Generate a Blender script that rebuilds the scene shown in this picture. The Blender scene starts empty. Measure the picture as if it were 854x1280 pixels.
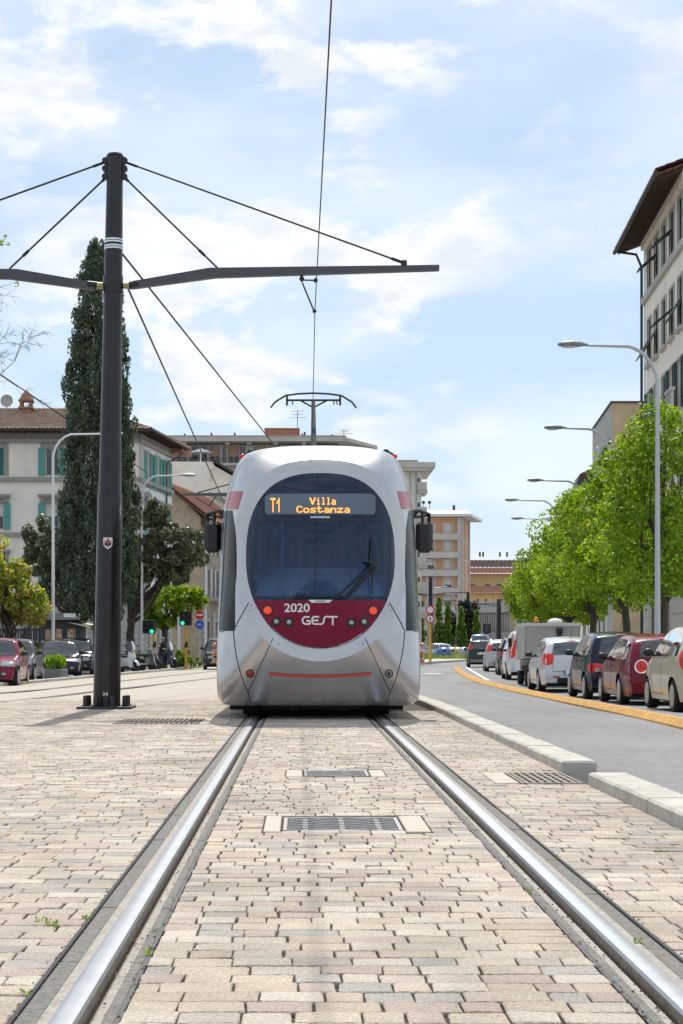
import bpy, math, random
import numpy as np
from mathutils import Vector, Matrix
random.seed(7); RNG = np.random.default_rng(7)
S = bpy.context.scene
COL = S.collection
F, VX, VY, EYE = 2200.0, 376.0, 808.0, 0.844      # focal length (photo px), vanishing point of the track, eye height

# ------------------------------------------------------------------ camera
cam = bpy.data.cameras.new('camera'); camo = bpy.data.objects.new('camera', cam); COL.objects.link(camo)
camo.location = (0, 0, EYE); camo.rotation_euler = (math.radians(90), 0, 0)
cam.sensor_fit = 'VERTICAL'; cam.sensor_height = 36; cam.sensor_width = 24
cam.lens = F / 1280 * 36
cam.shift_x = (427 - VX) / 1280; cam.shift_y = (VY - 640) / 1280
cam.clip_start = 0.1; cam.clip_end = 6000
S.camera = camo
S.render.resolution_x, S.render.resolution_y = 683, 1024

# ------------------------------------------------------------------ sky, sun, exposure
SUN_EL, SUN_AZ = math.radians(54), math.radians(2.6)      # azimuth from +Y towards +X
w = bpy.data.worlds.new('World'); S.world = w; w.use_nodes = True
nt = w.node_tree; nt.nodes.clear()
def N(t, tree=None, **k):
    n = (tree or nt).nodes.new(t)
    for a, b in k.items():
        if hasattr(n, a): setattr(n, a, b)
        else: n.inputs[a].default_value = b
    return n
def LK(a, b, tree=None): (tree or nt).links.new(a, b)
def MATH(op, a, b=None, tree=None, clamp=False):
    n = (tree or nt).nodes.new('ShaderNodeMath'); n.operation = op; n.use_clamp = clamp
    for i, v in enumerate((a, b)):
        if v is None: continue
        if isinstance(v, (int, float)): n.inputs[i].default_value = v
        else: (tree or nt).links.new(v, n.inputs[i])
    return n.outputs[0]
out = N('ShaderNodeOutputWorld'); bg = N('ShaderNodeBackground'); bg.inputs['Strength'].default_value = 0.15
sky = N('ShaderNodeTexSky'); sky.sky_type = 'NISHITA'; sky.sun_disc = False
sky.sun_elevation = SUN_EL; sky.sun_rotation = SUN_AZ; sky.altitude = 50; sky.air_density = 1.0; sky.dust_density = 0.6; sky.ozone_density = 2.0
tc = N('ShaderNodeTexCoord')
def cloud_layer(scale, loc, lo, hi, detail, rough, dist=0.0):
    mp = N('ShaderNodeMapping'); mp.inputs['Scale'].default_value = scale; mp.inputs['Location'].default_value = loc
    LK(tc.outputs['Generated'], mp.inputs['Vector'])
    no = N('ShaderNodeTexNoise'); no.inputs['Scale'].default_value = 1.0; no.inputs['Detail'].default_value = detail
    no.inputs['Roughness'].default_value = rough; no.inputs['Distortion'].default_value = dist
    LK(mp.outputs[0], no.inputs['Vector'])
    mr = N('ShaderNodeMapRange'); mr.interpolation_type = 'SMOOTHSTEP'
    mr.inputs['From Min'].default_value = lo; mr.inputs['From Max'].default_value = hi
    LK(no.outputs['Fac'], mr.inputs['Value'])
    return mr.outputs[0], no.outputs['Fac']
big, _ = cloud_layer((5, 5, 11), (9.6, 4.4, 3.9), 0.37, 0.55, 3, 0.5)
puff, praw = cloud_layer((10, 10, 21), (4.4, 3.9, 9.6), 0.475, 0.575, 14, 0.58, 0.15)
veil, _ = cloud_layer((6, 6, 14), (8.0, 1.0, 5.0), 0.38, 0.66, 4, 0.5)
cov = MATH('MULTIPLY', puff, MATH('ADD', MATH('MULTIPLY', big, 0.85), 0.12), clamp=True)
sepz = N('ShaderNodeSeparateXYZ'); LK(tc.outputs['Generated'], sepz.inputs[0])
up = N('ShaderNodeMapRange'); up.inputs['From Min'].default_value = -0.02; up.inputs['From Max'].default_value = 0.06
LK(sepz.outputs['Z'], up.inputs['Value'])
cov = MATH('MULTIPLY', cov, up.outputs[0])
HZ = N('ShaderNodeMix'); HZ.data_type = 'RGBA'                       # thin high haze, bluer and paler by turns
LK(veil, HZ.inputs['Factor']); HZ.inputs['A'].default_value = (2.32, 2.86, 3.52, 1); HZ.inputs['B'].default_value = (3.25, 3.62, 3.95, 1)
SKYMIX = N('ShaderNodeMix'); SKYMIX.data_type = 'RGBA'; SKYMIX.inputs['Factor'].default_value = 0.82
LK(sky.outputs[0], SKYMIX.inputs['A']); LK(HZ.outputs['Result'], SKYMIX.inputs['B'])
CM = N('ShaderNodeMix'); CM.data_type = 'RGBA'
CS = N('ShaderNodeMix'); CS.data_type = 'RGBA'; CS.inputs['A'].default_value = (3.8, 3.98, 4.18, 1); CS.inputs['B'].default_value = (4.7, 4.7, 4.72, 1)
LK(cloud_layer((26, 26, 60), (2.0, 5.0, 1.0), 0.36, 0.60, 6, 0.6)[0], CS.inputs['Factor'])
LK(MATH('MULTIPLY', cov, 0.9), CM.inputs['Factor']); LK(SKYMIX.outputs['Result'], CM.inputs['A']); LK(CS.outputs['Result'], CM.inputs['B'])
LK(CM.outputs['Result'], bg.inputs['Color']); LK(bg.outputs[0], out.inputs['Surface'])
sun = bpy.data.lights.new('sun', 'SUN'); suno = bpy.data.objects.new('sun', sun); COL.objects.link(suno)
sun.energy = 2.9; sun.angle = math.radians(0.53); sun.color = (1.0, 0.95, 0.86)
sd = Vector((math.sin(SUN_AZ) * math.cos(SUN_EL), math.cos(SUN_AZ) * math.cos(SUN_EL), math.sin(SUN_EL)))
suno.rotation_euler = (-sd).to_track_quat('-Z', 'Y').to_euler(); suno.location = (0, 40, 60)
S.view_settings.view_transform = 'Standard'; S.view_settings.look = 'None'
S.view_settings.exposure = 0.6; S.view_settings.gamma = 1.0

# ------------------------------------------------------------------ materials
MATS = {}
def pm(name, col, rough=0.6, metal=0.0, var=0.12, scale=6.0, bump=0.0, bscale=60.0, coat=0.0, emit=None, estr=1.0, spec=0.5, attr=False, alpha=1.0):
    """procedural principled material: base colour broken up by two noises, optional relief"""
    if name in MATS: return MATS[name]
    m = bpy.data.materials.new(name); m.use_nodes = True; t = m.node_tree
    b = t.nodes['Principled BSDF']
    b.inputs['Roughness'].default_value = rough; b.inputs['Metallic'].default_value = metal
    b.inputs['Specular IOR Level'].default_value = spec; b.inputs['Coat Weight'].default_value = coat; b.inputs['Coat Roughness'].default_value = 0.04
    b.inputs['Alpha'].default_value = alpha
    co = t.nodes.new('ShaderNodeTexCoord')
    mix = t.nodes.new('ShaderNodeMix'); mix.data_type = 'RGBA'; mix.blend_type = 'MULTIPLY'; mix.inputs['Factor'].default_value = 1.0
    if attr:
        a = t.nodes.new('ShaderNodeAttribute'); a.attribute_name = 'tint'; t.links.new(a.outputs['Color'], mix.inputs['A'])
    else: mix.inputs['A'].default_value = (*col, 1)
    n1 = t.nodes.new('ShaderNodeTexNoise'); n1.inputs['Scale'].default_value = scale; n1.inputs['Detail'].default_value = 6; n1.inputs['Roughness'].default_value = 0.65
    t.links.new(co.outputs['Object'], n1.inputs['Vector'])
    mr = t.nodes.new('ShaderNodeMapRange'); mr.inputs['From Min'].default_value = 0.28; mr.inputs['From Max'].default_value = 0.72
    mr.inputs['To Min'].default_value = 1 - var; mr.inputs['To Max'].default_value = 1 + var
    t.links.new(n1.outputs['Fac'], mr.inputs['Value']); t.links.new(mr.outputs[0], mix.inputs['B'])
    last = mix.outputs['Result']
    if attr:                                       # wear and dirt that run across the stones
        ge = t.nodes.new('ShaderNodeNewGeometry')
        for sc, lo, hi in ((.9, .80, 1.08), (3.5, .88, 1.06), (130, .78, 1.14)):
            nn = t.nodes.new('ShaderNodeTexNoise'); nn.inputs['Scale'].default_value = sc; nn.inputs['Detail'].default_value = 5; t.links.new(ge.outputs['Position'], nn.inputs['Vector'])
            r2 = t.nodes.new('ShaderNodeMapRange'); r2.inputs['From Min'].default_value = .34; r2.inputs['From Max'].default_value = .62; r2.inputs['To Min'].default_value = lo; r2.inputs['To Max'].default_value = hi; t.links.new(nn.outputs['Fac'], r2.inputs['Value'])
            m3 = t.nodes.new('ShaderNodeMix'); m3.data_type = 'RGBA'; m3.blend_type = 'MULTIPLY'; m3.inputs['Factor'].default_value = 1; t.links.new(last, m3.inputs['A']); t.links.new(r2.outputs[0], m3.inputs['B']); last = m3.outputs['Result']
    t.links.new(last, b.inputs['Base Color'])
    if bump > 0:
        n2 = t.nodes.new('ShaderNodeTexNoise'); n2.inputs['Scale'].default_value = bscale; n2.inputs['Detail'].default_value = 5
        t.links.new(co.outputs['Object'], n2.inputs['Vector'])
        bp = t.nodes.new('ShaderNodeBump'); bp.inputs['Strength'].default_value = bump; bp.inputs['Distance'].default_value = 0.01
        t.links.new(n2.outputs['Fac'], bp.inputs['Height']); t.links.new(bp.outputs[0], b.inputs['Normal'])
    if emit:
        b.inputs['Emission Color'].default_value = (*emit, 1); b.inputs['Emission Strength'].default_value = estr
    MATS[name] = m; return m
def leafmat(name, trans=0.45, rough=0.5):
    if name in MATS: return MATS[name]
    m = bpy.data.materials.new(name); m.use_nodes = True; t = m.node_tree
    b = t.nodes['Principled BSDF']; o = t.nodes['Material Output']
    a = t.nodes.new('ShaderNodeAttribute'); a.attribute_name = 'tint'
    b.inputs['Roughness'].default_value = rough; b.inputs['Specular IOR Level'].default_value = 0.35
    t.links.new(a.outputs['Color'], b.inputs['Base Color'])
    tr = t.nodes.new('ShaderNodeBsdfTranslucent'); hs = t.nodes.new('ShaderNodeHueSaturation'); hs.inputs['Value'].default_value = 1.8; hs.inputs['Saturation'].default_value = 1.1; hs.inputs['Hue'].default_value = 0.49
    t.links.new(a.outputs['Color'], hs.inputs['Color']); t.links.new(hs.outputs[0], tr.inputs['Color'])
    mx = t.nodes.new('ShaderNodeMixShader'); mx.inputs[0].default_value = trans
    t.links.new(b.outputs[0], mx.inputs[1]); t.links.new(tr.outputs[0], mx.inputs[2]); t.links.new(mx.outputs[0], o.inputs['Surface'])
    MATS[name] = m; return m
def glassmat(name, col, alpha=0.5, rough=0.03, spec=0.7, tint=(0.75, 0.82, 0.88), gcol=(1, 1, 1)):
    """tinted glass: a glossy coat over a part clear, part dark tint"""
    if name in MATS: return MATS[name]
    m = bpy.data.materials.new(name); m.use_nodes = True; t = m.node_tree
    b = t.nodes['Principled BSDF']; o = t.nodes['Material Output']
    b.inputs['Base Color'].default_value = (*col, 1); b.inputs['Roughness'].default_value = rough; b.inputs['Specular IOR Level'].default_value = spec
    no = t.nodes.new('ShaderNodeTexNoise'); no.inputs['Scale'].default_value = 3; co = t.nodes.new('ShaderNodeTexCoord')
    t.links.new(co.outputs['Object'], no.inputs['Vector'])
    mr = t.nodes.new('ShaderNodeMapRange'); mr.inputs['To Min'].default_value = max(0, rough - 0.02); mr.inputs['To Max'].default_value = rough + 0.05
    t.links.new(no.outputs['Fac'], mr.inputs['Value']); t.links.new(mr.outputs[0], b.inputs['Roughness'])
    tr = t.nodes.new('ShaderNodeBsdfTransparent'); tr.inputs['Color'].default_value = (*tint, 1); b.inputs['Specular IOR Level'].default_value = 0.0
    mx = t.nodes.new('ShaderNodeMixShader'); mx.inputs[0].default_value = alpha
    gl = t.nodes.new('ShaderNodeBsdfGlossy'); gl.inputs['Roughness'].default_value = rough; gl.inputs['Color'].default_value = (*gcol, 1); fr = t.nodes.new('ShaderNodeFresnel'); fr.inputs['IOR'].default_value = 1.3 + .5 * spec
    m2 = t.nodes.new('ShaderNodeMixShader'); t.links.new(fr.outputs[0], m2.inputs[0])
    t.links.new(tr.outputs[0], mx.inputs[1]); t.links.new(b.outputs[0], mx.inputs[2]); t.links.new(mx.outputs[0], m2.inputs[1]); t.links.new(gl.outputs[0], m2.inputs[2]); t.links.new(m2.outputs[0], o.inputs['Surface'])
    MATS[name] = m; return m

# ------------------------------------------------------------------ mesh helpers
class MB:
    """collects shapes; build() links them as ONE mesh object"""
    def __init__(s): s.v = []; s.f = []; s.m = []
    def add(s, vs, fs, m=0):
        b = len(s.v); s.v.extend([tuple(p) for p in vs]); s.f.extend([tuple(i + b for i in f) for f in fs]); s.m.extend([m] * len(fs)); return s
    def poly(s, pts, m=0): return s.add(pts, [tuple(range(len(pts)))], m)
    def box(s, x0, x1, y0, y1, z0, z1, m=0):
        p = [(x, y, z) for z in (z0, z1) for y in (y0, y1) for x in (x0, x1)]
        return s.add(p, [(0, 2, 3, 1), (4, 5, 7, 6), (0, 1, 5, 4), (2, 6, 7, 3), (0, 4, 6, 2), (1, 3, 7, 5)], m)
    def obox(s, o, u, v, n, a0, a1, b0, b1, c0, c1, m=0):
        """box in a frame: o + a*u + b*v + c*n"""
        o, u, v, n = Vector(o), Vector(u), Vector(v), Vector(n)
        p = [o + u * a + v * b + n * c for c in (c0, c1) for b in (b0, b1) for a in (a0, a1)]
        return s.add(p, [(0, 2, 3, 1), (4, 5, 7, 6), (0, 1, 5, 4), (2, 6, 7, 3), (0, 4, 6, 2), (1, 3, 7, 5)], m)
    def bbox(s, x0, x1, y0, y1, z0, z1, b=0.01, m=0):
        """box with chamfered edges"""
        P = []; 
        for z in (z0, z1):
            for y in (y0, y1):
                for x in (x0, x1):
                    sx, sy, sz = (1 if x == x0 else -1), (1 if y == y0 else -1), (1 if z == z0 else -1)
                    P += [(x, y + sy * b, z + sz * b), (x + sx * b, y, z + sz * b), (x + sx * b, y + sy * b, z)]
        X = lambda i: i * 3
        c = [0, 1, 2, 3, 4, 5, 6, 7]
        fs = [(X(0), X(4), X(6), X(2)), (X(1), X(3), X(7), X(5)), (X(0) + 1, X(1) + 1, X(5) + 1, X(4) + 1), (X(2) + 1, X(6) + 1, X(7) + 1, X(3) + 1),
              (X(0) + 2, X(2) + 2, X(3) + 2, X(1) + 2), (X(4) + 2, X(5) + 2, X(7) + 2, X(6) + 2)]
        for (a, d, k1, k2) in [(0, 4, 0, 1), (1, 5, 1, 0), (2, 6, 1, 0), (3, 7, 0, 1)]: fs.append((X(a) + k1, X(a) + k2, X(d) + k2, X(d) + k1))
        for (a, d, k1, k2) in [(0, 1, 1, 2), (2, 3, 2, 1), (4, 5, 2, 1), (6, 7, 1, 2)]: fs.append((X(a) + k1, X(a) + k2, X(d) + k2, X(d) + k1))
        for (a, d, k1, k2) in [(0, 2, 2, 0), (1, 3, 0, 2), (4, 6, 0, 2), (5, 7, 2, 0)]: fs.append((X(a) + k1, X(a) + k2, X(d) + k2, X(d) + k1))
        for i in c:
            fl = (i & 1) ^ ((i >> 1) & 1) ^ ((i >> 2) & 1)
            fs.append((X(i), X(i) + 1, X(i) + 2) if not fl else (X(i), X(i) + 2, X(i) + 1))
        return s.add(P, fs, m)
    def tube(s, pts, r, n=8, m=0, cap=True):
        pts = [Vector(p) for p in pts]; rs = r if isinstance(r, (list, tuple)) else [r] * len(pts)
        vs = []; fs = []; ref = None
        for i, p in enumerate(pts):
            d = (pts[min(i + 1, len(pts) - 1)] - pts[max(i - 1, 0)]).normalized()
            if ref is None: ref = Vector((0, 0, 1)) if abs(d.z) < 0.9 else Vector((1, 0, 0))
            a = d.cross(ref).normalized(); b = a.cross(d).normalized(); ref = b
            for k in range(n):
                t = 2 * math.pi * k / n; vs.append(p + (a * math.cos(t) + b * math.sin(t)) * rs[i])
        for i in range(len(pts) - 1):
            for k in range(n):
                k2 = (k + 1) % n; fs.append((i * n + k, i * n + k2, (i + 1) * n + k2, (i + 1) * n + k))
        if cap: fs.append(tuple(range(n))[::-1]); fs.append(tuple((len(pts) - 1) * n + k for k in range(n)))
        return s.add(vs, fs, m)
    def lathe(s, prof, o=(0, 0, 0), axis='z', n=20, m=0):
        """profile [(r, h)] turned about an axis through o"""
        vs = []; fs = []; o = Vector(o)
        for (r, h) in prof:
            for k in range(n):
                t = 2 * math.pi * k / n; c, q = r * math.cos(t), r * math.sin(t)
                vs.append(o + Vector({'z': (c, q, h), 'y': (q, h, c), 'x': (h, c, q)}[axis]))
        for i in range(len(prof) - 1):
            for k in range(n):
                k2 = (k + 1) % n; fs.append((i * n + k, i * n + k2, (i + 1) * n + k2, (i + 1) * n + k))
        if prof[0][0] > 1e-4: fs.append(tuple(range(n))[::-1])
        if prof[-1][0] > 1e-4: fs.append(tuple((len(prof) - 1) * n + k for k in range(n)))
        return s.add(vs, fs, m)
    def ell(s, c, r, n=12, k=8, m=0):
        prof = [(max(1e-5, math.sin(math.pi * i / k)), -math.cos(math.pi * i / k)) for i in range(k + 1)]
        b = len(s.v); s.lathe(prof, n=n, m=m)
        for i in range(b, len(s.v)):
            x, y, z = s.v[i]; s.v[i] = (c[0] + x * r[0], c[1] + y * r[1], c[2] + z * r[2])
        return s
    def grid(s, fn, ns, nt, m=0, flip=False):
        vs = [fn(i / ns, j / nt) for j in range(nt + 1) for i in range(ns + 1)]
        fs = []
        for j in range(nt):
            for i in range(ns):
                a = j * (ns + 1) + i; q = (a, a + 1, a + ns + 2, a + ns + 1); fs.append(q[::-1] if flip else q)
        return s.add(vs, fs, m)
    def extr(s, poly, o, u, v, n, d, m=0):
        """2D polygon [(a,b)] in frame (o,u,v) extruded d along n"""
        o, u, v, n = Vector(o), Vector(u), Vector(v), Vector(n); k = len(poly)
        A = [o + u * a + v * b for a, b in poly]; B = [p + n * d for p in A]
        fs = [tuple(range(k))[::-1], tuple(range(k, 2 * k))] + [(i, (i + 1) % k, k + (i + 1) % k, k + i) for i in range(k)]
        return s.add(A + B, fs, m)
    def xf(s, M):
        s.v = [tuple(M @ Vector(p)) for p in s.v]; return s
    def build(s, name, mats, parent=None, smooth=None, world=True, **tags):
        me = bpy.data.meshes.new(name); off = parent_off(parent) if (parent and world) else Vector((0, 0, 0))
        me.from_pydata([tuple(Vector(p) - off) for p in s.v], [], s.f)
        mats = mats if isinstance(mats, (list, tuple)) else [mats]
        for q in mats: me.materials.append(q)
        if len(mats) > 1: me.polygons.foreach_set('material_index', s.m)
        if smooth is not None:
            me.polygons.foreach_set('use_smooth', [True] * len(me.polygons))
            if smooth < 180: me.set_sharp_from_angle(angle=math.radians(smooth))
        me.update()
        return link(name, me, parent, **tags)
def parent_off(p):
    o = Vector((0, 0, 0))
    while p is not None: o += p.location; p = p.parent
    return o
def link(name, me, parent=None, label=None, cat=None, group=None, kind=None, loc=None):
    ob = bpy.data.objects.new(name, me); COL.objects.link(ob)
    if parent is not None: ob.parent = parent
    if loc is not None: ob.location = loc
    for k, v in (('label', label), ('category', cat), ('group', group), ('kind', kind)):
        if v: ob[k] = v
    return ob
def thing(name, label, cat, loc=(0, 0, 0), rotz=0.0, group=None):
    ob = link(name, None, None, label, cat, group); ob.location = loc; ob.rotation_euler = (0, 0, rotz); ob.empty_display_size = 0.2; return ob
def structure(name): 
    ob = link(name, None, None, kind='structure'); return ob
def copy_tree(o, loc=None, rotz=None, label=None, parent=None):
    c = o.copy(); COL.objects.link(c)
    if parent is not None: c.parent = parent
    if loc is not None: c.location = loc
    if rotz is not None: c.rotation_euler = (0, 0, rotz)
    if label: c['label'] = label
    for ch in list(o.children): copy_tree(ch, parent=c)
    return c
def mesh_np(name, verts, faces, mat, tint=None, parent=None, smooth=False, **tags):
    """numpy quads/tris -> object; tint (n_faces,3) per-face colour"""
    me = bpy.data.meshes.new(name); nv, nf, k = len(verts), len(faces), faces.shape[1]
    me.vertices.add(nv); me.vertices.foreach_set('co', np.asarray(verts, np.float32).ravel())
    me.loops.add(nf * k); me.loops.foreach_set('vertex_index', faces.astype(np.int32).ravel())
    me.polygons.add(nf); me.polygons.foreach_set('loop_start', np.arange(0, nf * k, k, dtype=np.int32))
    if smooth: me.polygons.foreach_set('use_smooth', np.ones(nf, bool))
    me.materials.append(mat); me.update(calc_edges=True)
    if tint is not None:
        a = me.color_attributes.new('tint', 'FLOAT_COLOR', 'CORNER')
        c = np.ones((nf, k, 4), np.float32); c[:, :, :3] = tint[:, None, :]; a.data.foreach_set('color', c.ravel())
    return link(name, me, parent, **tags)

# ------------------------------------------------------------------ the lie of the land
def sst(t): t = min(1, max(0, t)); return t * t * (3 - 2 * t)
def gz(y): return -0.36 * sst((y - 22) / 30)                    # the street dips a little beyond the tram
def rz(y): return gz(y) - 0.20 * (1 - sst((y - 30) / 25))       # the carriageway lies lower than the track bed
def at(px, py, Y): return Vector(((px - VX) * Y / F, Y, EYE + (VY - py) * Y / F))   # measured point of the place, Y metres ahead
def px_x(px, Y): return (px - VX) * Y / F
def px_z(py, Y): return EYE + (VY - py) * Y / F
def onground(px, py, fn=gz):
    Y = 20.0
    for _ in range(60): Y = (EYE - fn(Y)) * F / (py - VY)
    return Vector((px_x(px, Y), Y, fn(Y)))
# ================================================================== GROUND
def sheet(name, xa, xb, ys, zf, m, parent=None, kind='structure', nx=1):
    """sheet between the curves xa(y), xb(y)"""
    fa = xa if callable(xa) else (lambda y: xa); fb = xb if callable(xb) else (lambda y: xb)
    mb = MB(); vs = []; fs = []
    for y in ys:
        for i in range(nx + 1): x = fa(y) + (fb(y) - fa(y)) * i / nx; vs.append((x, y, zf(y)))
    for j in range(len(ys) - 1):
        for i in range(nx): a = j * (nx + 1) + i; fs.append((a, a + 1, a + nx + 2, a + nx + 1))
    mb.add(vs, fs); return mb.build(name, m, parent, kind=kind)
def yrange(a, b, st): n = max(1, int(round((b - a) / st))); return [a + (b - a) * i / n for i in range(n + 1)]
def shift(y): return 0.085 * max(0.0, y - 52) if y < 400 else 0.085 * 348
M_earth = pm('earth', (0.16, 0.15, 0.13), 0.95, var=0.2, scale=0.5)
M_asph = pm('asphalt', (0.205, 0.203, 0.205), 0.8, var=0.16, scale=2.6, bump=0.9, bscale=220)
def asphalt(name, col):
    m = bpy.data.materials.new(name); m.use_nodes = True; t = m.node_tree; b = t.nodes['Principled BSDF']; b.inputs['Roughness'].default_value = 0.78; b.inputs['Specular IOR Level'].default_value = 0.35
    co = t.nodes.new('ShaderNodeTexCoord'); cur = None
    for sc, scale, det, lo, hi in (((1.1, .035, 1), 1.0, 3, .86, 1.12), ((.35, .16, 1), 1.0, 5, .84, 1.16), ((1, 1, 1), 55, 3, .72, 1.30), ((1, 1, 1), 7, 6, .90, 1.10)):
        mp = t.nodes.new('ShaderNodeMapping'); mp.inputs['Scale'].default_value = sc; t.links.new(co.outputs['Object'], mp.inputs['Vector'])
        n = t.nodes.new('ShaderNodeTexNoise'); n.inputs['Scale'].default_value = scale; n.inputs['Detail'].default_value = det; t.links.new(mp.outputs[0], n.inputs['Vector'])
        r = t.nodes.new('ShaderNodeMapRange'); r.inputs['From Min'].default_value = .32; r.inputs['From Max'].default_value = .68; r.inputs['To Min'].default_value = lo; r.inputs['To Max'].default_value = hi; t.links.new(n.outputs['Fac'], r.inputs['Value'])
        if cur is None: cur = r.outputs[0]
        else: cur = MATH('MULTIPLY', cur, r.outputs[0], tree=t)
    mp = t.nodes.new('ShaderNodeMapping'); mp.inputs['Scale'].default_value = (.45, .12, 1); t.links.new(co.outputs['Object'], mp.inputs['Vector'])
    vo = t.nodes.new('ShaderNodeTexVoronoi'); vo.feature = 'DISTANCE_TO_EDGE'; t.links.new(mp.outputs[0], vo.inputs['Vector'])
    cr = t.nodes.new('ShaderNodeMapRange'); cr.inputs['From Max'].default_value = .006; cr.inputs['To Min'].default_value = .55; t.links.new(vo.outputs['Distance'], cr.inputs['Value']); cur = MATH('MULTIPLY', cur, cr.outputs[0], tree=t)
    mx = t.nodes.new('ShaderNodeMix'); mx.data_type = 'RGBA'; mx.blend_type = 'MULTIPLY'; mx.inputs['Factor'].default_value = 1; mx.inputs['A'].default_value = (*col, 1); t.links.new(cur, mx.inputs['B']); t.links.new(mx.outputs['Result'], b.inputs['Base Color'])
    n2 = t.nodes.new('ShaderNodeTexNoise'); n2.inputs['Scale'].default_value = 160; t.links.new(co.outputs['Object'], n2.inputs['Vector']); bp = t.nodes.new('ShaderNodeBump'); bp.inputs['Strength'].default_value = .8; bp.inputs['Distance'].default_value = .01; t.links.new(n2.outputs['Fac'], bp.inputs['Height']); t.links.new(bp.outputs[0], b.inputs['Normal'])
    return m
M_asph = asphalt('asphalt_road', (0.205, 0.203, 0.206))
M_asph2 = pm('asphalt_old', (0.19, 0.185, 0.18), 0.85, var=0.14, scale=0.9, bump=0.4, bscale=180)
M_walk = pm('pavement_stone', (0.42, 0.40, 0.37), 0.85, var=0.12, scale=0.8)
M_conc = pm('kerb_stone', (0.48, 0.455, 0.395), 0.88, var=0.24, scale=4.5, bump=0.7, bscale=120)
M_concd = pm('rail_concrete', (0.22, 0.205, 0.185), 0.92, var=0.38, scale=38, bump=0.9, bscale=190)
M_mortar = pm('mortar', (0.38, 0.345, 0.30), 0.9, var=0.3, scale=30, bump=0.8, bscale=120)
M_bed = pm('joint_sand', (0.065, 0.052, 0.040), 0.95, var=0.35, scale=14, bump=0.6, bscale=120)
M_rub = pm('joint_rubber', (0.022, 0.022, 0.024), 0.6, var=0.2, scale=20)
M_steel = pm('rail_steel', (0.60, 0.605, 0.62), 0.3, 1.0, var=0.10, scale=6)
M_rust = pm('rail_rust', (0.20, 0.165, 0.13), 0.75, 0.2, var=0.3, scale=20)
M_orange = pm('divider_orange', (0.62, 0.35, 0.095), 0.8, var=0.34, scale=5, bump=0.4, bscale=60)
M_white = pm('road_paint', (0.70, 0.70, 0.68), 0.7, var=0.16, scale=6)
M_brick = pm('paver', (1, 1, 1), 0.9, var=0.24, scale=55, bump=1.0, bscale=140, attr=True)
def tilemat():
    m = bpy.data.materials.new('paver_far'); m.use_nodes = True; t = m.node_tree; b = t.nodes['Principled BSDF']; b.inputs['Roughness'].default_value = 0.88
    co = t.nodes.new('ShaderNodeTexCoord'); br = t.nodes.new('ShaderNodeTexBrick')
    br.inputs['Scale'].default_value = 1.0; br.inputs['Brick Width'].default_value = 0.19; br.inputs['Row Height'].default_value = 0.118; br.inputs['Mortar Size'].default_value = 0.006
    br.inputs['Color1'].default_value = (0.53, 0.455, 0.36, 1); br.inputs['Color2'].default_value = (0.42, 0.365, 0.315, 1); br.inputs['Mortar'].default_value = (0.2, 0.18, 0.16, 1)
    t.links.new(co.outputs['Object'], br.inputs['Vector']); t.links.new(br.outputs['Color'], b.inputs['Base Color']); return m
M_brickfar = tilemat()

sheet('ground', -2500, 2500, [-300, -20, 0] + yrange(22, 52, 3) + [400, 5500], lambda y: gz(y) - 0.42, M_earth)
YS = yrange(-12, 22, 8) + yrange(24, 60, 3) + yrange(66, 420, 12)
sheet('road', 1.9, lambda y: 9.02 + shift(y), YS, lambda y: rz(y) - 0.02, M_asph)
LK0, LK1 = onground(0, 858), onground(270, 833)                       # the left kerb line
def lkx(y): return LK0.x + (LK1.x - LK0.x) * (y - LK0.y) / (LK1.y - LK0.y)
YSL = [y for y in YS if y <= 105]
sheet('street', -60, lambda y: lkx(y) - 0.05, YS, lambda y: gz(y) - 0.03, M_asph2)
sheet('street', lambda y: min(lkx(y), 1.89), 1.9, [105] + [y for y in YS if y > 106], lambda y: rz(y) - 0.03, M_asph2)
far = sheet('tram_paving', lambda y: lkx(y), 1.76, [30] + [y for y in YS if 31 < y < 104] + [105], lambda y: gz(y) - 0.001, M_brickfar)
sheet('pavement', lambda y: 9.2 + shift(y), lambda y: 60 + shift(y), YS, lambda y: gz(y) + 0.10, M_walk)
# lane line
def ribbon(mb, pts, wd, up=0.004, m=0):
    for a, b in zip(pts[:-1], pts[1:]):
        d = (b - a).normalized(); n = Vector((d.y, -d.x, 0)) * wd / 2; u = Vector((0, 0, up))
        mb.poly([a - n + u, a + n + u, b + n + u, b - n + u], m)
def rzl(y): return rz(y) - 0.02
mk = MB(); ribbon(mk, [onground(p, q, rzl) for p, q in ((610, 850.2), (606, 848), (589, 838), (583, 834))], 0.14)
mk.build('road_marking', M_white, kind='structure')
mk = MB(); ribbon(mk, [onground(p, q, rzl) for p, q in ((533, 842.5), (548, 842), (556, 842))], 0.9)
mk.build('road_marking', M_white, kind='structure')

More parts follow.
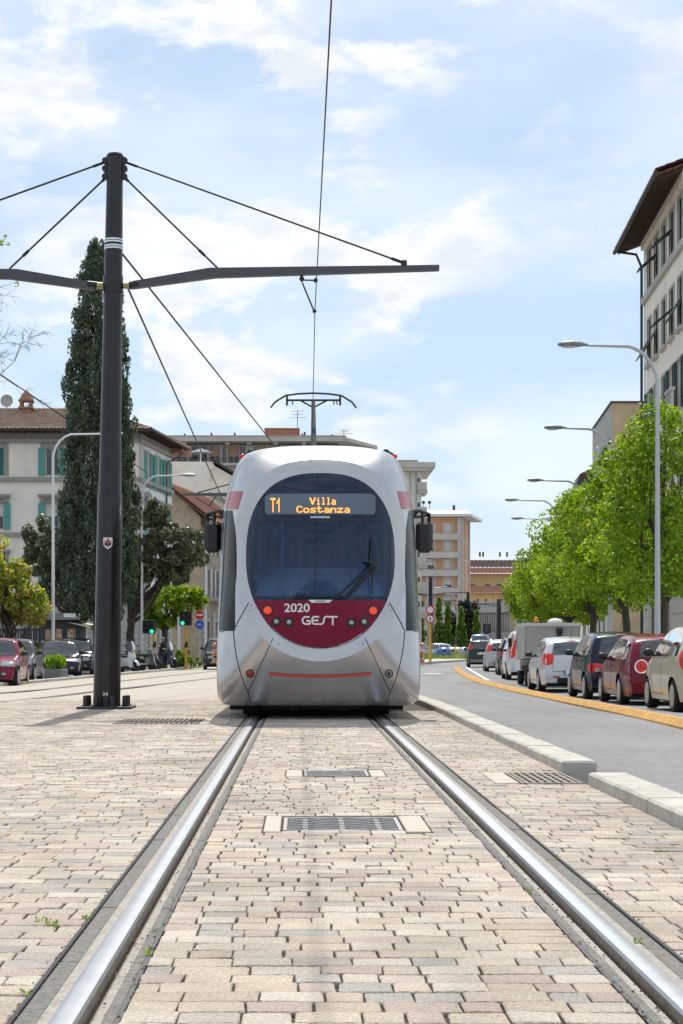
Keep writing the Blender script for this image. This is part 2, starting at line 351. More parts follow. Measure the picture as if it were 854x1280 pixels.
# ---- pavers: rows across the track, real stones with joints
RC = 0.186; HG = 0.715                                                            # centre line of the track
GRATES = [(-0.085, 0.475, 8.07, 8.68), (0.02, 0.45, 11.46, 11.96), (1.36, 1.749, 10.85, 11.75), (-2.06, -1.13, 19.2, 20.55)]
SLABS = [(-0.175, -0.09, 8.0, 8.75), (0.48, 0.60, 8.0, 8.75), (-0.10, 0.015, 11.40, 12.0), (0.455, 0.56, 11.40, 12.0), (1.20, 1.355, 10.85, 11.75), (-1.12, -0.80, 19.2, 20.55)]
PAL = np.array([(.53, .44, .345), (.58, .505, .415), (.48, .375, .32), (.40, .37, .335), (.50, .40, .31), (.55, .47, .385), (.45, .395, .34)])
PW = np.array([.24, .2, .17, .14, .1, .1, .05])
def lay(xa, xb, y0, y1, seed):
    r = np.random.default_rng(seed); out = []; y = y0; pitch = 0.118
    while y < y1:
        yc = y + pitch / 2; iv = [(xa(yc), xb(yc))]
        for (a, b, c, d) in GRATES + SLABS:
            if c - 0.05 < yc < d + 0.05:
                nv = []
                for (p, q) in iv:
                    if b < p or a > q: nv.append((p, q)); continue
                    if a - p > 0.03: nv.append((p, a))
                    if q - b > 0.03: nv.append((b, q))
                iv = nv
        for (p, q) in iv:
            x = p
            if p < -1.2 or q - p < 0.3: pass
            first = True
            while x < q - 0.02:
                L = r.choice([.095, .12, .14, .16, .185, .205], p=[.16, .22, .24, .2, .12, .06])
                if first: L *= r.uniform(0.45, 1.0); first = False
                if q - (x + L) < 0.06: L = q - x
                out.append((x, x + L, y, y + pitch)); x += L
        y += pitch
    return out
def stone(mb, rect, r, oz):
    x0, x1, y0, y1 = rect; g = r.uniform(0.0008, 0.0024, 4) + np.array([1, 0, 1, 0]) * r.uniform(.0002, .0026, 4); j = r.uniform(-.003, .003, 8); t = r.uniform(-.0016, .0016, 4); b = 0.003
    c = [(x0 + g[0] + j[0], y0 + g[1] + j[1]), (x1 - g[2] + j[2], y0 + g[1] + j[3]), (x1 - g[2] + j[4], y1 - g[3] + j[5]), (x0 + g[0] + j[6], y1 - g[3] + j[7])]
    s = [(1, 1), (-1, 1), (-1, -1), (1, -1)]
    # octagonal top with nibbled corners
    k = r.uniform(0.002, 0.010, 4)
    ring = []
    for i in range(4):
        cx, cy = c[i]; sx, sy = s[i]
        a = (cx + sx * k[i], cy); d = (cx, cy + sy * k[i] * 0.8)
        ring += [d, a] if i in (0, 2) else [a, d]
    n = len(ring); top = []; mid = []; bot = []
    xm, ym = (x0 + x1) / 2, (y0 + y1) / 2
    for i, (x, y) in enumerate(ring):
        z = oz + t[i // 2]
        dx, dy = xm - x, ym - y
        top.append((x + math.copysign(min(b, abs(dx)), dx), y + math.copysign(min(b, abs(dy)), dy), z)); mid.append((x, y, z - b)); bot.append((x, y, oz - 0.03))
    f = [tuple(range(n))] + [(n + i, n + (i + 1) % n, (i + 1) % n, i) for i in range(n)] + [(2 * n + i, 2 * n + (i + 1) % n, n + (i + 1) % n, n + i) for i in range(n)]
    mb.add(top + mid + bot, f)
    return len(f)
def tint_loops(me, cols):
    a = me.color_attributes.new('tint', 'FLOAT_COLOR', 'FACE' if False else 'CORNER'); arr = np.ones((len(me.loops), 4), np.float32)
    ls = np.zeros(len(me.polygons), np.int32); lt = np.zeros(len(me.polygons), np.int32)
    me.polygons.foreach_get('loop_start', ls); me.polygons.foreach_get('loop_total', lt)
    arr[:, :3] = np.repeat(np.asarray(cols, np.float32), lt, axis=0); a.data.foreach_set('color', arr.ravel())
def pick(r):
    c = (PAL[r.choice(len(PAL), p=PW)] * .90 + np.array((.55, .485, .40)) * .09) * r.uniform(0.92, 1.08); return c
def paving(xa, xb, y0, y1, seed, n_single, bed):
    root = structure('tram_paving'); r = np.random.default_rng(seed + 50)
    rects = lay(xa, xb, y0, y1, seed)
    def px_area(q):
        x, y = (q[0] + q[1]) / 2, (q[2] + q[3]) / 2
        px = VX + F * x / y; py = VY + F * EYE / y
        return (q[1] - q[0]) / y ** 2 if (0 < px < 854 and py < 1283) else -1 / y
    rects.sort(key=px_area, reverse=True)
    for q in rects[:n_single]:
        cx, cy = (q[0] + q[1]) / 2, (q[2] + q[3]) / 2; mb = MB(); z = gz(cy) + r.uniform(-.002, .002)
        nf = stone(mb, (q[0] - cx, q[1] - cx, q[2] - cy, q[3] - cy), r, 0.0)
        ob = mb.build('paver', M_brick, root); ob.location = (cx, cy, z); tint_loops(ob.data, [pick(r)] * nf)
    mb = MB(); cols = []
    for q in rects[n_single:]:
        nf = stone(mb, q, r, gz((q[2] + q[3]) / 2) + r.uniform(-.002, .002)); cols += [pick(r)] * nf
    ob = mb.build('pavers', M_brick, root, kind='stuff'); tint_loops(ob.data, cols)
    b = MB(); ys = yrange(bed[2], bed[3], 2.5)
    for a, c in zip(ys[:-1], ys[1:]):
        b.poly([(bed[0](a), a, gz(a) - .012), (bed[1](a), a, gz(a) - .012), (bed[1](c), c, gz(c) - .012), (bed[0](c), c, gz(c) - .012)])
    b.build('sand_bed', M_bed, root)
K = lambda v: (lambda y: v)
IN0, IN1, OUT0, OUT1 = RC - HG + .12, RC + HG - .12, RC - HG - .128, RC + HG + .128
paving(K(IN0), K(IN1), 3.0, 23.0, 11, 300, (K(IN0 - .02), K(IN1 + .02), 0.5, 30))
paving(lambda y: -(0.185 * y + 1.0), K(OUT0), 3.2, 30.0, 12, 300, (lambda y: lkx(y), K(OUT0 + .01), 0.5, 30))
paving(K(OUT1), K(1.755), 3.6, 23.0, 13, 220, (K(OUT1 - .01), K(1.80), 0.5, 30))

# ---- rails with their concrete bands
def rail(side):
    """side -1 left, +1 right; x grows towards the middle of the track"""
    x0 = RC + side * HG; sg = -side
    lab = ('polished steel tram rail left of the drain covers, running under the tram' if side < 0 else
           'polished steel tram rail in its concrete band, the one beside the low grey kerb')
    root = thing('tram_rail', lab, 'rail', (x0, 3, 0), group='rails of the tram track')
    ys = [0.6, 12] + yrange(22, 60, 4)
    def strip(prof, name, m, closed=False, smooth=None, ysx=ys):
        mb = MB(); vs = []; fs = []; n = len(prof)
        for y in ysx:
            for (a, z) in prof: vs.append((x0 + sg * a, y, gz(y) + z))
        for j in range(len(ysx) - 1):
            for i in range(n - 1):
                q = (j * n + i, j * n + i + 1, (j + 1) * n + i + 1, (j + 1) * n + i); fs.append(q if sg > 0 else q[::-1])
        mb.add(vs, fs); return mb.build(name, m, root, smooth=smooth)
    strip([(-.034, -.012), (-.034, .004), (-.031, .0095), (-.022, .012), (-.004, .0128), (.014, .012), (.024, .010), (.030, .002)], 'rail_head', M_steel, smooth=40)
    strip([(.0301, .002), (.033, -.02), (.033, -.042), (.052, -.042), (.053, -.012)], 'rail_groove', M_rust)
    strip([(-.062, -.03), (-.062, .002), (-.048, .0045), (-.0342, .003)], 'rail_edge', M_mortar)
    strip([(.053, -.03), (.053, -.013), (.077, -.010), (.077, -.03)], 'mortar_strip', M_mortar)
    strip([(-.128, -.03), (-.128, .004), (-.123, .007), (-.118, .004), (-.118, -.03)], 'rubber_joint', M_rub)
    strip([(.109, -.03), (.109, -.001), (.120, -.002), (.120, -.03)], 'rubber_joint', M_rub)
    r = np.random.default_rng(30 + side); y = 2.7
    while y < 22:
        L = r.uniform(.95, 1.15); mb = MB(); j = r.uniform(-.002, .002)
        mb.bbox(min(x0 - sg * .117, x0 - sg * .0625), max(x0 - sg * .117, x0 - sg * .0625), y + .004, y + L - .004, gz(y) - .05, gz(y) + .001 + j, .004)
        mb.build('concrete_block', M_concd, root); mb = MB()
        mb.bbox(min(x0 + sg * .0775, x0 + sg * .1085), max(x0 + sg * .0775, x0 + sg * .1085), y + .003, y + L - .003, gz(y) - .05, gz(y) - .003 + j, .004)
        mb.build('concrete_block', M_conc if False else M_concd, root); y += L
rail(-1); rail(1)

# ---- the second track, bending away on the left: groove, steel, concrete band
def far_rail(pxs, lab):
    P = [onground(a, b) for a, b in pxs]; P = [P[0] + (P[0] - P[1]) * 0.8] + P + [P[-1] + (P[-1] - P[-2]) * 0.7]
    root = thing('tram_rail', lab, 'rail', P[1], group='rails of the second track')
    for nm, w0, up, m in (('concrete_band', .30, .004, M_concd), ('rail_groove', .10, .007, M_rub), ('rail_head', .05, .011, M_steel)):
        mb = MB(); off = Vector((-.03 if nm == 'rail_head' else 0.0, 0, 0)); ribbon(mb, [p + off for p in P], w0, up); mb.build(nm, m, root)
far_rail([(-20, 868), (60, 861.3), (118, 854.8), (200, 846), (272, 838.5)], 'far rail of the second tram track, curving past the kerb by the parked cars')
far_rail([(-20, 880), (60, 871.5), (118, 864.2), (200, 855.3), (272, 846.8)], 'rail of the second tram track passing closest behind the black pole')

# ---- kerbs
def kerb_run(pts, wd, h, zf, m, name='kerb', L=1.0, below=0.3, seed=1):
    """separate kerb stones laid along a line"""
    root = structure(name); r = np.random.default_rng(seed)
    d = 0.0; segs = []
    for a, b in zip(pts[:-1], pts[1:]):
        n = max(1, int(round((b - a).length / L)))
        for i in range(n): segs.append((a.lerp(b, i / n), a.lerp(b, (i + 1) / n)))
    for (a, b) in segs:
        u = (b - a); ln = u.length; u.normalize(); v = Vector((-u.y, u.x, 0)).normalized(); j = r.uniform(-.004, .004)
        mb = MB(); mb.bbox(.003, ln - .003, 0, wd, -below, h + j, min(.014, h * .25))
        M = Matrix(((u.x, v.x, 0, a.x), (u.y, v.y, 0, a.y), (u.z, 0, 1, zf(a.y)), (0, 0, 0, 1)))
        mb.xf(M); mb.build('kerb_stone', m, root)
kerb_run([Vector((1.99, y, 0)) for y in (3.4, 10.75)], .235, .078, gz, M_conc, seed=3, L=.92)
kerb_run([Vector((1.985, y, 0)) for y in (11.78, 22, 30, 38, 46)], .235, .074, gz, M_conc, seed=4, L=.95)
kerb_run([Vector((lkx(y), y, 0)) for y in (34, 52.8, 70, 88, 104)], .22, .10, gz, M_conc, seed=5, L=1.3)
kerb_run([Vector((9.22 + shift(y), y, 0)) for y in (30, 40, 52, 70, 90, 110)], .2, .10, gz, M_conc, seed=6, L=2.0)
# far island kerb, left of the bending road, with its grass
ISL = [onground(p, q) for p, q in ((505, 833), (545, 829), (568, 827.5), (584, 826.3))]
isl = MB(); 
top = [p + Vector((0, 0, .14)) for p in ISL]; back = [p + Vector((1.5, 22, .16)) for p in ISL]
for i in range(3): isl.poly([top[i], top[i + 1], back[i + 1], back[i]])
for i in range(3): isl.poly([ISL[i] - Vector((0, 0, .2)), ISL[i + 1] - Vector((0, 0, .2)), top[i + 1], top[i]])
isl.build('traffic_island', M_conc, kind='structure')

# ---- orange lane divider
div = thing('lane_divider', 'low orange rubber kerb strip dividing the two lanes of the road', 'divider', onground(780, 889, rz))
path = [onground(a, b, rz) for a, b in ((985, 942), (900, 918), (854, 906.5), (780, 890.5), (690, 872.5), (640, 862.5), (600, 852.5), (582, 844.5), (573, 838), (570.5, 835))]
seg = []
for a, b in zip(path[:-1], path[1:]):
    n = max(1, int(round((b - a).length / .8))); seg += [(a.lerp(b, i / n), a.lerp(b, (i + 1) / n)) for i in range(n)]
for i, (a, b) in enumerate(seg):
    u = (b - a); ln = u.length; u.normalize(); v = Vector((-u.y, u.x, 0)).normalized(); mb = MB()
    hw, h = .155, .10
    for y0, y1 in ((.004, ln - .004),):
        prof = [(-hw, -.03), (-hw, .025), (-hw * .62, h), (hw * .62, h), (hw, .025), (hw, -.03)]
        mb.extr(prof, (0, y0, 0), (1, 0, 0), (0, 0, 1), (0, 1, 0), y1 - y0)
    for k in range(3): mb.bbox(-hw * .5, hw * .5, ln * (k + .2) / 3, ln * (k + .8) / 3, h - .01, h + .008, .003)
    M = Matrix(((v.x, u.x, 0, a.x), (v.y, u.y, 0, a.y), (0, u.z, 1, a.z - .02), (0, 0, 0, 1))); mb.xf(M); mb.build('divider_block', M_orange, div)

# ---- drain grates and their pale surround stones
M_iron = pm('cast_iron', (0.26, 0.25, 0.245), 0.6, 0.55, var=0.25, scale=25, bump=0.3)
M_ironr = pm('rusty_iron', (0.24, 0.20, 0.17), 0.8, 0.2, var=0.25, scale=25, bump=0.3)
M_slab = pm('pale_stone', (0.50, 0.43, 0.35), 0.85, var=0.10, scale=12, bump=0.25)
GL = ['cast iron drain cover with curved bars between the rails, the nearer one', 'small cast iron drain cover between the rails, the farther one near the tram',
      'rusty drain grate in the gap between the two kerbs', 'wide rusty drain grate in the paving beside the black pole']
for gi, (a, b, c, d) in enumerate(GRATES):
    cx, cy = (a + b) / 2, (c + d) / 2; z = gz(cy); m = M_iron if gi < 2 else M_ironr
    g = thing('drain_cover', GL[gi], 'drain', (cx, cy, z))
    fr = MB(); t = .022
    fr.box(a + .004, b - .004, c + .004, c + t, z - .03, z + .001); fr.box(a + .004, b - .004, d - t, d - .004, z - .03, z + .001)
    fr.box(a + .004, a + t, c + t, d - t, z - .03, z + .001); fr.box(b - t, b - .004, c + t, d - t, z - .03, z + .001); fr.build('frame', m, g)
    ba = MB(); ba.box(a + t, b - t, c + t, d - t, z - .03, z - .02); ba.build('pit', M_rub, g)
    br = MB()
    if gi < 2:                                   # bent bars meeting in arrow shapes
        n = 7; mid = (b - a) / 2 - t
        for k in range(n):
            y = c + t + (d - c - 2 * t) * (k + .5) / n; pts = []
            for q in range(13):
                u = q / 12; x = a + t + (b - a - 2 * t) * u; ph = math.sin(u * math.pi * 3) * .034
                pts.append((x, min(d - t, max(c + t, y + ph)), z - .009))
            br.tube(pts, .0125, 6)
        for q in range(3):
            x = a + t + (b - a - 2 * t) * (q + .5) / 3; br.box(x - .012, x + .012, c + t, d - t, z - .03, z - .002)
    else:
        n = int((b - a) / .055)
        for k in range(n): x = a + t + (b - a - 2 * t) * (k + .5) / n; br.box(x - .012, x + .012, c + t, d - t, z - .025, z - .001)
        for k in range(5): y = c + t + (d - c - 2 * t) * (k + .5) / 5; br.box(a + t, b - t, y - .014, y + .014, z - .025, z - .003)
    br.build('bars', m, g)
sl = structure('drain_surround')
for (a, b, c, d) in SLABS:
    n = 1 if d - c < .9 else 3
    for k in range(n):
        mb = MB(); mb.bbox(a + .004, b - .004, c + (d - c) * k / n + .004, c + (d - c) * (k + 1) / n - .004, gz(c) - .04, gz(c) + .002, .004); mb.build('surround_stone', M_slab, sl)
# weeds in the joints
def weeds():
    r = np.random.default_rng(5); V = []; T = []; C = []
    spots = [at(57, 1155, 5.34), at(70, 1157, 5.31), at(49, 1150, 5.4), at(795, 1000, 5.0), at(185, 1192, 4.83)]
    spots = [(s.x, s.y) for s in spots] + [(RC - HG + .115 + r.uniform(-.01, .01), r.uniform(4, 12)) for _ in range(1)] + [(RC + HG + .13, r.uniform(4, 10)) for _ in range(1)] + [(OUT0 - .01, r.uniform(4, 9)) for _ in range(2)] + [(RC + HG - .115, r.uniform(4.2, 9)) for _ in range(1)]
    for (x, y) in spots:
        for _ in range(int(r.integers(4, 9))):
            a = r.uniform(0, 6.28); L = r.uniform(.008, .022); h = r.uniform(.004, .02); dx, dy = math.cos(a), math.sin(a); i = len(V)
            V += [(x, y, -.008), (x + dx * L - dy * L * .3, y + dy * L + dx * L * .3, h), (x + dx * L * 1.5, y + dy * L * 1.5, h * .9), (x + dx * L + dy * L * .3, y + dy * L - dx * L * .3, h)]
            T.append((i, i + 1, i + 2, i + 3)); C.append(np.array((.14, .22, .03)) * r.uniform(.7, 1.3))
    mesh_np('weeds', np.array(V), np.array(T), leafmat('leaf', .45), np.array(C), kind='stuff')
weeds()
def grit():
    r = np.random.default_rng(15); V = []; T = []; C = []
    for (x0, sd, n) in ((RC - HG - .132, .007, 420), (RC + HG + .132, .007, 420), (RC - HG + .118, .006, 330), (RC + HG - .118, .006, 330), (RC - HG + .07, .012, 160), (RC + HG - .07, .012, 160)):
        for _ in range(n):
            y = 3.2 + 11 * r.uniform(0, 1) ** 1.6; x = x0 + r.normal(0, sd); q = r.uniform(.002, .0065); i = len(V); z = gz(y) + r.uniform(-.006, .001); a = r.uniform(0, 6.28)
            for k in range(3): V.append((x + q * math.cos(a + 2.1 * k), y + q * 1.5 * math.sin(a + 2.1 * k), z))
            V.append((x, y, z + q * .8)); T += [(i, i + 1, i + 3), (i + 1, i + 2, i + 3), (i + 2, i, i + 3)]; C += [np.array([(.05, .035, .022), (.09, .07, .05), (.03, .025, .02), (.15, .12, .09)][r.integers(0, 4)])] * 3
    mesh_np('gravel', np.array(V), np.array(T), M_brick, np.array(C), kind='stuff')
grit()
lf = MB(); p = at(167, 1173, 5.08); p.z = -.008
lf.poly([p + Vector(q) for q in ((-.015, 0, 0), (0, -.012, .006), (.018, 0, .012), (.002, .014, .003))])
lf.build('fallen_leaf', pm('dry_leaf', (.22, .10, .03), .7), label='curled brown dry leaf lying in the groove of the left rail', cat='leaf')
# ================================================================== TRAM
def catmull(P, n=6, closed=False):
    P = [np.array(p, float) for p in P]; o = []
    for i in range(len(P) - 1):
        p0, p1, p2, p3 = P[max(i - 1, 0)], P[i], P[i + 1], P[min(i + 2, len(P) - 1)]
        for k in range(n):
            t = k / n; o.append(0.5 * ((2 * p1) + (-p0 + p2) * t + (2 * p0 - 5 * p1 + 4 * p2 - p3) * t * t + (-p0 + 3 * p1 - 3 * p2 + p3) * t ** 3))
    o.append(P[-1]); return o
M_silver = pm('tram_silver', (0.50, 0.495, 0.50), 0.27, 0.82, var=0.07, scale=3.0, coat=0.5)
M_maroon = pm('tram_maroon', (0.20, 0.006, 0.034), 0.35, 0.0, var=0.06, scale=3, coat=0.0, spec=0.25)
M_redband = pm('tram_red', (0.42, 0.025, 0.035), 0.22, 0.0, var=0.06, scale=5, coat=0.6)
M_navy = pm('tram_black_glass', (0.006, 0.016, 0.045), 0.06, 0.0, var=0.1, scale=2, spec=0.4)
M_pane = glassmat('tram_windscreen', (0.008, 0.034, 0.105), 0.28, 0.02, 0.45, tint=(0.50, 0.66, 0.86), gcol=(.72, .84, 1.0))
M_side = pm('tram_side_glass', (0.018, 0.022, 0.014), 0.12, 0.0, var=0.1, scale=2, spec=0.15)
M_black = pm('black_plastic', (0.014, 0.014, 0.016), 0.45, 0.0, var=0.2, scale=8)
M_dark = pm('dark_metal', (0.04, 0.04, 0.042), 0.5, 0.3, var=0.2, scale=8)
M_decal = pm('white_lettering', (0.78, 0.78, 0.80), 0.5, var=0.03)
M_amber = pm('led_amber', (0.8, 0.3, 0.04), 0.5, emit=(1.0, 0.36, 0.06), estr=1.25)
M_disp = pm('display_panel', (0.115, 0.15, 0.19), 0.35, var=0.08, scale=3)
M_red_lens = pm('red_lens', (0.45, 0.02, 0.015), 0.2, var=0.1, coat=0.5)
M_red_lit = pm('red_lens_lit', (0.48, 0.012, 0.01), 0.25, emit=(1.0, 0.05, 0.02), estr=0.10)
M_or_lit = pm('amber_lens_lit', (0.70, 0.07, 0.012), 0.25, emit=(1.0, 0.05, 0.012), estr=0.28)
M_or_lens = pm('amber_lens', (0.75, 0.24, 0.02), 0.3, var=0.1, coat=0.4)
M_chrome = pm('chrome', (0.7, 0.7, 0.72), 0.15, 1.0, var=0.05)
M_clear = pm('lamp_clear', (0.42, 0.43, 0.42), 0.12, 0.5, var=0.2, scale=40, coat=0.6)
M_grey = pm('grey_interior', (0.10, 0.14, 0.22), 0.8, var=0.15, scale=3)
M_greyl = pm('dash_top', (0.46, 0.54, 0.64), 0.7, var=0.12, scale=3)
M_paper = pm('paper', (0.78, 0.78, 0.77), 0.8, var=0.03)
M_ink = pm('ink', (0.02, 0.02, 0.025), 0.7)

TY = 19.95                                     # nearest point of the nose
CX, CY = 399.0, 700.0
half = [(0, 557), (25, 557.4), (48, 558.6), (72, 561.8), (90, 567.5), (101, 580), (109.5, 600), (115, 619), (118.5, 636), (122, 687), (124.3, 740), (126.3, 790), (127.2, 826), (126.8, 862), (124.5, 875), (116, 881), (100, 882), (60, 882.2), (0, 882.4)]
hs = catmull(half, 6)
SIL = [(398.2 + a[0], a[1]) for a in hs] + [(398.2 - a[0], a[1]) for a in hs[::-1]]
SA = np.array(SIL)
def rsil(th):
    """distance from the centre of the face to the outline, in the measured front view"""
    c, s = math.cos(th), math.sin(th); best = 0
    A = SA - (CX, CY); B = np.roll(A, -1, axis=0); D = B - A
    den = c * D[:, 1] - s * D[:, 0]; den = np.where(abs(den) < 1e-9, 1e-9, den)
    t = (A[:, 0] * D[:, 1] - A[:, 1] * D[:, 0]) / den; u = (A[:, 0] * s - A[:, 1] * c) / den
    ok = (u >= -1e-6) & (u <= 1 + 1e-6) & (t > 0)
    return float(t[ok].max())
RT = [rsil(2 * math.pi * i / 720) for i in range(720)]
def rs(th):
    a = (th / (2 * math.pi) * 720) % 720; i = int(a); f = a - i; return RT[i] * (1 - f) + RT[(i + 1) % 720] * f
def depth(px, py):
    dx, dy = px - CX, py - CY; r = math.hypot(dx, dy)
    if r < 1e-6: return 0.0
    th = math.atan2(dy, dx); rho = min(1.0, r / rs(th)); dn = dy / r
    dm = 1.25 - 0.85 * sst((dn - 0.10) / 0.90) - 0.15 * sst((-dn - 0.4) / 0.5)
    return dm * (1 - (max(0.0, 1 - rho ** 2.3)) ** 0.5)
def oval(th):
    """edge of the windscreen + maroon panel oval"""
    c, s = math.cos(th), math.sin(th); n = 2.55 if s < 0 else 2.05
    a, b = 93.0, 109.2
    return (abs(c / a) ** n + abs(s / b) ** n) ** (-1 / n)
OX, OY = 400.6, 700.5
def sf(px, py, off=0.0, sink=0.0):
    d = depth(px, py); Y = TY + d - off + sink; return at(px, py, Y)
def sfb(px, py, off=0.0):
    """like sf, but following the sunken ring round the oval"""
    th = math.atan2(py - OY, px - OX); ro = oval(th); q = math.hypot(px - OX, py - OY); ex, ey = OX + ro * math.cos(th), OY + ro * math.sin(th); a = math.atan2(ey - CY, ex - CX); lw = min(17.0, (rs(a) - math.hypot(ex - CX, ey - CY)) * .55)
    return sf(px, py, off, 0.075 * max(0.0, 1 - max(0.0, q - ro) / lw) ** .9)
tram = thing('tram', 'silver tram with maroon nose panel and lit orange sign, standing on the track', 'tram', (RC, TY + 0.6, 0))
# --- silver shell: from the oval edge out to the outline, then back along the body
NT = 144; RG = [0, .06, .12, .2, .3, .42, .54, .65, .75, .83, .9, .95, .98, .995, 1.0]
LIPW = 17.0
def ring_pt(th, t, lip=False):
    ro = oval(th); ex, ey = OX + ro * math.cos(th), OY + ro * math.sin(th)
    a = math.atan2(ey - CY, ex - CX); r0 = math.hypot(ex - CX, ey - CY); r1 = rs(a); lw = min(LIPW, (r1 - r0) * .55)
    r = r0 + lw * t if lip else r0 + lw + (r1 - r0 - lw) * t
    px, py = CX + r * math.cos(a), CY + r * math.sin(a)
    return sf(px, py, sink=0.075 * (1 - t) ** .9 if lip else 0.0)
mb = MB(); mb.grid(lambda u, v: ring_pt(2 * math.pi * u, RG[int(round(v * (len(RG) - 1)))]), NT, len(RG) - 1)
lp = MB(); lp.grid(lambda u, v: ring_pt(2 * math.pi * u, v, True), NT, 6); lp.build('nose_ring', M_silver, tram, smooth=180)
def back(u, v):
    p = ring_pt(2 * math.pi * u, 1.0).copy(); p.y += [0, .25, 1.2, 3.2, 6.5, 10][int(round(v * 5))]; return p
mb.grid(back, NT, 5); mb.build('body', M_silver, tram, smooth=60)
bl = MB()
def bellow(u, v):
    k = int(round(v * 12)); p = ring_pt(2 * math.pi * u, 1.0).copy(); p.y += 10 + k * .06; c = Vector((RC, p.y, 1.6)); return c + (p - c) * (.95 if k % 2 else .91)
bl.grid(bellow, 48, 12); bl.build('bellows', M_black, tram)
r2 = MB()
def rear(u, v):
    p = ring_pt(2 * math.pi * u, 1.0).copy(); y = p.y; p.y += [10.7, 15, 20][int(round(v * 2))]; return p
r2.grid(rear, 72, 2); r2.build('rear_body', M_silver, tram, smooth=60)
lin = MB(); lin.grid(lambda u, v: ring_pt(2 * math.pi * u, 0.0, True) + Vector((0, [0.0, .04, .07][int(round(v * 2))], 0)), NT, 2); lin.build('windscreen_seal', M_black, tram, smooth=60)
# --- glazing
def half_w(y):
    dy = abs(y - OY) / 109.2; n = 2.55 if y < OY else 2.05
    return 93.0 * max(0.0, 1 - dy ** n) ** (1 / n)
SK = 0.062
def patch(name, rows, mat, off, ns=24, parent=None, wrap=None, smooth=180, **tags):
    """surface following the nose between px edges; rows = [(y, xl, xr)]"""
    mb = MB(); vs = []; n = ns + 1
    rr = []
    for (y, a, b) in rows: rr.append((y, a, b))
    for (y, a, b) in rr:
        line = [sf(a + (b - a) * i / ns, y, off) for i in range(n)]
        if wrap: 
            for k, d in enumerate((.15, .6, 1.6)):
                q = (line[0] if wrap == 'L' else line[n - 1]).copy(); q.y += d; q.x += (-.004 if wrap == 'L' else .004)
                if wrap == 'L': line.insert(0, q); n_extra = 1
                else: line.append(q)
            if wrap == 'L': line = line[:3] + line[3:]
        vs.append(line)
    k = len(vs[0]); fl = [p for l in vs for p in l]; fs = []
    for j in range(len(vs) - 1):
        for i in range(k - 1): fs.append((j * k + i, (j + 1) * k + i, (j + 1) * k + i + 1, j * k + i + 1))
    mb.add(fl, fs); return mb.build(name, mat, parent or tram, smooth=smooth, **tags)
def rowsf(y0, y1, n, f): return [(y0 + (y1 - y0) * i / n, *f(y0 + (y1 - y0) * i / n)) for i in range(n + 1)]
# dark glass frame = full upper oval minus the clear pane
pr = dict(l=314.5, r=486.5, t=653.5, b=745.5)
def pane_edge(y):                                              # clear pane, rounded upper corners, leaning sides
    t = (y - pr['t']) / (pr['b'] - pr['t']); q = max(0, 1 - t / .10); ins = 9 * (1 - math.sqrt(max(0, 1 - q * q))) if q > 0 else 0
    l = 313.0 + ins + 4.6 * max(0, t - .35) ** 1.6 * 1.9; return l, 2 * OX - l - 0.5
up = rowsf(591.8, pr['t'], 22, lambda y: (OX - half_w(y), OX + half_w(y)))
ws = patch('windscreen', up, M_navy, -SK, 40)
for sgn in (0, 1):
    rows = rowsf(pr['t'], 749.6, 26, lambda y: ((OX - half_w(y), pane_edge(min(y, pr['b']))[0]) if sgn == 0 else (pane_edge(min(y, pr['b']))[1], OX + half_w(y))))
    patch('windscreen_border', rows, M_navy, -SK, 6, ws)
patch('windscreen_border', rowsf(pr['b'], 749.6, 2, lambda y: pane_edge(pr['b'])), M_navy, -SK, 30, ws)
patch('windscreen_pane', rowsf(pr['t'], pr['b'], 26, pane_edge), M_pane, -SK - .004, 40, ws)
patch('windscreen_joint', rowsf(592, 749, 20, lambda y: (393.6, 394.7)), M_ink, -SK + .004, 1, ws)
patch('front_panel', rowsf(750.4, 809.4, 26, lambda y: (OX - half_w(y) + .8, OX + half_w(y) - .8)), M_maroon, -SK + .012, 40)
# cab behind the pane
cab = MB()
c0 = at(313, 650, TY + 1.5); c1 = at(487, 748, TY + 1.5)
cab.box(c0.x - .05, c1.x + .05, TY + 1.55, TY + 1.6, c1.z - .35, c0.z + .35); cab.build('cab_bulkhead', M_grey, tram)
ds = MB()
def dash(u, v):
    px = 311 + 178 * u; top = 716 - 6 * math.sin(math.pi * min(1, max(0, (u - .04) / .92))) ** .5
    a = v * math.pi / 2; y = 752 + (top - 752) * math.sin(a); d = depth(px, min(745, y)); return at(px, y, TY + max(d, depth(px, 745)) + .16 + .55 * (1 - math.cos(a)))
ds.grid(dash, 30, 8); ds.build('dashboard', M_greyl, tram, smooth=180)
for (x0, x1, y0, y1, dd, mm, nm) in ((351, 354.5, 654, 712, 1.3, M_greyl, 'cab_post'), (473.5, 476, 655, 735, .9, M_greyl, 'cab_post'), (325, 326.5, 657, 712, 1.0, M_greyl, 'cab_post'), (316, 482, 709.6, 711, 1.2, M_greyl, 'cab_rail')):
    mb = MB(); a = at(x0, y1, TY + dd); b = at(x1, y0, TY + dd); mb.box(a.x, b.x, TY + dd, TY + dd + .05, a.z, b.z); mb.build(nm, mm, tram)
mb = MB(); a = at(395, 733, TY + .5); mb.bbox(a.x, a.x + .10, TY + .34, TY + .42, a.z, a.z + .06, .01); mb.ell((a.x + .045, TY + .38, a.z + .10), (.024, .024, .034)); mb.build('ticket_reader', M_dark, tram)
for x in (345, 394, 442): pass
# number card
p0 = [sf(362.6, 745, -SK - .05), sf(385.8, 745, -SK - .05), sf(385.8, 738.6, -SK - .05), sf(362.6, 738.6, -SK - .05)]
mb = MB(); mb.poly(p0); card = mb.build('number_card', M_paper, tram)
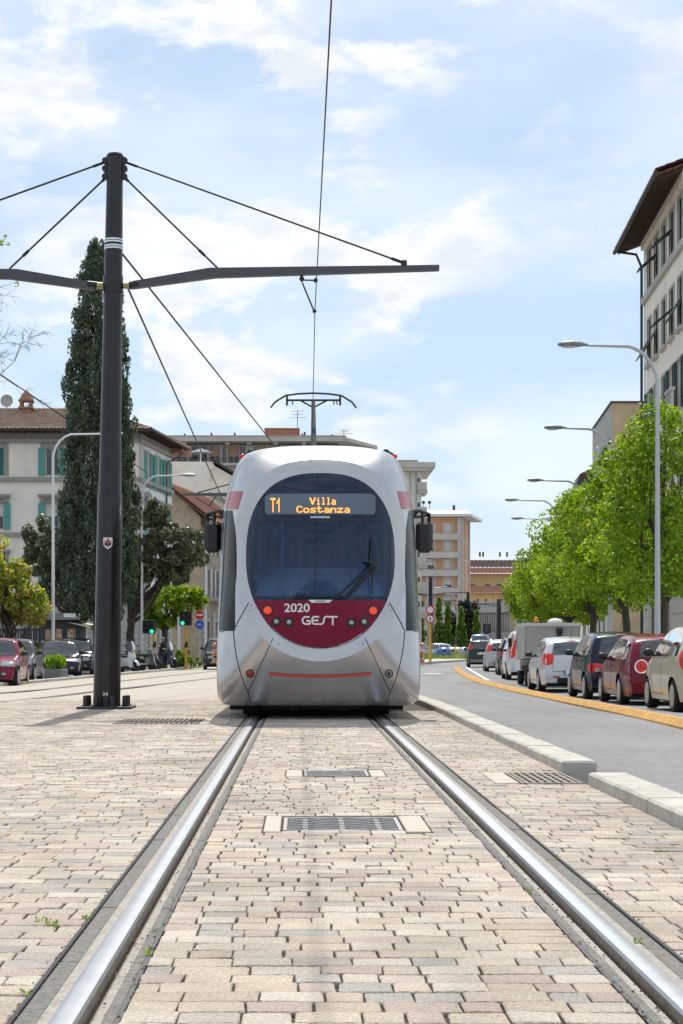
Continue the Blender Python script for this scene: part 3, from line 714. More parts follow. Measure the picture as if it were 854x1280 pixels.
# --- text helpers
def text_mesh(txt, size=1.0, bold=0.0):
    cu = bpy.data.curves.new('t', 'FONT'); cu.body = txt; cu.size = size; cu.offset = bold; cu.resolution_u = 3; cu.align_x = 'CENTER'; cu.align_y = 'CENTER'
    ob = bpy.data.objects.new('t', cu); COL.objects.link(ob); dg = bpy.context.evaluated_depsgraph_get(); me = bpy.data.meshes.new_from_object(ob.evaluated_get(dg))
    v = [tuple(q.co) for q in me.vertices]; f = [tuple(q.vertices) for q in me.polygons]
    bpy.data.objects.remove(ob); bpy.data.curves.remove(cu); bpy.data.meshes.remove(me); return v, f
def fit(v, x0, x1, y0, y1, flip=True):
    a = np.array(v); lo, hi = a.min(0), a.max(0)
    return [(x0 + (p[0] - lo[0]) / (hi[0] - lo[0]) * (x1 - x0), (y1 - (p[1] - lo[1]) / (hi[1] - lo[1]) * (y1 - y0)) if flip else y0 + (p[1] - lo[1]) / (hi[1] - lo[1]) * (y1 - y0)) for p in v]
def nose_text(txt, x0, x1, y0, y1, mat, name, off, bold=0.02, parent=None):
    v, f = text_mesh(txt, 1, bold); q = fit(v, x0, x1, y0, y1); mb = MB(); mb.add([sf(a, b, off) for a, b in q], f); return mb.build(name, mat, parent or tram)
nose_text('2020', 355.4, 387.3, 754.2, 765.3, M_decal, 'fleet_number', -SK + .017, .02)
nose_text('106', 366, 383.5, 740.2, 746.5, M_ink, 'card_digits', -SK - .046, .015, card)
def strokes(name, lines, mat, off, wd, parent=None):
    mb = MB()
    for L in lines:
        P = [np.array(p, float) for p in L]
        for a, b in zip(P[:-1], P[1:]):
            d = (b - a) / max(1e-6, np.linalg.norm(b - a)); n = np.array((-d[1], d[0])) * wd / 2; e = d * wd * .28
            mb.poly([sf(*(a - e + n), off), sf(*(b + e + n), off), sf(*(b + e - n), off), sf(*(a - e - n), off)])
    return mb.build(name, mat, parent or tram)
# GEST wordmark: rounded wide capitals, the S a leaning hook
g = [(386.5, 771.3), (381.5, 771.0), (378.8, 773), (378.2, 775.5), (379.0, 778.6), (381.5, 780), (387.3, 780), (387.3, 776), (383.5, 776)]
e = [(398.5, 771), (392.5, 771), (390.4, 773), (390.4, 778), (392.5, 780), (398.8, 780)]
s_ = [(410.3, 770.7), (406.8, 771), (405.3, 773), (404.6, 777.8), (403.2, 779.8), (400.2, 780.1)]
strokes('wordmark', [g, e, [(391, 775.5), (397.6, 775.5)], s_, [(410.5, 771), (421.6, 771)], [(416, 771), (416, 780.9)]], M_decal, -SK + .019, 2.1)
mb = MB(); mb.poly([sf(*q, -SK + .016) for q in ((385.6, 749.8), (416, 749.8), (411.8, 753.4), (389.6, 753.4))]); bd = mb.build('maker_badge', M_decal, tram)
mb = MB(); 
for k in range(9):
    x = 394.5 + k * 1.35; mb.poly([sf(*q, -SK + .019) for q in ((x, 751), (x + 1, 751), (x + 1, 752.1), (x, 752.1))])
mb.build('badge_print', M_ink, bd)
# --- destination display with dot letters
dsp = patch('display', rowsf(617.0, 643, 12, lambda y: (331.2 + max(0, 621 - y) * 1.0 + max(0, y - 640) * .8 + (3 if y < 619 else 0), 469.6 - max(0, 621 - y) * 1.0 - max(0, y - 640) * .8 - (3 if y < 619 else 0))), M_disp, -SK + .006, 30)
patch('display_strip', [(645.2, 388, 412.5), (647.6, 388, 412.5)], M_greyl, -SK + .006, 6, dsp)
FONT = {'T': ('11111', '00100', '00100', '00100', '00100', '00100', '00100'), '1': ('00100', '01100', '10100', '00100', '00100', '00100', '00100'),
        'V': ('1000001', '1100011', '0100010', '0110110', '0010100', '0011100', '0001000'), 'i': ('00100', '00000', '01100', '00100', '00100', '00100', '01110'),
        'l': ('01100', '00100', '00100', '00100', '00100', '00100', '01110'), 'a': ('00000', '00000', '01110', '00001', '01111', '10001', '01111'),
        'C': ('01110', '10001', '10000', '10000', '10000', '10001', '01110'), 'o': ('00000', '00000', '01110', '10001', '10001', '10001', '01110'),
        's': ('00000', '00000', '01111', '10000', '01110', '00001', '11110'), 't': ('01000', '01000', '11110', '01000', '01000', '01001', '00110'),
        'n': ('00000', '00000', '10110', '11001', '10001', '10001', '10001'), 'z': ('00000', '00000', '11111', '00010', '00100', '01000', '11111')}
def dots(name, txt, x0, x1, y0, y1, wd=1.18, gap=1):
    cols = sum(len(FONT[c][0]) for c in txt) + gap * (len(txt) - 1); px = (x1 - x0) / cols; py = (y1 - y0) / 7; mb = MB(); cx = 0
    for c in txt:
        G = FONT[c]
        for r in range(7):
            for k, b in enumerate(G[r]):
                if b == '1':
                    a = x0 + (cx + k + .5) * px; d = y0 + (r + .5) * py; h, q = px * wd / 2, py * .47
                    mb.poly([sf(a - h, d + q, -SK + .011), sf(a + h, d + q, -SK + .011), sf(a + h, d - q, -SK + .011), sf(a - h, d - q, -SK + .011)])
        cx += len(G[0]) + gap
    mb.build(name, M_amber, dsp)
dots('line_number', 'T1', 338.2, 352.0, 622.4, 640.2, 1.0); dots('destination_word', 'Villa', 387.2, 419.6, 621.8, 630.8, 1.25); dots('destination_word', 'Costanza', 371, 437.2, 632.4, 640.8, 1.25)
# --- lamps
def lens(name, px, py, r, mats, off=-SK + .010, parent=None, rim=1.18, dome=.25):
    """round lamp set in the nose: rim ring and domed lens"""
    def disc(rr, o0, o1, n=20):
        mb = MB(); vs = []; nr = 4
        for j in range(nr + 1):
            q = j / nr
            for i in range(n):
                t = 2 * math.pi * i / n; p = (sfb if off > -.03 else sf)(px + rr * q * math.cos(t), py + rr * q * math.sin(t), off + o0 + (o1 - o0) * (1 - q * q)); vs.append(p)
        fs = [(j * n + i, j * n + (i + 1) % n, (j + 1) * n + (i + 1) % n, (j + 1) * n + i) for j in range(nr) for i in range(n)]; mb.add(vs, fs); return mb
    a = disc(r * rim, .006, .006).build(name, mats[0], parent or tram, smooth=180)
    disc(r, .010, .010 + .02 * dome).build('lens', mats[1], a, smooth=180)
    if len(mats) > 2: disc(r * (.85 if mats[2] is M_or_lit else .62), .014 + .02 * dome, .02 + .02 * dome).build('bulb', mats[2], a, smooth=180)
lens('turn_lamp', 334.7, 763, 5.5, (M_ink, M_red_lens, M_or_lit), rim=1.32); lens('turn_lamp', 466.6, 763.4, 5.5, (M_ink, M_red_lens, M_or_lit), rim=1.32)
for (x, y) in ((345.5, 777), (361.4, 777.8), (439.4, 778.4), (455.4, 777.2)): lens('headlamp', x, y, 4.5, (M_ink, M_dark, M_clear), rim=1.36)
lens('fog_lamp', 312.6, 842, 3.6, (M_dark, M_red_lens), 0.0, rim=1.45); lens('fog_lamp', 486.6, 842, 3.6, (M_dark, M_clear, M_ink), 0.0, rim=1.45)
for (x, y) in ((313, 756), (486, 756), (353.5, 796.5), (448, 796.5), (348.2, 804.5), (453.5, 804.3), (311.5, 762), (489.5, 762)): lens('bolt', x, y, .9, (M_dark, M_chrome), .001)
# --- seams, stripe, bands, side glass
def seam(pts, wd=.9, mat=M_ink, name='panel_gap', off=.004):
    P = catmull(pts, 8) if len(pts) > 2 else [np.array(pts[0]) + (np.array(pts[1]) - np.array(pts[0])) * k / 14 for k in range(15)]
    mb = MB(); vs = []
    for i, p in enumerate(P):
        d = P[min(i + 1, len(P) - 1)] - P[max(i - 1, 0)]; d = d / np.linalg.norm(d); n = np.array((-d[1], d[0])) * wd / 2
        vs += [sfb(*(p + n), off), sfb(*(p - n), off)]
    mb.add(vs, [(2 * i, 2 * i + 1, 2 * i + 3, 2 * i + 2) for i in range(len(P) - 1)]); return mb.build(name, mat, tram)
for m_ in (1, -1):
    X = lambda x: 399 + m_ * (x - 399)
    seam([(X(487), 753), (X(500), 776), (X(506.5), 789)]); seam([(X(456.5), 797.6), (X(488), 866)]); 
    seam([(X(506.5), 789), (X(503), 818), (X(496), 846), (X(487.5), 867)], .8); seam([(X(487.5), 867), (X(484.5), 880)], .7)
    seam([(X(517.5), 789), (X(525.2), 790)], .7)
seam([(388.6, 558.2), (388.6, 576.5)], .8, M_dark)
rows = [(841.6 + 3.2 * math.sin(math.pi * 0) , 336, 465)]
mb = MB(); vs = []
for i in range(31):
    u = i / 30; x = 336 + 129 * u; y = 840.6 + 3.4 * (1 - (2 * u - 1) ** 2) * .95; vs += [sf(x, y, .012), sf(x, y + 3.2, .02), sf(x, y + 3.4, .0)]
mb.add(vs, [q for i in range(30) for q in ((3 * i, 3 * i + 1, 3 * i + 4, 3 * i + 3), (3 * i + 1, 3 * i + 2, 3 * i + 5, 3 * i + 4))]); mb.build('bumper_stripe', pm('stripe_red', (.52, .045, .025), .4, var=.05), tram)
xs_sil = lambda y, sg: float(398.2 + sg * np.interp(y, [a[1] for a in hs], [a[0] for a in hs]))
patch('shoulder_band', rowsf(614, 636.5, 6, lambda y: (xs_sil(y, -1) + .15, 303.5 - (y - 614) * .27)), M_redband, .006, 14, wrap='L')
patch('shoulder_band', rowsf(614, 636.5, 6, lambda y: (496.5 + (y - 614) * .27, xs_sil(y, 1) - .15)), M_redband, .006, 14, wrap='R')
patch('side_window', rowsf(638, 788.5, 14, lambda y: (xs_sil(y, -1) + .15, 293.5 + .4 * math.sin((y - 638) / 150 * 3.14) - (3 * max(0, (660 - y) / 22)))), M_side, .005, 12, wrap='L')
patch('side_window', rowsf(638, 788.5, 14, lambda y: (508.0 - .4 * math.sin((y - 638) / 150 * 3.14) + (3 * max(0, (660 - y) / 22)), xs_sil(y, 1) - .15)), M_side, .005, 12, wrap='R')
# --- wiper
wp = MB(); q = lambda x, y, o=.05: sf(x, y, -SK + o)
wp.tube([q(466, 673, .03), q(466.4, 700, .05), q(464.6, 743, .03)], .012, 6); wp.build('wiper_blade', M_ink, tram)
for k, (a, b) in enumerate((((468, 705), (420, 747)), ((468, 709), (431, 747.5)), ((467, 713), (435.5, 747.5)))):
    mb = MB(); mb.tube([q(*a, .07), q((a[0] + b[0]) / 2, (a[1] + b[1]) / 2, .075), q(*b, .04)], .012 if k < 2 else .008, 6); mb.build('wiper_arm', M_ink, tram)
mb = MB(); c = q(467.3, 707.5, .07); mb.ell(c, (.035, .03, .045)); mb.tube([q(460, 703, .06), q(470, 704, .07)], .016, 6); mb.build('wiper_pivot', M_ink, tram)
# --- mirrors
for sg in (-1, 1):
    X = lambda x: 398.2 + sg * (x - 398.2)
    Y = TY + 1.7; a, b = at(X(519.8), 691, Y), at(X(541), 651, Y)
    mb = MB(); mb.bbox(min(a.x, b.x), max(a.x, b.x), Y - .07, Y + .09, a.z, b.z, .05); mr = mb.build('mirror', M_black, tram, smooth=30)
    br = MB(); r0 = at(X(507), 640, TY + 1.25); r1 = at(X(522), 638, TY + 1.45); r2_ = at(X(536.5), 642.5, Y); r3 = at(X(536.5), 653, Y)
    br.tube([r0, r1, r2_, r3], .022, 8); br.tube([at(X(507), 655, TY + 1.25), at(X(518), 647, TY + 1.5), at(X(535), 644, Y)], .014, 6); br.tube([r1, at(X(514), 652, TY + 1.5)], .02, 6); br.tube([at(X(528), 640, Y), at(X(528), 653, Y)], .02, 6)
    br.build('mirror_arm', M_black, tram, smooth=40)
    for yy in (806, 816.5, 826):
        p = at(X(527.8), yy, TY + 2.6); mb = MB(); mb.ell(p, (.035, .045, .032 if yy > 810 else .024), 10, 6); mb.build('side_marker', M_or_lens if yy > 810 else M_or_lens, tram, smooth=180)
    # roof marker lamps
    p = at(X(488), 568, TY + 1.6); mb = MB(); d = Vector((sg * .09, 0, -.055))
    mb.tube([p + Vector((-sg * .075, 0, .03)), p + Vector((sg * .06, 0, -.045))], .042, 8); rl = mb.build('roof_lamp', M_dark, tram, smooth=40)
    mb = MB(); mb.ell(p + Vector((sg * .05, -.035, -.03)), (.036, .03, .034), 10, 6); mb.build('red_lens', M_red_lit, rl, smooth=180)
    mb = MB(); mb.ell(p + Vector((-sg * .055, -.03, .035)), (.036, .03, .03), 10, 6); mb.build('knob', M_dark, rl, smooth=180)
# --- running gear, plus an added low box, blackened to deepen the shade beneath
un = MB(); un.box(RC - 1.02, RC + 1.02, TY + .75, TY + 10, .10, .30); un.box(RC - .88, RC + .88, TY + 1.3, TY + 9.5, .022, .0995); un.box(RC - .55, RC + .55, TY + .45, TY + .7, .12, .26); un.build('underframe_and_shade', pm('underframe_shade_black', (.006, .006, .006), .9), tram)
for sg in (-1, 1):
    for yy in (TY + 2.2, TY + 4.1):
        mb = MB(); mb.lathe([(.05, -.06), (.29, -.06), (.3, -.02), (.28, .06), (.05, .06)], (RC + sg * .75, yy, .30), 'x', 20); mb.build('wheel', M_dark, tram, smooth=40)
    mb = MB(); a, b = at(398 + sg * 30, 884.5, TY + .55), 0; mb.bbox(a.x - .05, a.x + .05, TY + .5, TY + .56, a.z - .03, a.z + .03, .01); mb.build('sand_pipe', M_dark, tram)
# --- pantograph
PY = 31.7; pan = MB(); pw = lambda x, y, d=0: at(x, y, PY + d)
ro = Vector((RC, PY + 1.2, 3.27)); 
pan.box(RC - .45, RC + .45, PY + .5, PY + 1.6, 3.24, 3.34); pn = pan.build('pantograph', M_dark, tram)
mb = MB(); kn = Vector((RC + .04, PY - 1.0, 4.3)); mb.tube([ro, kn], .06, 8); mb.build('lower_arm', M_dark, pn, smooth=40)
mb = MB(); hd = pw(391.8, 502); mb.tube([kn, hd], [.05, .035], 8); mb.tube([hd, pw(391.8, 507)], .04, 6); mb.build('upper_arm', M_dark, pn, smooth=40)
mb = MB()
for d in (-.16, .16):
    mb.tube([pw(338.5, 509.5, d), pw(344, 502.5, d), pw(357, 494.5, d), pw(372, 492.4, d), pw(391.5, 491.4, d), pw(411, 492.4, d), pw(427, 494.6, d), pw(440, 502.5, d), pw(445.5, 510, d)], .018, 6)
mb.build('contact_strip', M_dark, pn, smooth=40)
mb = MB(); mb.tube([pw(358.5, 500.3), pw(425.5, 500.3)], .02, 6)
for x in (358.8, 425.3): mb.tube([pw(x, 493.5), pw(x, 507)], .022, 6)
for x in (366, 417.5, 420): mb.tube([pw(x, 499), pw(x + (2 if x > 418 else 0), 506)], .012, 6)
mb.tube([pw(376, 500.8), pw(390, 508.5)], .016, 6); mb.tube([pw(408.5, 500.8), pw(394, 508.5)], .016, 6); mb.build('head_frame', M_dark, pn, smooth=40)

# ================================================================== OVERHEAD LINE POLE
M_pole = pm('pole_paint', (0.018, 0.015, 0.016), 0.27, 0.0, var=0.25, scale=5, coat=0.0, spec=0.45)
M_pole2 = pm('arm_paint', (0.085, 0.085, 0.095), 0.5, 0.2, var=0.12, scale=5)
M_wire = pm('wire', (0.035, 0.035, 0.038), 0.6, 0.4, var=0.1)
M_gold = pm('brass', (0.45, 0.36, 0.2), 0.4, 0.8, var=0.15)
PYY = 24.1; base = Vector((px_x(133.5, PYY), PYY, gz(PYY)))
def pcx(py): return 133.5 + 10.5 * (885 - py) / 692                    # the pole leans a little
pole = thing('tram_pole', 'tall black tram line pole with two arms and a small white shield', 'pole', base)
def pt(px, py, d=0): return at(px, py, PYY + d)
def rad(py): return np.interp(py, [193, 300, 614, 616, 885], [.108, .121, .152, .165, .183])
for nm, ys in (('shaft', (193, 196, 250, 300, 360, 450, 540, 615)), ('lower_shaft', (614, 618, 680, 760, 840, 886))):
    mb = MB(); mb.tube([pt(pcx(y), y) for y in ys], [rad(y) + (.0 if nm == 'shaft' else 0.004) for y in ys], 28); mb.build(nm, M_pole, pole, smooth=40)
mb = MB(); mb.tube([pt(pcx(192), 192.5), pt(pcx(194), 196)], [.10, .125], 24); mb.build('cap', M_pole, pole, smooth=40)
for y in (300.2, 303.2, 308.2, 311.2): mb = MB(); mb.tube([pt(pcx(y), y - 1.0), pt(pcx(y), y + 1.0)], rad(y) + .006, 28); mb.build('steel_band', M_chrome, pole, smooth=40)
for y in (357,): mb = MB(); mb.tube([pt(pcx(y), y - 12), pt(pcx(y), y + 10)], rad(y) + .012, 24); mb.build('clamp', M_pole, pole, smooth=40)
for sg in (-1, 1):
    mb = MB()
    for y in (201, 211, 221): mb.lathe([(.03, -.03), (.045, -.03), (.045, .03), (.03, .03)], pt(pcx(y) + sg * 12, y), 'y', 10)
    x = pt(pcx(210) + sg * 11, 210).x; mb.box(min(x - sg * .06, x + sg * .02), max(x - sg * .06, x + sg * .02), PYY - .02, PYY + .02, px_z(224, PYY), px_z(198, PYY)); mb.build('stay_bracket', M_pole, pole)
pb = MB(); pb.bbox(base.x - .37, base.x + .37, PYY - .37, PYY + .37, base.z + .0, base.z + .035, .006); pb.build('base_plate', M_dark, pole)
for k in range(8):
    t = 2 * math.pi * (k + .5) / 8; mb = MB(); mb.lathe([(.055, .03), (.055, .05), (.045, .055), (.042, .17), (.036, .178), (1e-4, .18)], (base.x + .29 * math.cos(t), PYY + .29 * math.sin(t), base.z), 'z', 10); mb.build('anchor_bolt', M_black, pole, smooth=40)
# arms: two plates bent at the elbow
ra = [(166, 352), (262, 335.4), (549, 331.8), (549, 338.6), (270, 347.6), (166, 361.4)]
la = [(2 * 142 - a, b + 1.6) for a, b in ra]
for poly, side in ((ra, 1), (la, -1)):
    mb = MB(); mb.extr([(px_x(a, PYY), px_z(b, PYY)) for a, b in poly], (0, PYY - .045, 0), (1, 0, 0), (0, 0, 1), (0, 1, 0), .09); am = mb.build('arm', M_pole2, pole)
    mb = MB(); xs = (pcx(357) + side * 13, pcx(357) + side * 32); mb.tube([pt(xs[0], 357), pt(xs[0] + side * 9, 357)], .045, 10); mb.build('insulator', M_gold, am, smooth=40)
    mb = MB(); mb.tube([pt(xs[0] + side * 7, 357), pt(xs[1], 356)], .055, 10); mb.build('sleeve', M_pole, am, smooth=40)
    mb = MB(); X = 505 if side > 0 else 2 * 142 - 505; p = pt(X, 331); mb.bbox(p.x - .04, p.x + .04, PYY - .05, PYY + .05, p.z - .03, p.z + .06, .012); mb.build('stay_lug', M_pole, am)
    for (x0, y0, x1, y1) in ((158, 203, 503, 328), (156, 222, 272, 335)):
        if side < 0: x0, x1 = 2 * 144 - x0 + .5, 2 * 142 - x1
        mb = MB(); A, B = pt(x0, y0), pt(x1, y1 + (1 if side < 0 else 0)); mb.tube([A, B], .0135, 6)
        mb.tube([A, A.lerp(B, .04)], .02, 6); mb.tube([A.lerp(B, .80), A.lerp(B, .86)] if y0 > 210 else [A.lerp(B, .96), B], .022, 6); mb.build('stay_cable', M_wire, pole, smooth=60)
# registration arm holding the contact wire
mb = MB(); cwp = lambda y: Vector((RC + .0, y, 5.47))
mb.tube([pt(377, 343), pt(377.5, 352)], .02, 8); mb.tube([pt(377, 350), pt(395, 350.5)], .011, 6); mb.tube([pt(377.8, 353), pt(391, 385), pt(393.4, 389)], .012, 6); mb.ell(pt(377.3, 348.5), (.035, .02, .035)); mb.ell(pt(394.8, 350.5), (.03, .03, .035)); mb.ell(pt(393.2, 389), (.028, .03, .028))
mb.build('registration_arm', M_wire, pole, smooth=40)
# shield and number plate on the shaft
def on_pole(poly, cy, off, name, mat, parent, faces=None):
    mb = MB(); vs = []
    for (a, b) in poly:
        px, py = pcx(cy) + a, cy + b; R = rad(py) + .004 + off; X = px_x(a, PYY) - px_x(0, PYY); yy = PYY - math.sqrt(max(1e-6, R * R - X * X)); v = at(px, py, PYY); vs.append((v.x, yy, v.z))
    mb.add(vs, faces or [tuple(range(len(vs)))]); return mb.build(name, mat, parent)
M_shield = pm('shield_white', (.74, .72, .70), .5, var=.04); M_shred = pm('shield_red', (.62, .13, .17), .5, var=.06)
shp = [(-5.7, -6.5), (0, -6.9), (5.7, -6.5), (5.8, 1.2), (4.4, 4.6), (2.2, 6.6), (0, 7.8), (-2.2, 6.6), (-4.4, 4.6), (-5.8, 1.2)]
sh = on_pole(shp, 679.5, .004, 'shield', M_shield, pole)
for (cx, cy) in ((0, -4.0), (0, 4.0), (-3.4, -.4), (3.4, -.4), (0, 0)):
    k = 8; on_pole([(cx + (1.7 if i % 2 == 0 else 1.05) * math.cos(i * math.pi / 4), cy - .3 + (2.0 if i % 2 == 0 else 1.2) * math.sin(i * math.pi / 4)) for i in range(k)], 679.5, .007, 'cross_arm', M_shred, sh)
pl = on_pole([(-6.5, -3.4), (6.5, -3.4), (6.5, 3.4), (-6.5, 3.4)], 867, .006, 'number_plate', M_ink, pole)
v, f = text_mesh('34', 1, .03); on_pole(fit(v, -3.3, 3.3, -2.3, 2.3), 867, .009, 'plate_digits', M_decal, pl, f)

# contact wire and long stay wires
cw = MB(); ys = [1.5, 8, 16, 24.1, 31.7, 45, 60]; cw.tube([Vector((.245 - .05 * min(1, y / 24) + max(0, y - 24) * .004, y, 5.46)) for y in ys], .0066, 6)
cw.build('contact_wire', M_wire, label='overhead contact wire running above the track to the pantograph', cat='wire', smooth=60)
def wire(a, b, r, label, sag=.0, name='span_wire'):
    mb = MB(); P = [a.lerp(b, i / 12) - Vector((0, 0, sag * 4 * (i / 12) * (1 - i / 12))) for i in range(13)]; mb.tube(P, r, 5)
    mb.build(name, M_wire, label=label, cat='wire', smooth=60)
wire(pt(150.5, 314), at(346, 560, 50), .016, 'stay wire from the steel bands of the black pole down behind the tram roof')
wire(pt(159, 358), at(282, 632, 54), .015, 'steeper thin wire from the pole clamp down past the apartment roof')
wire(at(-40, 441, 70), at(183, 590, 114.5), .03, 'thin wire crossing left of the cypress to the villa side wall')
# the next pole, its shaft behind the tram
p2 = Vector((px_x(405, 54), 54, gz(54))); tp = thing('tram_pole', 'dark arm of the next tram pole, jutting left above the tram mirror', 'pole', p2)
mb = MB(); mb.tube([p2, p2 + Vector((0, 0, 6.7))], [.17, .12], 16); mb.build('shaft', M_pole, tp, smooth=40)
mb = MB(); mb.extr([(px_x(a, 54), px_z(b, 54)) for a, b in ((229, 616.5), (300, 616), (398, 622), (398, 627), (300, 621), (229, 619.5))], (0, 53.95, 0), (1, 0, 0), (0, 0, 1), (0, 1, 0), .1); mb.build('arm', M_pole2, tp)
mb = MB(); mb.tube([at(247, 616, 54), at(400, 575, 54)], .02, 6); mb.tube([at(245, 622, 54), at(274, 640, 54)], .015, 6); mb.tube([at(262, 632, 54), at(270, 620, 54)], .02, 6); mb.build('stay_cable', M_wire, tp)
# ================================================================== CARS
M_tyre = pm('tyre', (0.018, 0.018, 0.018), 0.85, var=0.2, scale=20)
M_rim = pm('alloy', (0.48, 0.49, 0.50), 0.3, 0.85, var=0.1, scale=10)
M_rimd = pm('steel_wheel', (0.10, 0.10, 0.11), 0.45, 0.5, var=0.1, scale=10)
M_cglass = glassmat('car_glass', (0.02, 0.03, 0.035), 0.5, 0.015, 1.25)
M_clear2 = pm('headlamp_glass', (0.30, 0.31, 0.32), 0.1, 0.3, var=0.2, scale=25, coat=0.6)
M_plate = pm('plate', (0.72, 0.73, 0.74), 0.5, var=0.05)
M_plateb = pm('plate_band', (0.03, 0.07, 0.40), 0.5, var=0.05)
M_under = pm('car_underside', (0.012, 0.012, 0.012), 0.9, var=0.2)
M_seat = pm('car_interior', (0.03, 0.03, 0.033), 0.9, var=0.2)
def paint(name, col, metal=0.35, rough=0.2): return pm('paint_' + name, col, rough, metal * .5, var=0.03, scale=2, coat=0.3, spec=0.22)
SH = {  # side outlines, nose at +, metres relative to length L and height H: bonnet/roof/tail
 'hatch':   dict(L=4.0, W=1.70, H=1.48, wb=2.50, rw=.30, belt=.93, up=[(.995, .22), (1.0, .40), (.985, .58), (.93, .68), (.80, .78), (.50, .915), (.40, .95), (.20, 1.26), (.08, 1.42), (-.10, 1.48), (-.40, 1.47), (-.66, 1.42), (-.80, 1.34), (-.88, 1.18), (-.95, .98), (-.975, .84), (-.99, .64), (-1.0, .46), (-.985, .26)], ws=(.42, .09), rg=(-.80, -.945), b=.12),
 'small':   dict(L=3.55, W=1.62, H=1.49, wb=2.30, rw=.285, belt=.95, up=[(.99, .22), (1.0, .40), (.985, .60), (.94, .74), (.80, .86), (.55, .95), (.47, .98), (.27, 1.27), (.13, 1.42), (-.08, 1.49), (-.38, 1.47), (-.62, 1.41), (-.76, 1.32), (-.86, 1.16), (-.94, .96), (-.975, .80), (-.995, .60), (-1.0, .42), (-.985, .26)], ws=(.48, .14), rg=(-.74, -.93), b=.02),
 'tall':    dict(L=3.50, W=1.67, H=1.56, wb=2.49, rw=.30, belt=1.0, up=[(.99, .24), (1.0, .45), (.985, .66), (.94, .80), (.80, .90), (.66, .97), (.60, 1.0), (.36, 1.35), (.22, 1.49), (0, 1.56), (-.40, 1.55), (-.72, 1.50), (-.84, 1.43), (-.90, 1.25), (-.95, 1.02), (-.975, .85), (-.99, .62), (-1.0, .46), (-.985, .27)], ws=(.60, .23), rg=(-.82, -.945), b=.05),
 'boxy':    dict(L=3.65, W=1.64, H=1.58, wb=2.30, rw=.31, belt=1.0, up=[(.99, .28), (1.0, .50), (.985, .70), (.93, .82), (.75, .93), (.58, .98), (.52, 1.02), (.33, 1.35), (.20, 1.50), (0, 1.58), (-.45, 1.57), (-.80, 1.53), (-.90, 1.46), (-.945, 1.25), (-.975, 1.02), (-.985, .85), (-.995, .65), (-1.0, .48), (-.985, .30)], ws=(.52, .22), rg=(-.885, -.97), b=.0),
 'van':     dict(L=4.15, W=1.76, H=1.78, wb=2.49, rw=.31, belt=1.02, up=[(.99, .26), (1.0, .45), (.985, .66), (.93, .82), (.78, .95), (.62, 1.06), (.56, 1.10), (.34, 1.50), (.22, 1.68), (0, 1.77), (-.45, 1.78), (-.84, 1.75), (-.93, 1.66), (-.96, 1.4), (-.975, 1.15), (-.985, .9), (-.995, .65), (-1.0, .48), (-.985, .30)], ws=(.56, .24), rg=(-.94, -.972), b=.03),
}
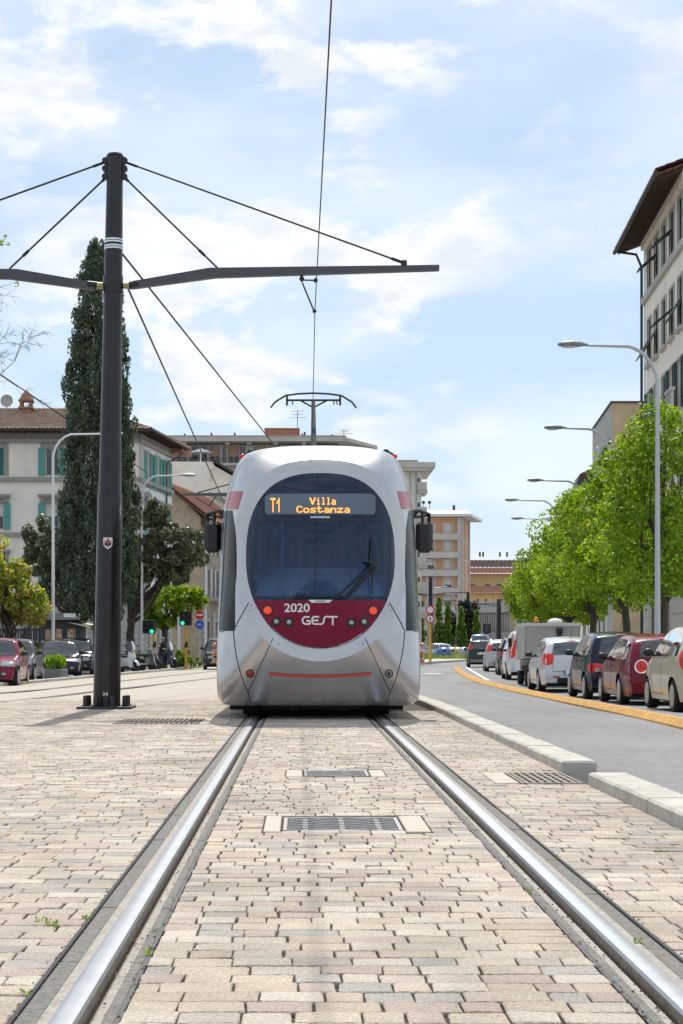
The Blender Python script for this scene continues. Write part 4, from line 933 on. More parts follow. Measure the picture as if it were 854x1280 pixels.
class Car:
    def __init__(c, shape, **kw):
        c.__dict__.update(SH[shape]); h0 = c.H; c.__dict__.update(kw); L, H = c.L, c.H; q = H / h0; c.belt *= q; c.up = [(a, b * q) for a, b in c.up]
        P = [(a * L / 2, b) for a, b in c.up]; Q = np.array(catmull(P, 10)); d = np.r_[0, np.cumsum(np.linalg.norm(np.diff(Q, axis=0), axis=1))]
        n = 132; s = np.linspace(0, d[-1], n); c.Y = np.interp(s, d, Q[:, 0]); c.Z = np.interp(s, d, Q[:, 1]); c.n = n
        c.wy = (c.b + c.wb / 2, c.b - c.wb / 2); c.i_top = int(np.argmax(c.Z))
        dy, dz = np.gradient(c.Y), np.gradient(c.Z); ln = np.hypot(dy, dz); c.NY, c.NZ = -dz / ln * -1, dy / ln * -1
    def low(c, y):
        z = .20
        for wy in c.wy:
            ra = c.rw + .055; q = abs(y - wy)
            if q < ra: z = max(z, c.rw + math.sqrt(ra * ra - q * q))
        return z
    def w(c, y, z):
        t = 2 * y / c.L; pl = 1 - (.17 if y > 0 else .12) * abs(t) ** 5
        if z < c.belt: s = 1 - .055 * ((z - .62) / .42) ** 2
        else: q = (z - c.belt) / (c.H - c.belt); s = .976 - .20 * q - .07 * q * q
        fl = 0
        for wy in c.wy:
            r = math.hypot(y - wy, z - c.rw); fl = max(fl, .022 * max(0, 1 - abs(r - c.rw - .05) / .13))
        return c.W / 2 * pl * s + fl * (1 if z < c.belt else 0)
    def top(c, y):
        m = c.Y; k = np.argsort(m[8:-8]); return float(np.interp(y, m[8:-8][k], c.Z[8:-8][k]))
    def wu(c, i): 
        ln = c.Z[i] - c.low(float(np.clip(c.Y[i], -c.L / 2 * .965, c.L / 2 * .965))); rr = min(.075, max(.004, .3 * abs(ln))); return c.w(c.Y[i], c.Z[i]) - rr, rr
    def strip(c, i, v, off=0.0):
        """point on the band over bonnet, roof and tail: i along it, v across -1..1"""
        i = min(max(i, 0), c.n - 1.001); a = int(i); f = i - a
        L = lambda A: A[a] * (1 - f) + A[a + 1] * f
        hw = c.wu(a)[0] * (1 - f) + c.wu(a + 1)[0] * f; cr = .035 * (1 - v * v) + off
        return Vector((hw * v, L(c.Y) + L(c.NY) * cr, L(c.Z) + L(c.NZ) * cr))
    def idx(c, y=None, z=None, rear=True):
        rng = range(c.i_top, c.n) if rear else range(c.i_top, -1, -1)
        ar = np.array(list(rng)); val = (c.Y if y is not None else c.Z)[ar]; t = y if y is not None else z
        k = int(np.argmin(abs(val - t))); 
        if 0 < k < len(ar) - 1:
            for q in (k, k - 1):
                a, b = val[q], val[q + 1]
                if min(a, b) <= t <= max(a, b) and a != b: return ar[q] + (ar[q + 1] - ar[q]) * (t - a) / (b - a)
        return float(ar[k])
    def shell(c):
        mb = MB(); n = c.n; TT = [0, .12, .25, .38, .5, .6, .7, .79, .87, .94]
        rows = []
        for i in range(n):
            yu, zu = c.Y[i], c.Z[i]; yl = float(np.clip(yu, -c.L / 2 * .965, c.L / 2 * .965)); zl = min(c.low(yl), zu); hw, rr = c.wu(i); col = []
            H_ = math.hypot(yu - yl, zu - zl); dirv = ((yl - yu) / H_, (zl - zu) / H_) if H_ > 1e-6 else (0, -1)
            for t in TT:
                d = (1 - t) * (H_ - rr) + rr; y, z = yu + dirv[0] * d, zu + dirv[1] * d; col.append((c.w(y, z), y, z))
            for a in (30, 60, 90):
                a = math.radians(a); d = rr * (1 - math.sin(a)); y, z = yu + dirv[0] * d, zu + dirv[1] * d; col.append((c.w(y, z) - rr * (1 - math.cos(a)), y, z))
            rows.append(col)
        k = len(rows[0]); fs = []
        V = []
        for sg in (1, -1):
            b = len(V)
            for col in rows: V += [(sg * x, y, z) for x, y, z in col]
            for i in range(n - 1):
                for j in range(k - 1):
                    q = (b + i * k + j, b + i * k + j + 1, b + (i + 1) * k + j + 1, b + (i + 1) * k + j); fs.append(q if sg < 0 else q[::-1])
        mb.add(V, fs)
        vv = [-1, -.8, -.55, -.28, 0, .28, .55, .8, 1]
        mb.grid(lambda u, v: c.strip(u * (n - 1), vv[int(round(v * 8))]) if 0 < round(v * 8) < 8 else Vector((c.wu(int(round(u * (n - 1))))[0] * vv[int(round(v * 8))], c.Y[int(round(u * (n - 1)))], c.Z[int(round(u * (n - 1)))])), n - 1, 8)
        return mb
def side_poly(c, sg, y0, y1, zb, zt, off, nx=10, nz=4):
    fb = zb if callable(zb) else (lambda y: zb); ft = zt if callable(zt) else (lambda y: zt)
    def fn(u, v):
        y = y0 + (y1 - y0) * u; a, b = fb(y), ft(y); z = a + (max(a + .002, b) - a) * v; return Vector((sg * (c.w(y, z) + off), y, z))
    return MB().grid(fn, nx, nz, flip=(sg < 0))
def zp_flag(kw, tail): return kw.get('zp', .74) < .7
def make_car(name, label, cat, shape, col, loc, rotz=0.0, group=None, rim=None, doors=2, tail='tall', glass=None, trim=None, lit=True, **kw):
    """local frame: nose towards +y, wheels on z = 0"""
    c = Car(shape, **kw); root = thing(name, label, cat, loc, rotz, group); T = dict(parent=root, world=False)
    g = glass or M_cglass; rim = rim or M_rim
    body = c.shell().build('body', col, smooth=50, **T)
    mb = MB(); mb.box(-c.W * .44, c.W * .44, -c.L * .47, c.L * .47, .17, .24); mb.box(-c.W * .40, c.W * .40, c.wy[1] + c.rw + .07, c.wy[0] - c.rw - .07, .2, .60); mb.box(-c.W * .36, c.W * .36, -c.L * .45, c.L * .45, .25, .62); mb.build('underside', M_under, **T)
    # cabin
    mb = MB(); yb = c.idx
    for x in (-.36, .36):
        for y in (c.b + .15, c.b - .75): mb.bbox(x - .23, x + .23, y - .10, y + .02, .62, c.belt + .18, .05); mb.bbox(x - .12, x + .12, y - .10, y - .02, c.belt + .2, c.belt + .38, .04)
    mb.build('seats', M_seat, **T)
    # glazing
    rl = lambda y: c.top(y) - .085
    ya, yc = c.ws[0] * c.L / 2 - .10, c.rg[0] * c.L / 2 + .02
    spl = [ya, c.b - .12, yc] if doors == 2 else [ya, c.b + .02, c.b - .80, yc]
    for sg in (-1, 1):
        for k in range(len(spl) - 1):
            a, b = spl[k] - (.035 if k else 0), spl[k + 1] + (.035 if k < len(spl) - 2 else 0)
            side_poly(c, sg, a, b, lambda y: c.belt + .025 + .03 * max(0, -(y) / c.L), lambda y: rl(y), .004, 12, 4).build('side_window', g, smooth=180, **T)
        # door gaps and handles
        gaps = MB(); ds = [c.b + c.wb / 2 - c.rw - .13, c.b - .14] if doors == 2 else [c.b + c.wb / 2 - c.rw - .13, c.b + .0, c.b - .80]
        for y in ds:
            gaps.grid(lambda u, v, y=y: Vector((sg * (c.w(y, .30 + (c.belt - .30) * v) + .003), y + (.012 * u), .30 + (c.belt - .30) * v)), 1, 8)
        gaps.grid(lambda u, v: Vector((sg * (c.w(ds[0] + (ds[-1] - ds[0]) * u, .30) + .003), ds[0] + (ds[-1] - ds[0]) * u, .30 + .012 * v)), 8, 1)
        gaps.build('door_gap', M_ink, **T)
        for y in ds[1:]:
            mb = MB(); x = c.w(y + .10, c.belt - .10); mb.bbox(min(sg * x, sg * (x + .03)), max(sg * x, sg * (x + .03)), y + .06, y + .20, c.belt - .115, c.belt - .085, .01); mb.build('door_handle', trim or col, **T)
        mb = MB(); y = ya - .16; x = c.w(y, c.belt) + .10; mb.ell((sg * x, y, c.belt + .09), (.105, .055, .075), 12, 8); mb.tube([(sg * (x - .12), y, c.belt + .03), (sg * x, y, c.belt + .06)], .025, 6); mb.build('wing_mirror', kw.get('mirror') or M_black, smooth=180, **T)
    i0, i1 = c.idx(y=c.ws[0] * c.L / 2, rear=False), c.idx(y=c.ws[1] * c.L / 2, rear=False)
    MB().grid(lambda u, v: c.strip(i0 + (i1 - i0) * u, -.93 + 1.86 * v, .006), 10, 12).build('windscreen', g, smooth=180, **T)
    j0, j1 = c.idx(y=c.rg[0] * c.L / 2), c.idx(y=c.rg[1] * c.L / 2)
    vr = kw.get('vr', .86)
    MB().grid(lambda u, v: c.strip(j0 + (j1 - j0) * u, (-vr + 2 * vr * v) * (1 - .04 * (1 - u)), .006), 10, 12).build('rear_window', g, smooth=180, **T)
    # third brake light above the rear glass
    MB().grid(lambda u, v: c.strip(j0 - 2.2 + 1.4 * u, -.2 + .4 * v, .012), 2, 6).build('brake_lamp', M_red_lit if lit else M_red_lens, **T)
    # tail lamps
    ze, zr = .66, c.belt
    for sg in (-1, 1):
        m = M_red_lit if lit else M_red_lens
        if tail == 'round':
            zc = .80; ic = c.idx(z=zc); r = .115
            def disc(rr, off):
                vs = []
                for q in range(4):
                    for k in range(18):
                        t = 2 * math.pi * k / 18; R = rr * q / 3; z = zc + R * math.sin(t); vs.append(c.strip(c.idx(z=z), sg * (.80 + R * math.cos(t) / c.wu(int(ic))[0]), off + .012 * (1 - (q / 3) ** 2)))
                return MB().add(vs, [(q * 18 + k, q * 18 + (k + 1) % 18, (q + 1) * 18 + (k + 1) % 18, (q + 1) * 18 + k) for q in range(3) for k in range(18)])
            b = disc(r * 1.22, .004).build('tail_lamp', M_chrome, smooth=180, **T); disc(r, .012).build('lens', m, b, smooth=180, world=False); disc(r * .36, .03).build('lens_centre', M_red_lens, b, smooth=180, world=False)
        else:
            za, zb_ = {'tall': (c.belt - .22, c.belt + .14), 'low': (.62, .86), 'column': (.75, c.H - .25), 'high': (c.belt - .02, c.H - .22)}[tail]
            ve = {'tall': .74, 'low': .60, 'column': .80, 'high': .82}[tail]
            def fn(u, v, wl=1):
                z = za + (zb_ - za) * v; k = (1 - abs(2 * v - 1) ** 3.2) * (.75 + .25 * v); u = .55 - (.55 - u) * k if u < .55 else .55 + (u - .55) * k
                if u < .55: return c.strip(c.idx(z=z), sg * (ve + (1.0 - ve) * u / .55), .022)
                y = c.Y[int(c.idx(z=z))] + .02 + .18 * (u - .55) / .45; return Vector((sg * (c.w(y, z) + .016), y, z))
            tl = MB().grid(fn, 9, 8).build('tail_lamp', m, smooth=180, **T)
            if tail == 'low': 
                MB().grid(lambda u, v: fn(.1 + .4 * u, .12 + .36 * v) + Vector((0, -.008, 0)), 4, 4).build('reverse_lens', M_clear2, tl, smooth=180, world=False)
        # rear reflector low in the bumper
        MB().grid(lambda u, v: c.strip(c.idx(z=.40 + .045 * v), sg * (.55 + .25 * u), .012), 4, 1).build('reflector', M_red_lens, **T)
        # head lamps
        def hf(u, v):
            z = .61 + .11 * v + .04 * (1 - u) * v
            if u < .6: return c.strip(c.idx(z=z, rear=False), sg * (.52 + .46 * u / .6), .012)
            y = c.Y[int(c.idx(z=z, rear=False))] - .04 - .22 * (u - .6) / .4; return Vector((sg * (c.w(y, z) + .010), y, z))
        MB().grid(hf, 10, 5).build('headlamp', M_clear2, smooth=180, **T)
        MB().grid(lambda u, v: c.strip(c.idx(z=.36 + .07 * v, rear=False), sg * (.62 + .18 * u), .012), 4, 2).build('fog_lamp', M_clear2, **T)
    # tailgate and bumper joints
    zl_ = c.rg[1]; tg = MB(); vr_ = .80
    for sg in (-1, 1): tg.grid(lambda u, v: c.strip(j0 - 1 + (c.idx(z=.56) - j0 + 1) * v, sg * (vr_ + .012 * u), .005), 1, 14)
    tg.grid(lambda u, v: c.strip(c.idx(z=.56) + .0, -vr_ + 2 * vr_ * u, .005) + Vector((0, 0, .012 * v)), 12, 1)
    tg.build('tailgate_gap', M_ink, **T)
    MB().grid(lambda u, v: c.strip(c.idx(z=.80 if zp_flag(kw, tail) else .86), -.09 + .18 * u, .012) + Vector((0, 0, .03 * v)), 4, 1).build('badge', M_chrome, **T)
    MB().tube([c.strip(j1 - 1, .05, .02), c.strip((j0 + j1) / 2 + 1, .35, .03)], .008, 5).build('rear_wiper', M_ink, **T)
    # bumpers, grille, plates
    MB().grid(lambda u, v: c.strip(c.idx(z=.27 + .13 * v), -.62 + 1.24 * u, .010), 12, 3).build('rear_valance', M_black, **T)
    MB().grid(lambda u, v: c.strip(c.idx(z=.28 + .20 * v, rear=False), -.70 + 1.4 * u, .010), 12, 3).build('grille', M_black, **T)
    zp = .74 if tail in ('tall', 'column', 'high', 'round') else .5
    zp = kw.get('zp', zp)
    for rear in (True, False):
        z0 = zp if rear else .44; p = [c.strip(c.idx(z=z0 + dz, rear=rear), v / c.wu(int(c.idx(z=z0, rear=rear)))[0], .028) for dz in (0, .105) for v in (-.25, .25)]
        pl = MB().poly([p[0], p[1], p[3], p[2]]).build('number_plate', M_plate, **T)
        MB().poly([p[0] + (p[1] - p[0]) * k + Vector((0, -.004 if rear else .004, 0)) for k in (0, .08)] + [p[2] + (p[3] - p[2]) * k + Vector((0, -.004 if rear else .004, 0)) for k in (.08, 0)]).build('plate_band', M_plateb, pl, world=False)
    # wheels
    for y in c.wy:
        for sg in (-1, 1):
            x = c.W / 2 - .095; R = c.rw
            mb = MB(); mb.lathe([(R * .64, -.095), (R * .9, -.10), (R * .985, -.08), (R, -.04), (R, .04), (R * .985, .08), (R * .9, .10), (R * .64, .09), (R * .62, 0)], (sg * x, y, R), 'x', 24); wh = mb.build('wheel', M_tyre, smooth=40, **T)
            rm = MB(); xo = sg * (x + .085); 
            rm.lathe([(R * .70, sg * (x + .100)), (R * .68, sg * (x + .106)), (R * .62, sg * (x + .100)), (R * .60, sg * (x + .06))], (0, y, R), 'x', 24)
            rm.lathe([(R * .62, sg * (x + .062)), (1e-4, sg * (x + .062))], (0, y, R), 'x', 20, 1); rm.lathe([(R * .19, sg * (x + .07)), (R * .17, sg * (x + .105)), (1e-4, sg * (x + .11))], (0, y, R), 'x', 12)
            ns = kw.get('spokes', 5)
            for k in range(ns):
                t = 2 * math.pi * k / ns + .3; u = Vector((0, math.cos(t), math.sin(t))); v = Vector((0, -math.sin(t), math.cos(t)))
                rm.obox((sg * (x + .075), y, R), u, v, Vector((sg, 0, 0)), R * .12, R * .64, -R * .10, R * .10, 0, .028)
            rm.build('rim', [rim, M_rimd], wh, world=False, smooth=40)
    if kw.get('antenna', True): MB().tube([(.0, c.rg[0] * c.L / 2 + .10, c.top(c.rg[0] * c.L / 2 + .1)), (0, c.rg[0] * c.L / 2 - .08, c.H + .26)], .006, 5).build('antenna', M_black, **T)
    if kw.get('rails'):
        for sg in (-1, 1): MB().tube([(sg * c.W * .36, y, c.H + (.05 if abs(y + .3) < .9 else -.02)) for y in (.35, .25, -.4, -1.1, -1.25)], .02, 6).build('roof_rail', M_rim, **T)
    if kw.get('cladding'):
        MB().grid(lambda u, v: c.strip(c.idx(z=.27 + .20 * v), -.98 + 1.96 * u, .014), 12, 3).build('rear_bumper', M_black if kw['cladding'] is True else kw['cladding'], **T)
    return root, c
QG = 'cars queueing in the lane behind the orange divider'
def car_at(name, label, shape, col, px_rear, Yr, side='L', fn=rz, head=0.0, **kw):
    """place by the rear-left wheel (px column, distance)"""
    c = Car(shape); X = px_x(px_rear, Yr) + c.W / 2 - .02; cy = Yr + c.wb / 2 - c.b
    return make_car(name, label, 'car', shape, col, (X - math.sin(head) * (cy - Yr) * -1 * 0, cy, fn(cy) - .02), -head, QG, **kw)
car_at('parked_car' if False else 'queueing_car', 'cream small hatchback cut off by the right edge, last in the queue', 'small', paint('cream', (0.60, 0.56, 0.44), 0.15), 842.5, 30.4, head=math.radians(0.5), tail='tall', trim=M_chrome, spokes=7, zp=.45)
car_at('queueing_car', 'burgundy hatchback with round red tail lights behind the cream car', 'hatch', paint('burgundy', (0.17, 0.003, 0.016), 0.1), 776.8, 36.3, head=math.radians(1), tail='round', L=4.06, W=1.72, H=1.45, zp=.42, spokes=8)
car_at('queueing_car', 'dark blue tall hatchback between the burgundy car and the silver white hatchback', 'tall', paint('navy', (0.012, 0.018, 0.04), 0.4), 732.0, 41.3, head=math.radians(1), tail='low', zp=.5, doors=4)
car_at('queueing_car', 'silver white hatchback with tall red lamps, behind the grey tipper truck', 'hatch', paint('whitesilver', (0.60, 0.61, 0.62), 0.25), 675.0, 48.2, head=math.radians(1.5), tail='tall', zp=.48, doors=4, rim=M_rim)
car_at('queueing_car', 'black car squeezed between the white van and the silver hatchback', 'boxy', paint('black', (0.010, 0.010, 0.012), 0.2), 627, 75, head=math.radians(4), tail='tall', W=1.75, zp=.6, doors=4)
car_at('queueing_car', 'pale silver hatchback just behind the dark green car in the queue', 'hatch', paint('silver', (0.50, 0.52, 0.56), 0.4), 609, 86, head=math.radians(4), tail='high', zp=.6, doors=4, H=1.54)
car_at('queueing_car', 'dark green boxy car with roof rails at the head of the queue', 'boxy', paint('green', (0.020, 0.035, 0.030), 0.3), 586.5, 103, head=math.radians(5), tail='high', zp=.75, doors=4, rails=True, cladding=pm('grey_bumper', (.22, .22, .23), .5))
c = Car('van'); Yv = 64.5; cy = Yv + c.wb / 2
make_car('queueing_van', 'white panel van with tall red tail lamps, ahead of the tipper truck', 'van', 'van', paint('white', (0.68, 0.69, 0.71), 0.05), (px_x(635, Yv) + c.W / 2, cy, rz(cy) - .02), math.radians(-3), 'vans and trucks in the queue', tail='column', zp=.85, doors=2, antenna=False, rg=(-.945, -.972))
c = Car('van'); Yv = 150
make_car('distant_van', 'distant blue and white van beyond the dark green car', 'van', 'van', paint('blue', (0.16, 0.25, 0.42), 0.2), (px_x(600, Yv), Yv, rz(Yv) - .02), math.radians(-6), 'vans and trucks in the queue', tail='column', zp=.85, H=2.22, W=1.9)
# --- the tipper truck
def truck(px, Y):
    root = thing('tipper_truck', 'small grey tipper truck with amber beacon, between the white hatchback and white van', 'truck', (px_x(px, Y) + .80, Y, rz(Y) - .02), math.radians(-1.5), 'vans and trucks in the queue'); T = dict(parent=root, world=False)
    g = pm('tipper_grey', (0.40, 0.395, 0.375), 0.55, 0.2, var=0.12, scale=2); wh = paint('cabwhite', (.62, .62, .60), .05)
    mb = MB(); prof = [(-1.05, 1.86), (-.80, .86), (1.35, .80), (1.45, 1.90), (1.35, 1.90), (1.27, .9), (-.74, .95), (-.97, 1.86)]
    mb.extr(prof, (-.82, 0, 0), (0, 1, 0), (0, 0, 1), (1, 0, 0), 1.64)
    for sg in (-1, 1): mb.extr([(-1.05, 1.86), (-.80, .86), (1.35, .80), (1.45, 1.90)], (sg * .82 - .02, 0, 0), (0, 1, 0), (0, 0, 1), (1, 0, 0), .04)
    tb = mb.build('tipper_body', g, **T)
    MB().extr([(-1.09, 1.93), (-1.12, 1.86), (-.95, 1.80), (1.5, 1.84), (1.5, 1.95)], (-.86, 0, 0), (0, 1, 0), (0, 0, 1), (1, 0, 0), .05).extr([(-1.09, 1.93), (-1.12, 1.86), (-.95, 1.80), (1.5, 1.84), (1.5, 1.95)], (.81, 0, 0), (0, 1, 0), (0, 0, 1), (1, 0, 0), .05).box(-.86, .86, -1.12, -1.05, 1.84, 1.94).build('rim_rail', pm('pale_rail', (.55, .55, .53), .5, .2), tb, world=False)
    mb = MB(); mb.obox((.20, -1.0, 1.72), (1, 0, 0), (0, .27, -1), (0, -1, -.27), -.07, .07, 0, .9, .0, .08); mb.bbox(.1, .3, -1.16, -1.0, 1.62, 1.78, .03); mb.build('lift_arm', M_black, **T)
    mb = MB(); mb.ell((.12, -.6, 1.95), (.24, .35, .14)); mb.build('white_sack', pm('sack', (.7, .7, .7), .8, var=.1, scale=10), smooth=180, **T)
    mb = MB(); mb.box(-.70, .70, -.95, 1.5, .48, .62); mb.box(-.75, .75, -.98, -.92, .42, .72); mb.build('chassis', M_under, **T)
    for sg in (-1, 1):
        b = MB().bbox(sg * .62 - .13, sg * .62 + .13, -1.0, -.96, .58, .70, .01).build('tail_board', M_black, **T)
        MB().lathe([(.05, -1.0), (.045, -1.02), (1e-4, -1.025)], (sg * .66, 0, .64), 'y', 12).build('tail_lamp', M_red_lit, b, world=False)
        mb = MB(); mb.box(sg * .60 - .14, sg * .60 + .14, -.93, -.90, .12, .46); mb.build('mud_flap', M_black, **T)
    c = dict(y0=1.5, y1=3.0)
    mb = MB(); mb.extr([(1.55, .45), (3.05, .45), (3.10, .9), (3.0, 1.15), (2.75, 1.82), (2.6, 1.90), (1.6, 1.92), (1.55, 1.85)], (-.74, 0, 0), (0, 1, 0), (0, 0, 1), (1, 0, 0), 1.48); mb.build('cab', wh, **T)
    for sg in (-1, 1): MB().extr([(1.85, 1.15), (2.85, 1.15), (2.66, 1.70), (1.85, 1.74)], (sg * .745 - .004, 0, 0), (0, 1, 0), (0, 0, 1), (1, 0, 0), .008).build('side_window', M_cglass, **T)
    MB().box(-.55, .55, 1.535, 1.548, 1.25, 1.75).build('rear_window', M_cglass, **T)
    for sg in (-1, 1): MB().bbox(sg * .95 - .06, sg * .95 + .06, 2.7, 2.78, 1.2, 1.5, .02).tube([(sg * .73, 2.75, 1.4), (sg * .92, 2.75, 1.4)], .015, 5).build('wing_mirror', M_black, **T)
    mb = MB(); mb.lathe([(.075, 1.94), (.075, 1.98), (.06, 2.0)], (-.20, 1.75, 0), 'z', 12); b = mb.build('beacon', M_black, **T)
    MB().lathe([(.075, 2.0), (.08, 2.03), (.07, 2.12), (.03, 2.16), (1e-4, 2.165)], (-.20, 1.75, 0), 'z', 12).build('lens', M_or_lens, b, world=False, smooth=60)
    MB().bbox(.25, .62, 1.7, 1.78, 1.98, 2.10, .01).tube([(.43, 1.74, 1.9), (.43, 1.74, 1.99)], .02, 6).build('sign_box', pm('pale_rail', (.55, .55, .53)), **T)
    for y in (0.0, 2.35):
        for sg in (-1, 1):
            x = .64; R = .27; mb = MB(); mb.lathe([(R * .6, -.09), (R * .95, -.09), (R, -.05), (R, .05), (R * .95, .09), (R * .6, .09)], (sg * x, y, R), 'x', 22); w_ = mb.build('wheel', M_tyre, smooth=40, **T)
            MB().lathe([(R * .6, sg * (x + .07)), (R * .35, sg * (x + .03)), (R * .2, sg * (x + .06)), (1e-4, sg * (x + .06))], (0, y, R), 'x', 16).build('rim', M_rimd, w_, world=False)
truck(654, 54.6)
# --- cars on the left
def left_car(label, shape, col, px_fr, Yf, head, **kw):
    """place by the front corner nearest the street (its right hand side seen from here)"""
    c = Car(shape); hw, hl = c.W / 2, c.L / 2; a = math.pi + head
    P = Vector((px_x(px_fr, Yf), Yf)); o = Matrix.Rotation(a, 2) @ Vector((-hw, hl))
    ctr = P - o; return make_car('parked_car', label, 'car', shape, col, (ctr.x, ctr.y, gz(ctr.y) - .03), a, 'cars parked on the left of the street', lit=False, **kw)
left_car('burgundy small hatchback parked at the far left edge', 'hatch', paint('wine', (0.19, 0.005, 0.03), 0.1), 21, 53.6, math.radians(2), L=3.69, W=1.65, H=1.47, doors=2)
left_car('dark grey hatchback parked right behind the burgundy one', 'hatch', paint('graphite', (0.035, 0.038, 0.045), 0.4), 41, 59.6, math.radians(2), doors=4, L=4.1)
left_car('black hatchback with the low planter in front of its bonnet', 'hatch', paint('blackcar', (0.014, 0.014, 0.018), 0.3), 103, 68.8, math.radians(10), doors=4, H=1.46)
left_car('dark green car half hidden behind the black hatchback and the pole', 'boxy', paint('darkteal', (0.012, 0.022, 0.026), 0.3), 118, 77, math.radians(6), doors=4)
c = Car('boxy'); Yv = 93
make_car('oncoming_car', 'dark minivan facing the camera on the street beside the blue bicycle sign', 'car', 'boxy', paint('bluegrey', (0.018, 0.022, 0.030), 0.3), (px_x(249, Yv - 1.9) + 1.0, Yv, gz(Yv) - .03), math.radians(180 + 3), None, L=4.0, W=1.75, H=1.66, doors=4, lit=False)
# ================================================================== BUILDINGS
Zv = Vector((0, 0, 1))
M_cream = pm('plaster_cream', (0.82, 0.765, 0.675), 0.9, var=0.11, scale=0.9, bump=0.15, bscale=30)
M_ivory = pm('plaster_ivory', (0.84, 0.78, 0.68), 0.9, var=0.11, scale=0.9, bump=0.15, bscale=30)
M_whitew = pm('plaster_white', (0.80, 0.79, 0.78), 0.9, var=0.11, scale=0.9)
M_gstone = pm('grey_stone', (0.33, 0.31, 0.285), 0.9, var=0.12, scale=2, bump=0.2)
M_lstone = pm('pale_ashlar', (0.47, 0.455, 0.43), 0.9, var=0.1, scale=1.5, bump=0.2)
M_teal = pm('shutter_teal', (0.115, 0.36, 0.315), 0.7, var=0.12, scale=6)
M_dgreen = pm('shutter_dark', (0.022, 0.055, 0.048), 0.7, var=0.15, scale=6)
M_mgreen = pm('shutter_green', (0.05, 0.15, 0.11), 0.7, var=0.15, scale=6)
M_wglass = pm('window_glass', (0.035, 0.045, 0.06), 0.08, var=0.3, scale=1.5, spec=0.7)
M_wframe = pm('window_frame', (0.5, 0.48, 0.45), 0.7, var=0.1)
M_tile = pm('roof_tile', (0.40, 0.27, 0.19), 0.9, var=0.32, scale=2.2, bump=0.3)
M_tiler = pm('roof_tile_red', (0.42, 0.19, 0.13), 0.9, var=0.22, scale=1.2)
M_wood = pm('eave_timber', (0.075, 0.045, 0.032), 0.85, var=0.25, scale=5)
M_brown = pm('rubble_wall', (0.36, 0.305, 0.235), 0.95, var=0.3, scale=1.8, bump=0.6, bscale=8)
M_brick2 = pm('penthouse_brick', (0.37, 0.17, 0.11), 0.9, var=0.15, scale=2)
M_concrete = pm('concrete_pale', (0.50, 0.475, 0.43), 0.9, var=0.12, scale=0.7)
M_orangew = pm('orange_render', (0.56, 0.29, 0.17), 0.9, var=0.08, scale=0.4)
M_yellow = pm('yellow_render', (0.62, 0.46, 0.21), 0.9, var=0.1, scale=0.3)
M_tan = pm('tan_render', (0.40, 0.32, 0.215), 0.9, var=0.2, scale=0.7)
M_metalr = pm('metal_roof', (0.62, 0.64, 0.66), 0.35, 0.6, var=0.12, scale=1)
M_blind = pm('roller_blind', (0.62, 0.60, 0.56), 0.8, var=0.06, scale=2)
M_blindp = pm('pink_blind', (0.52, 0.34, 0.28), 0.8, var=0.08, scale=2)
M_gut = pm('gutter', (0.06, 0.055, 0.055), 0.6, 0.3, var=0.2)
def wall_mb(O, u, n, L, H, ops=(), d=.22, z0=0.0):
    """wall with real openings and reveals; u along, n outward"""
    O, u, n = Vector(O), Vector(u).normalized(), Vector(n).normalized(); mb = MB()
    xs = sorted({0, L, *[a for o in ops for a in o[:2]]}); zs = sorted({z0, H, *[a for o in ops for a in o[2:4]]})
    P = lambda a, z, k=0: O + u * a + Zv * z - n * k
    for i in range(len(xs) - 1):
        for j in range(len(zs) - 1):
            xm, zm = (xs[i] + xs[i + 1]) / 2, (zs[j] + zs[j + 1]) / 2
            if any(o[0] < xm < o[1] and o[2] < zm < o[3] for o in ops): continue
            mb.poly([P(xs[i], zs[j]), P(xs[i + 1], zs[j]), P(xs[i + 1], zs[j + 1]), P(xs[i], zs[j + 1])])
    for (a, b, c, e) in [o[:4] for o in ops]:
        for q in ((a, c, b, c), (b, c, b, e), (b, e, a, e), (a, e, a, c)): mb.poly([P(q[0], q[1]), P(q[2], q[3]), P(q[2], q[3], d), P(q[0], q[1], d)])
    return mb
def shutter_mb(O, u, n, a, b, c, e, off, th=.05, slats=12):
    mb = MB(); f = .07
    mb.obox(O, u, Zv, n, a, a + f, c, e, off, off + th).obox(O, u, Zv, n, b - f, b, c, e, off, off + th).obox(O, u, Zv, n, a + f, b - f, c, c + f, off, off + th).obox(O, u, Zv, n, a + f, b - f, e - f, e, off, off + th)
    for k in range(slats):
        z = c + f + (e - c - 2 * f) * (k + .5) / slats; h = (e - c) / slats * .42
        A = [Vector(O) + Vector(u) * x + Zv * (z + s * h) + Vector(n) * (off + th * (.2 if s > 0 else .85)) for s in (-1, 1) for x in ((a + f, b - f) if s < 0 else (b - f, a + f))]
        mb.poly(A)
    mb.obox(O, u, Zv, n, a + f, b - f, c + f, e - f, off + .002, off + .012); return mb
